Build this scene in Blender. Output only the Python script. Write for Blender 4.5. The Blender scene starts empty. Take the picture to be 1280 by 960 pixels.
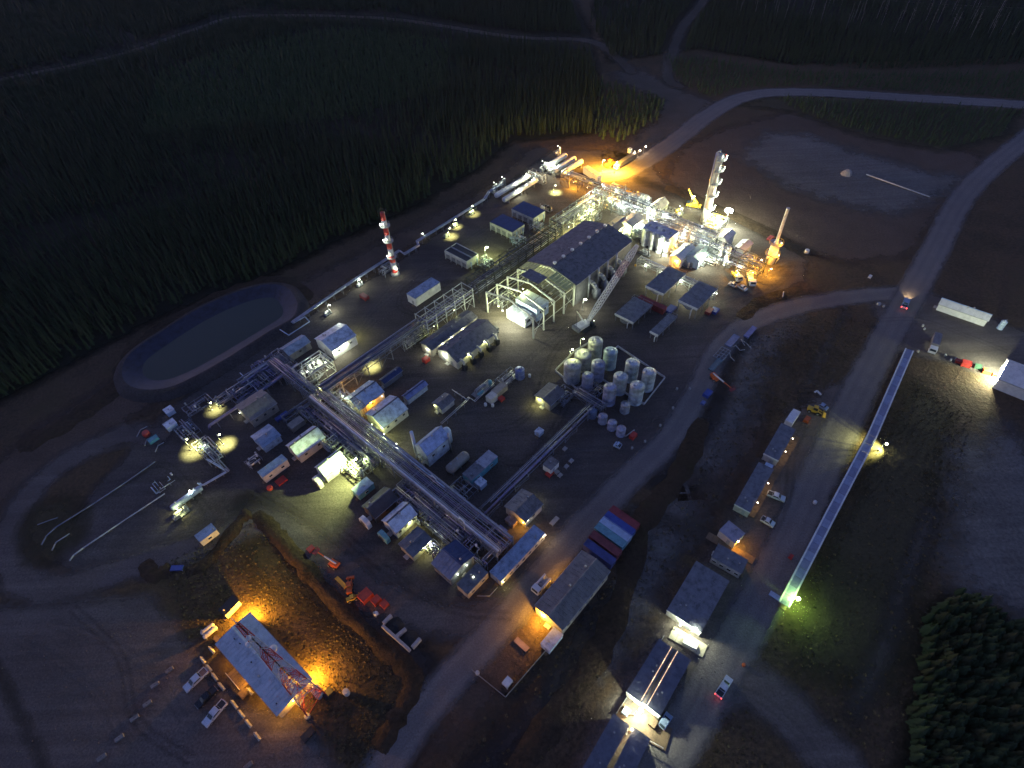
import bpy, math, random
import numpy as np
from mathutils import Vector, Matrix
random.seed(11)
R = math.radians
S = bpy.context.scene
COL = S.collection
# ------------------------------------------------------------------ camera, sky, sun, exposure
CAM_H = 155.0
FPX = 744.0                       # focal length in pixels of a 1280 px wide picture
PITCH, ROLL = R(47.4), R(-2.8)
_f = Vector((0, math.cos(PITCH), -math.sin(PITCH)))
_u0 = Vector((0, math.sin(PITCH), math.cos(PITCH)))
_x0 = Vector((1, 0, 0))
_x = _x0 * math.cos(ROLL) + _u0 * math.sin(ROLL)
_u = _u0 * math.cos(ROLL) - _x0 * math.sin(ROLL)
cam_d = bpy.data.cameras.new('camera')
cam = bpy.data.objects.new('camera', cam_d)
COL.objects.link(cam)
cam_d.sensor_width = 36.0
cam_d.lens = FPX / 1280 * 36.0
cam_d.clip_start = 1.0
cam_d.clip_end = 6000.0
mw = Matrix((( _x.x, _u.x, -_f.x, 0), (_x.y, _u.y, -_f.y, 0), (_x.z, _u.z, -_f.z, CAM_H), (0, 0, 0, 1)))
cam.matrix_world = mw
S.camera = cam

world = bpy.data.worlds.new('World')
S.world = world
world.use_nodes = True
wn = world.node_tree
wn.nodes.clear()
sky = wn.nodes.new('ShaderNodeTexSky')
sky.sky_type = 'NISHITA'
sky.sun_disc = False
SUN_EL, SUN_ROT = R(5.0), R(300.0)
sky.sun_elevation = SUN_EL
sky.sun_rotation = SUN_ROT
sky.altitude = 600
sky.ozone_density = 2.3
bg = wn.nodes.new('ShaderNodeBackground')
bg.inputs['Strength'].default_value = 0.15
wo = wn.nodes.new('ShaderNodeOutputWorld')
tint = wn.nodes.new('ShaderNodeMix'); tint.data_type = 'RGBA'; tint.blend_type = 'MULTIPLY'; tint.inputs[0].default_value = 1.0
tint.inputs[7].default_value = (1.20, .94, 1.40, 1)      # violet cast of late dusk, the same over the whole sky
wn.links.new(sky.outputs[0], tint.inputs[6]); wn.links.new(tint.outputs[2], bg.inputs[0])
wn.links.new(bg.outputs[0], wo.inputs[0])
sd_ = bpy.data.lights.new('sun', 'SUN')
sd_.energy = 0.03
sd_.angle = R(40)
sd_.color = (1.0, 0.62, 0.55)
sun = bpy.data.objects.new('sun', sd_)
COL.objects.link(sun)
_sd = Vector((math.sin(SUN_ROT) * math.cos(SUN_EL), math.cos(SUN_ROT) * math.cos(SUN_EL), math.sin(SUN_EL)))
sun.rotation_euler = _sd.to_track_quat('Z', 'Y').to_euler()
S.view_settings.view_transform = 'Standard'
S.view_settings.look = 'None'
S.view_settings.exposure = 0.30
S.view_settings.gamma = 1.0
S.render.engine = 'CYCLES'
S.cycles.use_denoising = True
S.cycles.use_adaptive_sampling = True
S.cycles.adaptive_threshold = 0.025
S.cycles.adaptive_min_samples = 24
S.cycles.max_bounces = 3
S.cycles.diffuse_bounces = 2
S.cycles.volume_bounces = 0
S.cycles.transparent_max_bounces = 12
S.cycles.sample_clamp_indirect = 4.0
S.cycles.sample_clamp_direct = 0.0
LAMP = 0.37                        # one factor on all lamps

def G(px, py, z=0.0):
    """point of the plane at height z that lies at a place measured on the photograph"""
    d = _x * ((px - 640) / FPX) - _u * ((py - 480) / FPX) + _f
    t = (z - CAM_H) / d.z
    return Vector((d.x * t, d.y * t, z))

GRID = R(46.3)                    # direction of the plant's long axis
XA = Vector((math.cos(GRID), math.sin(GRID), 0))
YA = Vector((-math.sin(GRID), math.cos(GRID), 0))

# ------------------------------------------------------------------ materials
def _nodes(name):
    m = bpy.data.materials.new(name)
    m.use_nodes = True
    nt = m.node_tree
    b = nt.nodes['Principled BSDF']
    return m, nt, b
def _noise(nt, vec, scale, detail=4, rough=.6):
    n = nt.nodes.new('ShaderNodeTexNoise')
    n.inputs['Scale'].default_value = scale
    n.inputs['Detail'].default_value = detail
    n.inputs['Roughness'].default_value = rough
    nt.links.new(vec, n.inputs['Vector'])
    return n.outputs['Fac']
def _ramp(nt, fac, stops):
    r = nt.nodes.new('ShaderNodeValToRGB')
    el = r.color_ramp.elements
    while len(el) < len(stops): el.new(.5)
    for e, (p, c) in zip(el, stops):
        e.position = p; e.color = (*c, 1)
    nt.links.new(fac, r.inputs[0])
    return r.outputs[0]
def _math(nt, op, a, b=None, c=None, clamp=False):
    n = nt.nodes.new('ShaderNodeMath'); n.operation = op; n.use_clamp = clamp
    for i, v in enumerate((a, b, c)):
        if v is None: continue
        if isinstance(v, (int, float)): n.inputs[i].default_value = v
        else: nt.links.new(v, n.inputs[i])
    return n.outputs[0]
def _mix(nt, fac, a, b, mode='MIX'):
    n = nt.nodes.new('ShaderNodeMix'); n.data_type = 'RGBA'; n.blend_type = mode
    if isinstance(fac, (int, float)): n.inputs[0].default_value = fac
    else: nt.links.new(fac, n.inputs[0])
    for i, v in ((6, a), (7, b)):
        if isinstance(v, tuple): n.inputs[i].default_value = (*v, 1)
        else: nt.links.new(v, n.inputs[i])
    return n.outputs[2]
MATS = {}
def M(name, rgb, rough=.55, metal=0.0, var=.25, scale=.6):
    """painted or bare surface with dirt streaks and blotches"""
    if name in MATS: return MATS[name]
    m, nt, b = _nodes(name)
    tc = nt.nodes.new('ShaderNodeTexCoord')
    oi = nt.nodes.new('ShaderNodeObjectInfo')
    ad = nt.nodes.new('ShaderNodeVectorMath'); ad.operation = 'ADD'
    nt.links.new(tc.outputs['Object'], ad.inputs[0]); nt.links.new(oi.outputs['Location'], ad.inputs[1])
    n1 = _noise(nt, ad.outputs[0], scale, 3, .65)
    n2 = _noise(nt, ad.outputs[0], scale * 7, 2, .6)
    f = _math(nt, 'ADD', _math(nt, 'MULTIPLY', n1, .7), _math(nt, 'MULTIPLY', n2, .3))
    lo = tuple(max(0, c * (1 - var * 1.6)) for c in rgb)
    hi = tuple(min(1, c * (1 + var)) for c in rgb)
    col = _ramp(nt, f, [(.34, lo), (.5, rgb), (.68, hi)])
    nt.links.new(col, b.inputs['Base Color'])
    nt.links.new(_math(nt, 'MULTIPLY_ADD', n2, .3, rough - .12, True), b.inputs['Roughness'])
    b.inputs['Metallic'].default_value = metal
    MATS[name] = m
    return m
LIGHTCOL = {'o': (1.0, .46, .035), 'y': (.93, 1.0, .36), 'g': (.80, 1.0, .33), 'w': (.90, 1.0, .70), 'a': (1.0, .72, .38), 'G': (.48, 1.0, .16), 'r': (1.0, .05, .04)}
def E(kind, strength):
    key = 'lens_%s_%g' % (kind, strength)
    if key in MATS: return MATS[key]
    m, nt, b = _nodes(key)
    c = tuple(.35 + .65 * v for v in LIGHTCOL[kind]) if kind != 'r' else LIGHTCOL[kind]
    b.inputs['Base Color'].default_value = (*c, 1)
    b.inputs['Emission Color'].default_value = (*c, 1)
    b.inputs['Emission Strength'].default_value = strength
    m.cycles.emission_sampling = 'NONE'
    MATS[key] = m
    return m
def ground_mat(name, stops, big=.012, mid=.09, fine=1.4, bump=.35, rough=.95, edge=None, tracks=False, speck=None, streak=False, fmix=.85):
    """earth, gravel or grass, in metres; edge = (feather, raggedness) lets the sheet fray out at its border"""
    m, nt, b = _nodes(name)
    ge = nt.nodes.new('ShaderNodeNewGeometry')
    P = ge.outputs['Position']
    n1 = _noise(nt, P, big, 2, .6); n2 = _noise(nt, P, mid, 3, .65); n3 = _noise(nt, P, fine, 3, .75)
    f = _math(nt, 'ADD', _math(nt, 'ADD', _math(nt, 'MULTIPLY', n1, .40), _math(nt, 'MULTIPLY', n2, .35)), _math(nt, 'MULTIPLY', n3, .25))
    col = _ramp(nt, f, stops)
    g = _math(nt, 'MULTIPLY_ADD', n3, 1.5, .25)
    col = _mix(nt, fmix, col, g, 'MULTIPLY')
    if streak:
        mp = nt.nodes.new('ShaderNodeMapping'); mp.inputs['Rotation'].default_value = (0, 0, -GRID); mp.inputs['Scale'].default_value = (.02, .45, .1)
        nt.links.new(P, mp.inputs['Vector']); n6 = _noise(nt, mp.outputs[0], 1.0, 2, .6)
        mp2 = nt.nodes.new('ShaderNodeMapping'); mp2.inputs['Rotation'].default_value = (0, 0, -GRID - 1.35); mp2.inputs['Scale'].default_value = (.02, .5, .1)
        nt.links.new(P, mp2.inputs['Vector']); n7 = _noise(nt, mp2.outputs[0], 1.0, 2, .6)
        col = _mix(nt, .35, col, _math(nt, 'MULTIPLY', _math(nt, 'MULTIPLY_ADD', n6, 1.8, .1), _math(nt, 'MULTIPLY_ADD', n7, 1.8, .1)), 'MULTIPLY')
    if speck:
        n5 = _noise(nt, P, .55, 3, .5)
        col = _mix(nt, _math(nt, 'MULTIPLY', _math(nt, 'SUBTRACT', n5, .60, None, True), 7, None, True), col, speck)
    if tracks:
        at0 = nt.nodes.new('ShaderNodeAttribute'); at0.attribute_name = 'edge'
        w = _math(nt, 'SINE', _math(nt, 'MULTIPLY', at0.outputs['Fac'], 2.3))
        col = _mix(nt, _math(nt, 'MULTIPLY_ADD', w, .16, .2, True), col, (.11, .10, .10))
    nt.links.new(col, b.inputs['Base Color'])
    b.inputs['Roughness'].default_value = rough
    b.inputs['Specular IOR Level'].default_value = .2
    bp = nt.nodes.new('ShaderNodeBump'); bp.inputs['Strength'].default_value = bump; bp.inputs['Distance'].default_value = .5
    nt.links.new(_math(nt, 'ADD', n3, _math(nt, 'MULTIPLY', n2, 2.0)), bp.inputs['Height'])
    nt.links.new(bp.outputs[0], b.inputs['Normal'])
    if edge:
        at = nt.nodes.new('ShaderNodeAttribute'); at.attribute_name = 'edge'
        n4 = _noise(nt, P, .16, 4, .7)
        e = _math(nt, 'ADD', at.outputs['Fac'], _math(nt, 'MULTIPLY_ADD', n4, edge[1] * 2, -edge[1]))
        a = _math(nt, 'MULTIPLY_ADD', e, .5 / edge[0], .5, True)
        if len(edge) > 2: a = _math(nt, 'MULTIPLY', a, edge[2])
        nt.links.new(a, b.inputs['Alpha'])
    return m

# ------------------------------------------------------------------ mesh helpers
class MB:
    """collects faces; build() links them as one mesh object"""
    def __init__(s): s.v = []; s.f = []
    def add(s, vs, fs):
        k = len(s.v); s.v += [tuple(v) for v in vs]; s.f += [tuple(i + k for i in f) for f in fs]; return s
    def box(s, c, d, rz=0.0):
        cx, cy, cz = c; a, b, h = d[0] / 2, d[1] / 2, d[2] / 2
        co, si = math.cos(rz), math.sin(rz); vs = []
        for z in (-h, h):
            for x, y in ((-a, -b), (a, -b), (a, b), (-a, b)):
                vs.append((cx + x * co - y * si, cy + x * si + y * co, cz + z))
        return s.add(vs, [(3, 2, 1, 0), (4, 5, 6, 7), (0, 1, 5, 4), (1, 2, 6, 5), (2, 3, 7, 6), (3, 0, 4, 7)])
    def bar(s, a, b, w, h=None):
        a, b = Vector(a), Vector(b); h = h or w; d = b - a
        if d.length < 1e-6: return s
        d.normalize(); up = Vector((0, 0, 1)) if abs(d.z) < .95 else Vector((0, 1, 0))
        x = d.cross(up).normalized() * w / 2; y = x.cross(d).normalized() * h / 2
        vs = [p + q for p in (a, b) for q in (-x - y, x - y, x + y, -x + y)]
        return s.add(vs, [(3, 2, 1, 0), (4, 5, 6, 7), (0, 1, 5, 4), (1, 2, 6, 5), (2, 3, 7, 6), (3, 0, 4, 7)])
    def cyl(s, a, b, r, n=8, r2=None):
        a, b = Vector(a), Vector(b); d = b - a
        if d.length < 1e-6: return s
        d.normalize(); up = Vector((0, 0, 1)) if abs(d.z) < .95 else Vector((0, 1, 0))
        x = d.cross(up).normalized(); y = x.cross(d); r2 = r if r2 is None else r2
        vs = [p + (x * math.cos(t) + y * math.sin(t)) * q for p, q in ((a, r), (b, r2)) for t in (2 * math.pi * i / n for i in range(n))]
        fs = [(i, (i + 1) % n, n + (i + 1) % n, n + i) for i in range(n)] + [tuple(range(n - 1, -1, -1)), tuple(range(n, 2 * n))]
        return s.add(vs, fs)
    def tube(s, pts, r, n=6):
        for a, b in zip(pts, pts[1:]): s.cyl(a, b, r, n)
        return s
    def lathe(s, c, prof, n=16, axis='z'):
        vs, fs = [], []
        for r, z in prof:
            for i in range(n):
                t = 2 * math.pi * i / n; x, y = r * math.cos(t), r * math.sin(t)
                vs.append((c[0] + x, c[1] + y, c[2] + z) if axis == 'z' else (c[0] + z, c[1] + x, c[2] + y))
        for k in range(len(prof) - 1):
            for i in range(n):
                j = (i + 1) % n; fs.append((k * n + i, k * n + j, (k + 1) * n + j, (k + 1) * n + i))
        fs += [tuple(range(n - 1, -1, -1)), tuple(range((len(prof) - 1) * n, len(prof) * n))]
        return s.add(vs, fs)
    def prism(s, poly, x0, x1):
        """poly in (y, z), extruded along x"""
        n = len(poly)
        vs = [(x0, y, z) for y, z in poly] + [(x1, y, z) for y, z in poly]
        fs = [(i, (i + 1) % n, n + (i + 1) % n, n + i) for i in range(n)] + [tuple(range(n - 1, -1, -1)), tuple(range(n, 2 * n))]
        return s.add(vs, fs)
    def side(s, poly, y0, y1):
        """poly in (x, z), extruded along y"""
        n = len(poly)
        vs = [(x, y0, z) for x, z in poly] + [(x, y1, z) for x, z in poly]
        fs = [(i, (i + 1) % n, n + (i + 1) % n, n + i) for i in range(n)] + [tuple(range(n - 1, -1, -1)), tuple(range(n, 2 * n))]
        return s.add(vs, fs)
    def mesh(s, name, mat):
        me = bpy.data.meshes.new(name); me.from_pydata(s.v, [], s.f)
        if mat: me.materials.append(mat)
        me.validate(); return me
    def build(s, name, mat, parent=None, smooth=False, label=None):
        me = s.mesh(name, mat)
        if smooth:
            me.polygons.foreach_set('use_smooth', [len(p.vertices) == 4 for p in me.polygons])
        o = bpy.data.objects.new(name, me); COL.objects.link(o)
        if parent: o.parent = parent
        if label: o['label'] = label
        return o
def tag(o, label, cat, group=None):
    o['label'] = label; o['category'] = cat
    if group: o['group'] = group
    return o
def T(name, label, cat, loc, rz=0.0, group=None):
    o = bpy.data.objects.new(name, None); COL.objects.link(o)
    o.location = loc; o.rotation_euler = (0, 0, rz); o.empty_display_size = .5
    return tag(o, label, cat, group)
KIDS = {}
def tree_of(root):
    out = []
    for o in bpy.data.objects:
        if o.parent == root: out.append((o, [p for p in bpy.data.objects if p.parent == o]))
    return out
def dup(root, kids, loc, rz, label, sc=None):
    r = root.copy(); COL.objects.link(r); r.location = loc; r.rotation_euler = (0, 0, rz); r['label'] = label
    if sc: r.scale = sc
    for o, subs in kids:
        c = o.copy(); COL.objects.link(c); c.parent = r
        for q in subs:
            e = q.copy(); COL.objects.link(e); e.parent = c
    return r
def ax(p1, p2, z, snap=True, ang=None):
    """axis of a long thing from two places on the photograph: centre, length, direction"""
    a, b = G(*p1, z), G(*p2, z); d = b - a; L = d.length; t = math.atan2(d.y, d.x); c = (a + b) / 2; c.z = 0
    if ang is not None: t = ang
    elif snap:
        k = round((t - GRID) / (math.pi / 2)); s = GRID + k * math.pi / 2
        if abs(t - s) < R(16): t = s
    return c, L, t
def off(p, c, t):
    """distance of point p across the axis through c with direction t"""
    return abs(-(p.x - c.x) * math.sin(t) + (p.y - c.y) * math.cos(t))
def zone(p):
    """the process block and north yard carry stronger lamps than the rest of the site"""
    u = (p.x - _zc.x) * XA.x + (p.y - _zc.y) * XA.y; v = (p.x - _zc.x) * YA.x + (p.y - _zc.y) * YA.y
    return 6.2 if -32 < u < 40 and -75 < v < 75 else 1.0
_zc = G(838, 282)
def bulb(parent, pos, kind, watts, spot=None, aim=None, rad=.25, name='lamp_light'):
    """the light a lamp gives, tied to its fixture"""
    if spot:
        l = bpy.data.lights.new(name, 'SPOT'); l.spot_size = R(spot); l.spot_blend = .75
    else: l = bpy.data.lights.new(name, 'POINT')
    l.energy = watts * LAMP * zone(parent.location); l.color = LIGHTCOL[kind]; l.shadow_soft_size = rad
    o = bpy.data.objects.new(name, l); COL.objects.link(o); o.parent = parent; o.location = pos
    if spot:
        d = Vector(aim or (0, 0, -1)); o.rotation_euler = (-d).to_track_quat('Z', 'Y').to_euler()
    return o
def fixture(parent, pos, kind, watts, size=.5, spot=None, aim=None, out=(0, 0, -.45), glow=12.0):
    """lamp housing with a lit lens; a part of whatever it is fixed to"""
    x, y, z = pos; s = size / 2
    h = MB().cyl((x, y, z + s * .8), (x, y, z + s * 1.15), s * .55, 8, s * .3).build('lamp_housing', M('dark_steel', (.06, .065, .07), .5, .6), parent)
    MB().lathe((x, y, z), [(s * .3, -s * .8), (s * .8, -s * .4), (s, 0), (s * .95, s * .45), (s * .5, s * .85)], 10).build('lens', E(kind, glow), h, True)
    if watts: bulb(parent, (x + out[0], y + out[1], z + out[2] - s), kind, watts, spot, aim)
    return h
# ------------------------------------------------------------------ the setting
def struct(o, label=None):
    o['kind'] = 'structure'
    if label: o['label'] = label
    return o
grass_stops = [(.30, (.034, .024, .014)), (.42, (.062, .044, .026)), (.52, (.095, .062, .037)), (.62, (.070, .054, .026)), (.74, (.13, .095, .055))]
ground_m = ground_mat('dry_grass_earth', grass_stops, .011, .07, .9, .9, fmix=.95)
gravel_m = ground_mat('site_gravel', [(.28, (.042, .034, .031)), (.44, (.074, .061, .055)), (.56, (.098, .082, .074)), (.72, (.15, .127, .114))], .02, .11, 1.6, .3, edge=(1.6, 3.0), streak=True)
road_m = ground_mat('road_gravel', [(.28, (.135, .118, .108)), (.5, (.19, .167, .152)), (.72, (.25, .22, .20))], .02, .15, 2.2, .25, edge=(1.1, 1.4), tracks=True)
lot_m = ground_mat('packed_lot', [(.28, (.080, .064, .056)), (.5, (.122, .100, .088)), (.72, (.18, .15, .13))], .02, .1, 1.8, .25, edge=(2.0, 3.0), streak=True)
trail_m = ground_mat('pale_trail', [(.28, (.045, .037, .03)), (.5, (.075, .063, .05)), (.72, (.115, .098, .078))], .03, .2, 1.5, .3, edge=(2.0, 2.5))
clay_m = ground_mat('red_brown_clay', [(.28, (.058, .040, .030)), (.5, (.098, .068, .050)), (.72, (.145, .102, .076))], .02, .12, 1.4, .5, edge=(4.0, 6.0))
dark_m = ground_mat('ditch_soil_and_shade', [(.28, (.022, .02, .02)), (.5, (.038, .033, .031)), (.72, (.06, .05, .045))], .02, .12, 1.4, .5, edge=(3.0, 3.5))  # dark soil; in the ditch by the office it also carries the shade
olive_m = ground_mat('green_grass', [(.28, (.034, .028, .015)), (.5, (.060, .048, .026)), (.72, (.092, .074, .042))], .02, .1, 1.2, .6, edge=(4.0, 5.0))
litter_m = ground_mat('forest_litter', [(.28, (.008, .010, .006)), (.5, (.014, .016, .010)), (.72, (.024, .025, .016))], .02, .1, 1.0, .5, edge=(3.0, 4.0))
greypad_m = ground_mat('pale_clay_pad', [(.28, (.090, .081, .072)), (.5, (.145, .132, .118)), (.72, (.195, .178, .16))], .02, .1, 1.0, .5, edge=(6.0, 10.0), streak=True, fmix=.9)

lot2_m = ground_mat('trampled_clearing', [(.28, (.05, .042, .035)), (.5, (.085, .072, .06)), (.72, (.13, .11, .095))], .02, .1, 1.2, .4, edge=(6.0, 8.0), fmix=.9)
g = MB()
n = 40; ext = 2600.0
xs = [-ext + 2 * ext * i / n for i in range(n + 1)]
g.add([(x, y + 600, 0) for y in xs for x in xs], [(j * (n + 1) + i, j * (n + 1) + i + 1, (j + 1) * (n + 1) + i + 1, (j + 1) * (n + 1) + i) for j in range(n) for i in range(n)])
struct(g.build('ground', ground_m), 'dry brown grass and bare earth around the plant')

def smooth_line(pts, k=6):
    out = []
    P_ = [pts[0]] + list(pts) + [pts[-1]]
    for i in range(1, len(P_) - 2):
        p0, p1, p2, p3 = (np.array(q[:2], float) for q in P_[i - 1:i + 3])
        for j in range(k):
            t = j / k
            out.append(.5 * ((2 * p1) + (p2 - p0) * t + (2 * p0 - 5 * p1 + 4 * p2 - p3) * t * t + (3 * p1 - p0 - 3 * p2 + p3) * t ** 3))
    out.append(np.array(P_[-1][:2], float))
    return np.array(out)
def seg_dist(X, Y, pts, closed=False):
    d = np.full(X.shape, 1e9)
    q = np.vstack([pts, pts[:1]]) if closed else pts
    for (ax_, ay), (bx, by) in zip(q[:-1], q[1:]):
        dx, dy = bx - ax_, by - ay; L2 = dx * dx + dy * dy + 1e-9
        t = np.clip(((X - ax_) * dx + (Y - ay) * dy) / L2, 0, 1)
        d = np.minimum(d, np.hypot(X - ax_ - t * dx, Y - ay - t * dy))
    return d
def inside(X, Y, pts):
    c = np.zeros(X.shape, bool); n = len(pts); j = n - 1
    for i in range(n):
        (xi, yi), (xj, yj) = pts[i], pts[j]
        c ^= ((yi > Y) != (yj > Y)) & (X < (xj - xi) * (Y - yi) / (yj - yi + 1e-12) + xi); j = i
    return c
def world_pts(px, z=0): return np.array([G(a, b, z)[:2] for a, b in px])
def patch(name, mat, px, width=None, z=.03, cell=2.0, margin=5.0, label=None):
    """a sheet on the ground: an area (width None) or a strip along a line; 'edge' holds the metres to its border"""
    pts = world_pts(px)
    if width: line = smooth_line(pts)
    else: line = pts
    m = margin + (width or 0) / 2
    x0, y0 = line.min(0) - m; x1, y1 = line.max(0) + m
    nx, ny = int((x1 - x0) / cell) + 2, int((y1 - y0) / cell) + 2
    X, Y = np.meshgrid(x0 + np.arange(nx) * cell, y0 + np.arange(ny) * cell)
    if width: sd = width / 2 - seg_dist(X, Y, line)
    else: sd = seg_dist(X, Y, line, True) * np.where(inside(X, Y, line), 1, -1)
    keep = sd > -margin
    fk = keep[:-1, :-1] & keep[1:, :-1] & keep[:-1, 1:] & keep[1:, 1:]
    idx = -np.ones(X.shape, int)
    used = np.zeros(X.shape, bool)
    used[:-1, :-1] |= fk; used[1:, :-1] |= fk; used[:-1, 1:] |= fk; used[1:, 1:] |= fk
    idx[used] = np.arange(used.sum())
    jj, ii = np.nonzero(fk)
    faces = np.stack([idx[jj, ii], idx[jj, ii + 1], idx[jj + 1, ii + 1], idx[jj + 1, ii]], 1)
    vs = np.stack([X[used], Y[used], np.full(used.sum(), z)], 1)
    me = bpy.data.meshes.new(name); me.from_pydata(vs.tolist(), [], faces.tolist())
    me.materials.append(mat)
    a = me.attributes.new('edge', 'FLOAT', 'POINT'); a.data.foreach_set('value', sd[used].astype(np.float32))
    o = bpy.data.objects.new(name, me); COL.objects.link(o)
    return struct(o, label)

# soils under everything
patch('forest_floor', litter_m, [(-220, 640), (0, 505), (120, 440), (220, 388), (330, 350), (420, 305), (520, 260), (600, 213), (640, 178), (745, 168), (752, 110), (740, 40), (700, -40), (-300, -60)], z=.01, cell=8, margin=10, label='dark forest floor north-west of the plant')
patch('forest_floor', litter_m, [(1150, 770), (1195, 735), (1300, 800), (1420, 900), (1380, 1040), (1110, 1010), (1140, 880)], z=.01, cell=3, margin=8, label='dark forest floor at the lower right corner')
patch('forest_floor', litter_m, [(760, 80), (870, 60), (990, 80), (1330, 70), (1400, 0), (1400, -70), (760, -70), (735, 20)], z=.01, cell=8, margin=10, label='dark forest floor beyond the far road')
patch('clay_verge', clay_m, [(-60, 620), (60, 525), (150, 470), (215, 425), (330, 372), (430, 325), (520, 280), (610, 232), (660, 185), (700, 178), (690, 192), (620, 245), (500, 318), (370, 395), (200, 500), (110, 560), (20, 620), (-60, 690)], z=.014, cell=3, margin=14, label='bare brown strip between forest and plant')
patch('clay_verge', clay_m, [(905, 160), (985, 140), (1100, 165), (1230, 195), (1225, 230), (1170, 270), (1140, 320), (1060, 330), (960, 300), (830, 225), (850, 185)], z=.014, cell=4, margin=14, label='reddish bare soil around the pale clay pad')
patch('clay_verge', clay_m, [(620, 770), (700, 690), (690, 800), (640, 870), (560, 930), (520, 960), (560, 880)], z=.014, cell=3, margin=10, label='reddish soil beside the lower road')
patch('clay_verge', clay_m, [(900, 520), (960, 500), (950, 560), (890, 640), (850, 690), (840, 640)], z=.014, cell=3, margin=12, label='reddish soil west of the trailer row')
patch('clay_pad', greypad_m, [(925, 195), (960, 165), (1010, 168), (1080, 192), (1160, 215), (1215, 222), (1165, 250), (1120, 268), (1050, 255), (985, 235)], z=.022, cell=4, margin=12, label='pale grey clay pad with a white pipe')
patch('clay_pad', greypad_m, [(1200, 560), (1260, 540), (1340, 600), (1330, 790), (1270, 770), (1190, 720)], z=.022, cell=3, margin=10, label='pale clay ground at the right edge')
patch('clay_pad', greypad_m, [(840, 610), (880, 600), (850, 680), (800, 770), (760, 830), (740, 810), (790, 720)], z=.022, cell=3, margin=10, label='pale soil strip west of the camp')
patch('clay_pad', greypad_m, [(935, 420), (1000, 395), (960, 440), (930, 520), (895, 580), (870, 600), (890, 520)], z=.022, cell=3, margin=10, label='pale soil strip east of the inner road')
patch('grass_field', olive_m, [(990, 770), (1075, 600), (1140, 480), (1190, 520), (1150, 700), (1120, 860), (1000, 840)], z=.018, cell=3, margin=12, label='green grass field beside the covered walkway')
patch('grass_field', olive_m, [(905, 130), (990, 118), (1275, 130), (1260, 170), (1180, 190), (1080, 172), (990, 140)], z=.018, cell=4, margin=12, label='plantation ground below the far road')
patch('grass_field', olive_m, [(300, 690), (345, 655), (420, 740), (540, 850), (470, 960), (440, 920), (470, 850), (400, 770), (330, 740)], z=.018, cell=3, margin=8, label='rough grass slope around the office')
# pads
patch('site_pad', gravel_m, [(165, 560), (205, 515), (365, 408), (500, 325), (620, 240), (690, 188), (765, 188), (815, 205), (830, 228), (960, 295), (1010, 325), (1005, 352), (940, 388), (900, 430), (862, 510), (800, 580), (740, 650), (690, 700), (640, 780), (600, 800), (540, 800), (470, 770), (395, 690), (325, 640), (285, 660), (215, 705), (140, 705), (90, 720), (60, 700), (110, 620)], z=.03, cell=2.2, margin=8, label='gravel pad under the gas plant')
patch('parking_lot', lot_m, [(-120, 780), (60, 750), (190, 745), (240, 810), (300, 880), (390, 900), (440, 1010), (-140, 1010)], z=.03, cell=2, margin=6, label='packed gravel parking lot by the office')
patch('camp_pad', lot_m, [(1040, 480), (1010, 500), (985, 515), (960, 560), (915, 640), (880, 700), (820, 790), (760, 880), (700, 1000), (850, 1000), (900, 860), (990, 690), (1060, 540), (1085, 480)], z=.03, cell=2, margin=6, label='gravel yard along the camp buildings')
patch('yard_pad', lot_m, [(1085, 365), (1150, 360), (1290, 418), (1360, 440), (1350, 520), (1240, 470), (1140, 442), (1110, 440)], z=.03, cell=2, margin=6, label='gravel yard in front of the white tents')
patch('clearing_pad', lot2_m, [(762, 92), (800, 84), (850, 110), (895, 128), (850, 170), (800, 205), (760, 195), (815, 150), (825, 125), (775, 104)], z=.03, cell=4, margin=8, label='bare clearing where the far roads meet')
# roads
patch('road', road_m, [(1420, 95), (1330, 138), (1280, 176), (1235, 213), (1200, 252), (1166, 318), (1130, 384), (1085, 466), (1037, 565), (985, 680), (922, 800), (872, 885), (815, 975), (770, 1060)], 10.5, z=.05, label='main gravel road running down the right side')
patch('road', road_m, [(1122, 366), (1050, 373), (985, 386), (930, 408), (897, 440), (870, 495), (836, 548), (778, 606), (700, 690), (622, 785), (545, 870), (478, 962), (420, 1050)], 8.5, z=.045, label='inner gravel road curving past the tank farm')
patch('road', road_m, [(1440, 142), (1280, 131), (1150, 123), (1000, 115), (930, 121), (882, 146), (845, 175), (800, 205), (772, 218), (740, 222)], 12.0, z=.045, cell=2.5, label='far gravel road above the plant')
patch('road', lot_m, [(200, 545), (150, 545), (70, 585), (22, 640), (8, 690), (42, 733), (110, 725), (190, 700), (260, 680), (330, 650), (400, 690), (470, 745), (560, 775), (640, 760)], 9.0, z=.042, label='dirt track looping round the grassy island')
patch('road', lot_m, [(870, 880), (915, 850), (960, 870), (1000, 905), (1050, 965), (1090, 1040)], 11.0, z=.042, label='side road leaving the camp at the bottom')
patch('road', trail_m, [(-160, 135), (0, 100), (150, 68), (245, 36), (310, 20), (480, 23), (640, 46), (740, 52), (790, 90)], 9.0, z=.04, cell=3, label='pale cut line through the forest')
patch('road', trail_m, [(850, 108), (835, 95), (850, 40), (880, 0), (905, -45)], 9.0, z=.04, cell=3, label='narrow trail leading into the far forest')
patch('road', trail_m, [(1060, -6), (1140, 3), (1280, 10), (1420, 14)], 6.0, z=.04, cell=3, label='pale track at the top right corner')
patch('path', trail_m, [(-10, 828), (14, 870), (42, 930), (62, 975)], .9, z=.046, cell=.5, margin=2, label='thin pale line across the parking lot')
patch('path', trail_m, [(1165, 640), (1130, 730), (1110, 800), (1070, 890)], 3.5, z=.03, cell=1.5, label='faint path across the field')
patch('path', trail_m, [(790, 637), (830, 650), (880, 668), (895, 674)], 3.2, z=.043, cell=1.2, label='footpath from the containers to the camp')
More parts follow.
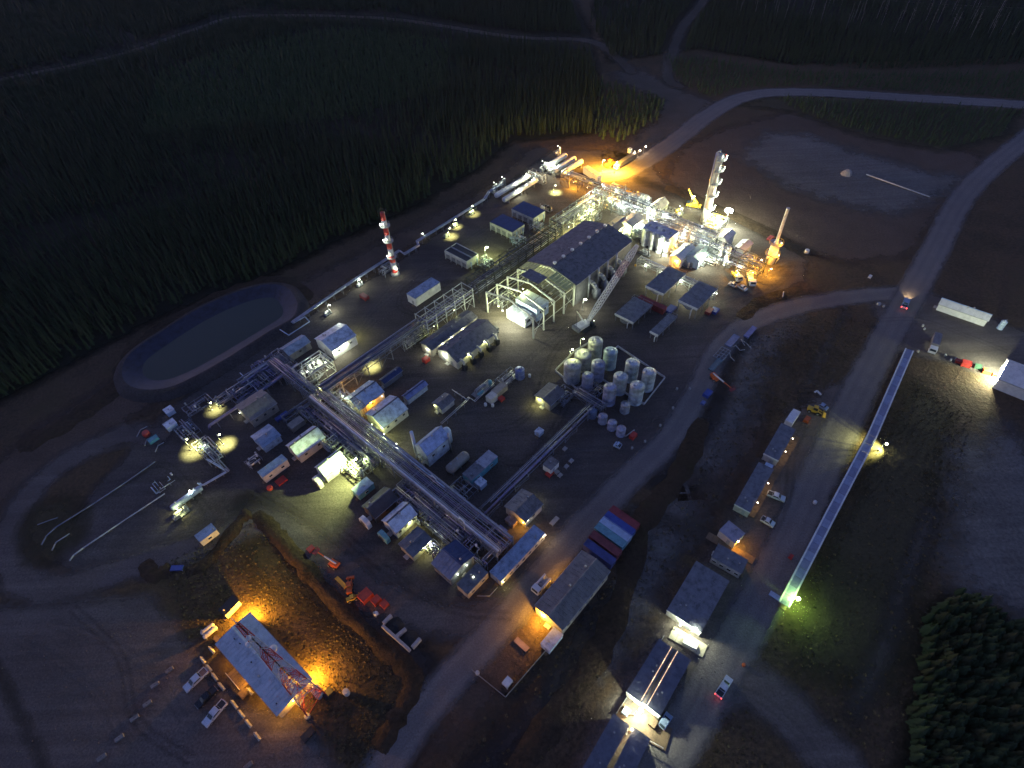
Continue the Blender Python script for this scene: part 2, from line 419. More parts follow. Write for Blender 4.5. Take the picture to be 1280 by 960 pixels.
patch('path', trail_m, [(1058, 385), (1030, 440), (1000, 500)], 1.6, z=.03, cell=1, label='faint wheel track in the brown field')
# ditches and low banks
def bank(pts_px, w, h, mat, label, name='berm'):
    line = smooth_line(world_pts(pts_px)); b = MB(); rows = []
    prof = [(-.5, 0), (-.32, .55), (-.12, .95), (.1, 1), (.3, .6), (.5, 0)]
    for i, p in enumerate(line):
        a = line[max(0, i - 1)]; c = line[min(len(line) - 1, i + 1)]; d = c - a; d = d / (np.hypot(*d) + 1e-9); nn = np.array([-d[1], d[0]])
        hh = h * (.75 + .5 * random.random()) * min(1, i / 3, (len(line) - 1 - i) / 3)
        jw = random.uniform(.75, 1.25)
        rows.append([(p[0] + nn[0] * w * q * jw + random.uniform(-.2, .2), p[1] + nn[1] * w * q * jw + random.uniform(-.2, .2), hh * z * random.uniform(.85, 1.15) - .02) for q, z in prof])
    k = len(prof)
    b.add([v for r_ in rows for v in r_], [(i * k + j, i * k + j + 1, (i + 1) * k + j + 1, (i + 1) * k + j) for i in range(len(rows) - 1) for j in range(k - 1)])
    return struct(b.build(name, mat, smooth=True), label)
patch('ditch', dark_m, [(312, 632), (345, 655), (405, 725), (465, 788), (528, 842), (500, 930)], 8, z=.035, cell=1.2, label='ditch with painted shade between plant yard and office')  # flat strip, the ditch's shade is put into its dark colour
patch('ditch', dark_m, [(745, 745), (700, 840), (640, 920), (590, 975)], 6, z=.024, cell=1.2, label='dark ditch below the workshop')
patch('ditch', dark_m, [(1015, 372), (960, 392), (915, 440), (890, 520), (820, 600)], 4, z=.033, cell=1.2, label='dark ditch along the inner road')
patch('ditch', dark_m, [(800, 225), (880, 258), (960, 293), (1010, 315)], 4, z=.034, cell=1.2, label='dark ditch behind the tall column')
bare_m = ground_mat('bank_soil', [(p, tuple(v * .62 for v in c)) for p, c in grass_stops], .03, .15, .9, .9, fmix=.95)
bank([(318, 640), (340, 662), (366, 692), (400, 732), (432, 764), (470, 802), (515, 845), (500, 890), (470, 940)], 5.0, .65, bare_m, 'grassy bank between yard and office')
bank([(215, 708), (193, 720), (180, 700)], 5, .5, bare_m, 'short bank above the parking lot')
bank([(232, 716), (262, 700), (300, 652), (314, 640)], 4.4, .5, bare_m, 'low bank along the yard corner')
bank([(20, 560), (80, 530), (150, 480), (165, 445), (215, 402), (300, 362), (350, 352), (385, 378)], 9, .45, bare_m, 'bank on the forest side of the pond')
bank([(880, 520), (850, 590), (800, 660), (780, 740), (740, 830), (690, 900), (640, 970)], 7, .35, bare_m, 'low bank between inner road and camp')
bank([(1005, 360), (950, 378), (925, 400)], 6, .3, bare_m, 'small bank at the road bend')
bank([(830, 232), (900, 262), (990, 305)], 7, .35, bare_m, 'low bank behind the tall column')
patch('island', olive_m, [(25, 665), (45, 635), (85, 622), (105, 640), (100, 670), (70, 700), (35, 700)], z=.05, cell=1.2, margin=4, label='grassy island inside the dirt loop')
# wheel ruts worn into the yards
rut_m = ground_mat('worn_wheel_ruts', [(.28, (.15, .13, .115)), (.5, (.19, .165, .148)), (.72, (.24, .21, .19))], .05, .3, 2.0, .2, edge=(.35, .5, .22))
mud_m = ground_mat('muddy_wheel_ruts', [(.28, (.022, .019, .017)), (.5, (.035, .030, .027)), (.72, (.05, .043, .038))], .05, .3, 2.0, .2, edge=(.4, .6, .2))
RUTS = [([(470, 400), (440, 425), (500, 350), (560, 330), (610, 300)], 0), ([(460, 395), (520, 345), (600, 290), (660, 250)], 0), ([(530, 395), (500, 385), (508, 360), (545, 335)], 1), ([(560, 520), (620, 500), (660, 450), (720, 400)], 0), ([(600, 540), (660, 520), (700, 430), (770, 420)], 1),
    ([(640, 610), (700, 560), (760, 560), (820, 520)], 0), ([(470, 720), (540, 750), (620, 740), (690, 680)], 0), ([(420, 660), (480, 710), (560, 760), (640, 770)], 1), ([(300, 600), (330, 620), (380, 650), (430, 690)], 0), ([(120, 610), (160, 600), (200, 580), (230, 600), (260, 640)], 1),
    ([(20, 800), (80, 830), (130, 880), (160, 940)], 0), ([(60, 780), (130, 800), (190, 840), (230, 900)], 0), ([(90, 760), (150, 820), (170, 900), (240, 950)], 1), ([(830, 420), (870, 400), (900, 380), (960, 360)], 0), ([(1100, 400), (1150, 400), (1210, 420), (1260, 440)], 0),
    ([(1010, 520), (990, 570), (985, 620), (960, 680)], 1), ([(880, 780), (870, 820), (880, 860), (850, 920)], 0), ([(930, 380), (980, 350), (990, 330), (960, 345)], 1), ([(720, 480), (690, 540), (650, 580), (600, 560)], 1), ([(905, 855), (960, 880), (1010, 930), (1040, 975)], 0)]
for i, (px, k) in enumerate(RUTS):
    P3 = smooth_line(world_pts(px), 4); dd = np.gradient(P3, axis=0); nn_ = np.stack([-dd[:, 1], dd[:, 0]], 1) / (np.hypot(dd[:, 0], dd[:, 1])[:, None] + 1e-9)
    b = MB(); vs, fs, ed = [], [], []
    for s in (-.9, .9):
        k0 = len(vs)
        for p, q in zip(P3, nn_):
            for o_, e_ in ((-.75, -.4), (0, .35), (.75, -.4)): vs.append((*(p + q * (s + o_)), .056)); ed.append(e_)
        fs += [(k0 + r_ * 3 + c_, k0 + r_ * 3 + c_ + 1, k0 + r_ * 3 + c_ + 4, k0 + r_ * 3 + c_ + 3) for r_ in range(len(P3) - 1) for c_ in range(2)]
    me = bpy.data.meshes.new('wheel_ruts'); me.from_pydata(vs, [], fs); me.materials.append(mud_m if k else rut_m)
    at_ = me.attributes.new('edge', 'FLOAT', 'POINT'); at_.data.foreach_set('value', np.array(ed, np.float32))
    o = bpy.data.objects.new('wheel_ruts', me); COL.objects.link(o); struct(o, 'pair of wheel ruts in the gravel')
# retention pond: lined banks and still water
liner_m = M('black_pond_liner', (.014, .016, .034), .5, 0, .5, .4)
wm, wnt, wb = _nodes('pond_water')
wb.inputs['Base Color'].default_value = (.030, .040, .028, 1); wb.inputs['Roughness'].default_value = .3; wb.inputs['IOR'].default_value = 1.33
wb.inputs['Specular IOR Level'].default_value = .5
_wn = wnt.nodes.new('ShaderNodeBump'); _wn.inputs['Strength'].default_value = .05
_wg = wnt.nodes.new('ShaderNodeNewGeometry'); wnt.links.new(_noise(wnt, _wg.outputs['Position'], 1.2, 4), _wn.inputs['Height']); wnt.links.new(_wn.outputs[0], wb.inputs['Normal'])
pond_c = [(374, 384), (362, 366), (338, 361), (300, 370), (252, 391), (206, 420), (172, 443), (158, 462), (160, 482), (182, 492), (222, 487), (280, 457), (338, 420), (368, 402)]
pc = world_pts(pond_c); pl = smooth_line(np.vstack([pc, pc[:1]]), 6)[:-1]; cen = pl.mean(0)
def inset(line, d):
    out = []
    for i, p in enumerate(line):
        a, c = line[i - 1], line[(i + 1) % len(line)]; t = (c - a) / (np.hypot(*(c - a)) + 1e-9); nn = np.array([-t[1], t[0]])
        if np.dot(nn, cen - p) < 0: nn = -nn
        out.append(p + nn * d)
    out = np.array(out)
    for _ in range(int(max(0, d) * 3)): out = (np.roll(out, 1, 0) + out * 2 + np.roll(out, -1, 0)) / 4
    return out
rings = [(-4.2, -.02), (-1.4, 2.3), (-.5, 2.4), (0, 2.38), (6.0, .34), (6.6, .30)]
b = MB(); k = len(pl)
for d, z in rings: b.v += [(p[0], p[1], z) for p in inset(pl, d)]
b.f += [(r * k + i, r * k + (i + 1) % k, (r + 1) * k + (i + 1) % k, (r + 1) * k + i) for r in range(3, 5) for i in range(k)]
struct(b.build('pond_bank', liner_m, smooth=True), 'dark plastic liner on the inner banks of the pond')
b = MB()
for d, z in rings[:4]: b.v += [(p[0], p[1], z) for p in inset(pl, d)]
b.f += [(r * k + i, r * k + (i + 1) % k, (r + 1) * k + (i + 1) % k, (r + 1) * k + i) for r in range(3) for i in range(k)]
struct(b.build('pond_rim', ground_mat('rim_soil', [(.3, (.035, .03, .03)), (.5, (.062, .053, .05)), (.7, (.10, .086, .08))], .03, .15, 1.5, .4), smooth=True), 'bare soil rim walkable round the pond')
wl = inset(pl, 5.4)
b = MB(); b.v = [(p[0], p[1], .42) for p in wl] + [(cen[0], cen[1], .42)]; b.f = [(i, (i + 1) % k, k) for i in range(k)]
struct(b.build('pond_water', wm), 'still dark water of the retention pond')

# ------------------------------------------------------------------ trees
def leaf_mat(name, a, c, d):
    m, nt, bs = _nodes(name)
    oi = nt.nodes.new('ShaderNodeObjectInfo'); ge = nt.nodes.new('ShaderNodeNewGeometry')
    n2 = _noise(nt, ge.outputs['Position'], .35, 4)
    f = _math(nt, 'ADD', _math(nt, 'MULTIPLY', oi.outputs['Random'], .55), _math(nt, 'MULTIPLY', n2, .5))
    nt.links.new(_ramp(nt, f, [(.25, a), (.5, c), (.8, d)]), bs.inputs['Base Color'])
    bs.inputs['Roughness'].default_value = .8; bs.inputs['Specular IOR Level'].default_value = .2
    return m
needle_m = leaf_mat('spruce_needles', (.016, .032, .012), (.024, .042, .016), (.034, .052, .022))
young_m = leaf_mat('young_pine_needles', (.030, .055, .018), (.042, .070, .024), (.056, .085, .032))
bark_m = M('bark', (.045, .036, .028), .9)
pale_bark_m = M('pale_bark', (.22, .21, .19), .85)
def spruce(seed, h, r, layers=11, per=7, base=.12):
    rnd = random.Random(seed); c = MB()
    for k in range(layers):
        t = k / (layers - 1); z = h * (base + (.97 - base) * t); rr = r * (1 - t) ** .8 * rnd.uniform(.8, 1.15) + .12
        for j in range(per):
            a = 2 * math.pi * (j + rnd.random() * .7) / per + k; q = rr * rnd.uniform(.45, 1.3); dz = -q * rnd.uniform(.25, .6); w = q * .3 + .06
            ca, sa = math.cos(a), math.sin(a); lift = h / layers * .55
            c.add([(0, 0, z + lift), (ca * q * .6 - sa * w, sa * q * .6 + ca * w, z + dz * .4), (ca * q, sa * q, z + dz), (ca * q * .6 + sa * w, sa * q * .6 - ca * w, z + dz * .4)], [(0, 1, 2), (0, 2, 3)])
    c.add([(.15, 0, h * .93), (-.1, .13, h * .93), (-.1, -.13, h * .93), (0, 0, h * 1.03)], [(0, 1, 3), (1, 2, 3), (2, 0, 3)])
    t = MB().cyl((0, 0, -.1), (0, 0, h * .9), .02 * h * .6 + .05, 5, .03)
    return c, t
def proto(name, seed, h, r, cm, **kw):
    c, t = spruce(seed, h, r, **kw)
    me = bpy.data.meshes.new(name); k = len(c.v)
    me.from_pydata(c.v + t.v, [], c.f + [tuple(i + k for i in f) for f in t.f])
    me.materials.append(cm); me.materials.append(bark_m)
    me.polygons.foreach_set('material_index', [0] * len(c.f) + [1] * len(t.f))
    return bpy.data.objects.new(name, me)
def proto_coll(name, objs):
    cl = bpy.data.collections.new(name)
    for o in objs: cl.objects.link(o)
    return cl
def scatter(name, label, pts, coll, smin, smax, cat=None):
    me = bpy.data.meshes.new(name); me.from_pydata([tuple(p) for p in pts], [], [])
    o = bpy.data.objects.new(name, me); COL.objects.link(o)
    ng = bpy.data.node_groups.new(name + '_nodes', 'GeometryNodeTree')
    ng.interface.new_socket('Geometry', in_out='INPUT', socket_type='NodeSocketGeometry')
    ng.interface.new_socket('Geometry', in_out='OUTPUT', socket_type='NodeSocketGeometry')
    N = ng.nodes; gi, go = N.new('NodeGroupInput'), N.new('NodeGroupOutput')
    ip = N.new('GeometryNodeInstanceOnPoints'); ci = N.new('GeometryNodeCollectionInfo')
    ci.inputs['Collection'].default_value = coll; ci.inputs['Separate Children'].default_value = True; ci.inputs['Reset Children'].default_value = True
    ip.inputs['Pick Instance'].default_value = True
    rr = N.new('FunctionNodeRandomValue'); rr.data_type = 'FLOAT_VECTOR'; rr.inputs[0].default_value = (-.05, -.05, 0); rr.inputs[1].default_value = (.05, .05, 6.283)
    rs = N.new('FunctionNodeRandomValue'); rs.data_type = 'FLOAT'
    rs.inputs[2].default_value = smin; rs.inputs[3].default_value = smax; rs.inputs['Seed'].default_value = 5
    L = ng.links
    L.new(gi.outputs[0], ip.inputs['Points']); L.new(ci.outputs[0], ip.inputs['Instance'])
    L.new(rr.outputs[0], ip.inputs['Rotation']); L.new(rs.outputs[1], ip.inputs['Scale']); L.new(ip.outputs[0], go.inputs[0])
    md = o.modifiers.new('scatter', 'NODES'); md.node_group = ng
    o['kind'] = 'stuff'; o['label'] = label
    if cat: o['category'] = cat
    return o
def fill(px, step, avoid=(), jit=.45, clump=None, seed=1):
    """jittered points inside an area, away from cut lines"""
    rg = np.random.default_rng(seed); pts = world_pts(px)
    x0, y0 = pts.min(0); x1, y1 = pts.max(0)
    X, Y = np.meshgrid(np.arange(x0, x1, step), np.arange(y0, y1, step))
    X = X + rg.uniform(-jit, jit, X.shape) * step; Y = Y + rg.uniform(-jit, jit, Y.shape) * step
    k = inside(X, Y, pts)
    for line, w in avoid: k &= seg_dist(X, Y, smooth_line(world_pts(line))) > w
    if clump:
        s = np.sin(X / clump + 2 * np.sin(Y / clump * 1.3)) + np.sin(Y / clump * .8 + 1.7 * np.sin(X / clump * .6 + 1))
        k &= s > rg.uniform(-2.6, -.1, X.shape)
    return [(a, c, 0.0) for a, c in zip(X[k], Y[k])]
CUT = [(-160, 135), (0, 100), (150, 68), (245, 36), (310, 20), (480, 23), (640, 46), (740, 52), (790, 90)]
tall = proto_coll('tall_spruce_kinds', [proto('tall_spruce_%s' % 'abcdef'[i], 20 + i, 15 + 1.1 * i, 1.7 + .12 * i, needle_m) for i in range(6)])
small = proto_coll('young_pine_kinds', [proto('young_pine_%s' % 'abcd'[i], 40 + i, 3.2 + .5 * i, 1.15, young_m, layers=6, per=6, base=.04) for i in range(4)])
bare = proto_coll('aspen_kinds', [])
for i in range(3):
    rnd = random.Random(60 + i); t = MB().cyl((0, 0, 0), (0, 0, 15), .16, 5, .04)
    for j in range(14):
        z = rnd.uniform(5, 14.4); a = rnd.uniform(0, 6.3); q = rnd.uniform(.8, 2.2) * (1.1 - z / 20)
        t.bar((0, 0, z), (math.cos(a) * q, math.sin(a) * q, z + q * .9), .06)
    me = t.mesh('bare_aspen', pale_bark_m); bare.objects.link(bpy.data.objects.new('bare_aspen_' + 'abc'[i], me))
NW = [(-230, 650), (0, 500), (120, 436), (220, 383), (330, 345), (420, 300), (520, 255), (600, 208), (640, 172), (690, 168), (738, 168), (748, 118), (735, 60), (690, -50), (-320, -60)]
nw = fill(NW, 2.35, [(CUT, 13)], clump=23, seed=3)
cw = np.array([0.0, 0.0])
greens = world_pts([(300, 60), (420, 35), (560, 50), (560, 110), (430, 150), (300, 160), (180, 170), (200, 90)])
near_nw, far_nw, plant_nw = [], [], []
edge_line = smooth_line(world_pts(NW[:8]))
arr = np.array(nw); ed = seg_dist(arr[:, 0], arr[:, 1], edge_line); ing = inside(arr[:, 0], arr[:, 1], greens)
order = np.argsort(np.hypot(arr[:, 0], arr[:, 1] ) + ed * 3)
single = set(order[:110].tolist())
for i, p in enumerate(nw):
    if i in single: near_nw.append(p)
    elif ing[i]: plant_nw.append(p)
    else: far_nw.append(p)
scatter('forest', 'dark spruce forest north-west of the plant', far_nw, tall, .26, .55)
scatter('young_plantation', 'greener stand of young pines inside the forest', plant_nw + fill([(300, 60), (420, 35), (560, 50), (560, 110), (430, 150), (300, 160), (180, 170), (200, 90)], 3.4, seed=8), small, .6, 1.25)
NE = [(765, 72), (840, 70), (870, 62), (930, 72), (990, 82), (1100, 88), (1330, 78), (1420, 0), (1420, -60), (760, -60), (738, 30)]
avo = [([(850, 108), (835, 95), (850, 40), (880, 0), (905, -45)], 8), ([(1060, -6), (1140, 3), (1280, 10), (1420, 14)], 7)]
scatter('forest', 'far spruce forest beyond the upper road', fill(NE, 2.9, avo, clump=26, seed=4), tall, .28, .55)
scatter('bare_trees', 'pale bare aspens scattered through the far forest', fill([(800, 5), (990, 30), (1260, 60), (1270, 20), (1100, -10), (800, -20)], 15, avo, clump=30, seed=5), bare, .7, 1.3)
scatter('young_plantation', 'young pine plantation above the far road', fill([(832, 72), (900, 76), (1000, 90), (1130, 92), (1340, 88), (1400, 128), (1280, 124), (1150, 115), (1000, 106), (925, 110), (885, 122), (850, 104)], 2.8, seed=6), small, .5, 1.0)
scatter('young_plantation', 'young pine plantation between the far road and the clay pad', fill([(965, 122), (1010, 124), (1150, 131), (1278, 140), (1245, 172), (1180, 185), (1090, 168), (1000, 140)], 2.6, seed=7), small, .5, 1.0)
scatter('young_plantation', 'dark young trees beside the far clearing', fill([(748, 105), (775, 108), (830, 128), (822, 150), (775, 178), (742, 172)], 3.0, seed=9), small, .7, 1.4)
# trees that can be told apart: the lower right stand and the forest edge nearest the camera
se = fill([(1158, 772), (1196, 738), (1240, 762), (1296, 800), (1330, 860), (1310, 985), (1128, 985), (1140, 880)], 1.55, seed=12)
random.shuffle(se)
kinds = []
for i in range(5):
    c, t = spruce(80 + i, 4.4 + .6 * i, 1.75, layers=9, per=11, base=.08)
    kinds.append((c.mesh('crown', needle_m if i % 2 else leaf_mat('pine_needles_' + 'abcde'[i], (.022, .028, .010), (.032, .037, .014), (.048, .048, .020))), t.mesh('trunk', bark_m)))
kinds_nw = []
for i in range(5):
    c, t = spruce(20 + i, 12 + 1.3 * i, 1.8, layers=12, per=8)
    kinds_nw.append((c.mesh('crown', needle_m), t.mesh('trunk', bark_m)))
def single_tree(p, kinds, label, group, lo, hi, name):
    cm, tm = random.choice(kinds)
    r = T(name, label, 'tree', (p[0], p[1], 0), random.uniform(0, 6.28), group); s = random.uniform(lo, hi); r.scale = (s, s, s * random.uniform(.9, 1.15))
    for nm, me in (('crown', cm), ('trunk', tm)):
        o = bpy.data.objects.new(nm, me); COL.objects.link(o); o.parent = r
n_single = min(190, len(se))
for p in se[:n_single]: single_tree(p, kinds, 'young pine in the dense stand at the lower right corner', 'pines in the lower right stand', .5, 1.05, 'pine_tree')
if len(se) > n_single:
    c0 = proto_coll('stand_kinds', [proto('stand_pine_%s' % 'abc'[i], 90 + i, 4.6 + .6 * i, 1.7, needle_m, layers=8, per=10, base=.08) for i in range(3)])
    scatter('forest', 'dense pine stand filling the lower right corner', se[n_single:], c0, .5, 1.0)
for p in near_nw: single_tree(p, kinds_nw, 'dark spruce at the near edge of the forest, left side', 'spruces along the near forest edge', .32, .62, 'spruce_tree')
# tufts of dry grass and low scrub
tuft_m = leaf_mat('dry_grass_blades', (.08, .055, .025), (.14, .10, .045), (.20, .15, .07))
scrub_m = leaf_mat('low_scrub', (.04, .035, .02), (.07, .055, .03), (.10, .085, .045))
def tuft(seed, r, h, n, m, name):
    rnd = random.Random(seed); b = MB()
    for j in range(n):
        a = rnd.uniform(0, 6.28); q = rnd.uniform(.1, 1) * r; x, y = math.cos(a) * q * .5, math.sin(a) * q * .5; w = r * .22
        e = (x + math.cos(a) * r * .7, y + math.sin(a) * r * .7, h * rnd.uniform(.5, 1.1))
        b.add([(x - math.sin(a) * w, y + math.cos(a) * w, -.03), (x + math.sin(a) * w, y - math.cos(a) * w, -.03), e], [(0, 1, 2)])
    return bpy.data.objects.new(name, b.mesh(name, m))
tufts = proto_coll('tuft_kinds', [tuft(i, .55, .45, 16, tuft_m if i % 2 else scrub_m, 'tuft_' + 'abcd'[i]) for i in range(4)])
gp = fill([(205, 705), (330, 645), (400, 725), (480, 800), (540, 850), (480, 940), (440, 985), (400, 915), (395, 850), (320, 760), (235, 800)], 0.95, clump=6, seed=21)
gp += fill([(960, 800), (1005, 745), (1070, 600), (1145, 470), (1215, 520), (1180, 720), (1150, 860), (1100, 960), (1000, 860)], 1.6, clump=9, seed=22)
gp += fill([(560, 960), (640, 850), (720, 790), (790, 690), (850, 640), (900, 530), (950, 420), (1050, 395), (1100, 400), (1030, 480), (950, 530), (850, 720), (760, 830), (690, 960)], 1.7, clump=9, seed=23)
gp += fill([(870, 960), (900, 890), (940, 890), (960, 960)], 1.4, clump=6, seed=24)
scatter('dry_grass', 'tufts of dry grass and scrub on the open ground', gp, tufts, .3, .95)

stone_m = M('loose_stone', (.13, .115, .10), .9, 0, .3)
def stone(seed):
    rnd = random.Random(seed); m = MB().lathe((0, 0, -.2), [(.7, 0), (1, .4), (.75, .9), (.2, 1.1)], 6); m.v = [(x * rnd.uniform(.7, 1.3), y * rnd.uniform(.7, 1.3), z * rnd.uniform(.7, 1.2)) for x, y, z in m.v]
    return bpy.data.objects.new('stone_' + 'abc'[seed], m.mesh('stone', stone_m))
stones = proto_coll('stone_kinds', [stone(i) for i in range(3)])
sp = fill([(165, 560), (365, 408), (620, 240), (765, 190), (960, 295), (1005, 352), (900, 430), (862, 510), (740, 650), (640, 780), (540, 800), (395, 690), (325, 640), (215, 705), (90, 720)], 3.4, clump=9, seed=31)
sp += fill([(0, 780), (190, 745), (300, 880), (440, 1000), (0, 1000)], 2.2, clump=6, seed=32) + fill([(1010, 500), (915, 640), (760, 880), (850, 960), (990, 690), (1085, 480)], 2.6, clump=7, seed=33) + fill([(930, 195), (1010, 168), (1215, 222), (1120, 268)], 5, clump=12, seed=34)
scatter('loose_stones', 'loose stones and clods strewn over the gravel yards', sp, stones, .05, .2)
# ------------------------------------------------------------------ builders
STEEL = M('galvanised_steel', (.34, .35, .37), .45, .5, .2)
DARKST = M('dark_steel', (.06, .065, .07), .5, .6)
GREYST = M('painted_grey_steel', (.20, .21, .24), .5, .2)
WHITE = M('white_paint', (.68, .68, .66), .45, 0, .14)
CREAM = M('cream_cladding', (.54, .51, .45), .55, 0, .16)
LTBLUE = M('light_blue_cladding', (.52, .60, .69), .42, .15, .32)
PALEROOF = M('pale_metal_roof', (.62, .66, .71), .4, .25, .32)
BLUEROOF = M('blue_grey_roof', (.30, .37, .47), .42, .25, .32)
NAVY = M('navy_roof', (.035, .055, .14), .42, .2, .2)
SLATE = M('slate_roof', (.155, .155, .165), .55, .1, .32)
SLATEBLUE = M('slate_blue_roof', (.15, .158, .175), .55, .05, .32)
CHAR = M('charcoal_roof', (.175, .165, .165), .6, .05, .32)
TAN = M('tan_cladding', (.30, .265, .22), .6, 0, .18)
BROWN = M('brown_cladding', (.14, .10, .075), .6, 0, .2)
TEAL = M('teal_paint', (.10, .30, .36), .5, 0, .18)
RED = M('red_paint', (.45, .04, .03), .5, 0, .2)
DKRED = M('faded_red_paint', (.26, .04, .045), .55, 0, .25)
ORANGE = M('orange_paint', (.62, .13, .03), .5, 0, .18)
YELLOW = M('yellow_paint', (.70, .43, .04), .5, 0, .18)
BLUE = M('blue_paint', (.045, .08, .32), .5, 0, .2)
PALEBLUE = M('pale_blue_paint', (.42, .52, .66), .5, 0, .15)
PURPLE = M('blue_insulated_pipe', (.19, .19, .33), .4, .3, .15)
PIPE = M('insulated_pipe_jacket', (.42, .43, .46), .32, .7, .15)
PIPE2 = M('grey_pipe', (.23, .25, .32), .4, .5, .2)
PIPE3 = M('dark_pipe', (.08, .09, .14), .45, .4, .25)
CONC = M('concrete', (.36, .34, .32), .85, 0, .18)
WOOD = M('weathered_boards', (.17, .11, .065), .8, 0, .3)
RUBBER = M('black_rubber', (.015, .015, .016), .7)
GLASS = M('dark_glass', (.02, .03, .04), .12, 0, .1)
BLACK = M('black_paint', (.018, .02, .024), .35)
DARKIN = M('dark_grille', (.022, .024, .03), .6)
GREEN = M('green_paint', (.05, .22, .13), .5)

def vis(c, t):
    """which end (along x) and which side (along y) of a thing at c, turned by t, face the camera's side"""
    d = Vector((math.cos(t), math.sin(t), 0)); q = Vector((-math.sin(t), math.cos(t), 0))
    return (1 if d.dot(-c) > 0 else -1), (1 if q.dot(-c) > 0 else -1)
def shed(label, p1, p2, e, he, hr, wall=CREAM, roof=PALEROOF, cap=None, name='equipment_shed', cat='shed', group=None, roof2=None, snap=True, doors=1, vents=2, lights=(), wins=0, over=.35):
    c, L, t = ax(p1, p2, hr, snap); w = 2 * off(G(*e, he), c, t)
    ex, sy = vis(c, t)
    r = T(name, label, cat, c, t, group)
    hw = w / 2
    body = MB().prism([(-hw, 0), (hw, 0), (hw, he), (0, hr - .15), (-hw, he)], -L / 2, L / 2).build('wall', wall, r)
    k = max(2, int(L / 1.1)); ribs = MB()
    for i in range(k + 1):
        x = -L / 2 + L * i / k
        for s in (-1, 1): ribs.box((x, s * (hw + .02), he / 2), (.07, .06, he - .1))
    ribs.build('cladding_ribs', wall, body)
    sl = (hr - he) / hw
    for s in (-1, 1):
        m = MB(); ye = hw + over; ze = he - over * sl
        m.prism([(0, hr), (s * ye, ze), (s * ye, ze + .12), (0, hr + .12)][::s], -L / 2 - over, L / 2 + over)
        for i in range(k + 1):
            x = -L / 2 - over + .05 + (L + 2 * over - .1) * i / k
            m.bar((x, s * .05, hr + .14), (x, s * ye, ze + .14), .05, .07)
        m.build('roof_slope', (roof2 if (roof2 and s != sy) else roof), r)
    MB().prism([(-.32, hr + .10), (.32, hr + .10), (.0, hr + .24)], -L / 2 - over - .02, L / 2 + over + .02).build('ridge_cap', cap or M('dark_ridge_flashing', (.07, .085, .12), .5, .2), r)
    for s in (-1, 1): MB().bar((-L / 2 - over, s * (hw + over + .06), he - over * sl + .02), (L / 2 + over, s * (hw + over + .06), he - over * sl + .02), .14, .14).build('gutter', STEEL, r)
    rv = random.Random(len(label))
    for i in range(1 + (L > 9)):
        x, y = rv.uniform(-.35, .35) * L, -sy * rv.uniform(-.3, .6) * hw; zz = hr - abs(y) * sl
        MB().lathe((x, y, zz), [(.16, 0), (.16, .5), (.32, .55), (.32, .75), (.05, .9)], 8).build('roof_vent', STEEL, r, True)
    MB().tube([(ex * (L / 2 + .1), sy * (hw - .3), he - .2), (ex * (L / 2 + .1), sy * (hw - .3), .1)], .06, 6).build('downpipe', STEEL, r)
    MB().box((ex * (L / 2 + .6), 0, .12), (1.1, 1.6, .24)).build('step', CONC, r)
    for i in range(doors):
        y = 0 if doors == 1 else -hw * .4 + hw * .8 * i / (doors - 1)
        d = MB().box((ex * (L / 2 + .04), y, 1.1), (.08, 1.1, 2.2)).build('door', M('grey_door', (.30, .31, .33), .5), r)
        MB().box((ex * (L / 2 + .1), y + .4, 1.05), (.06, .06, .2)).build('handle', DARKST, d)
    for i in range(vents):
        x = -L / 2 + L * (i + .5) / vents
        MB().box((x, sy * (hw + .09), he * .6), (.9, .14, .7)).build('louver', DARKIN, r)
    for i in range(wins):
        x = -L / 2 + L * (i + .5) / wins
        f = MB().box((x, sy * (hw + .07), he * .55), (1.3, .1, .9)).build('window', WHITE, r)
        MB().box((x, sy * (hw + .125), he * .55), (1.1, .04, .7)).build('pane', GLASS, f)
    for (fx, fy, z, kd, wt, *sp) in lights:   # fx, fy in halves of length and width
        px_, py_ = fx * L / 2, fy * hw
        px_ += (.35 if fx > 0 else -.35) if abs(fx) >= 1 else 0
        py_ += (.35 if fy > 0 else -.35) if abs(fy) >= 1 else 0
        ox = (.5 if fx >= 1 else -.5 if fx <= -1 else 0); oy = (.5 if fy >= 1 else -.5 if fy <= -1 else 0)
        fixture(r, (px_, py_, z), kd, wt, .34, out=(ox, oy, -.4))
    return r, L, w
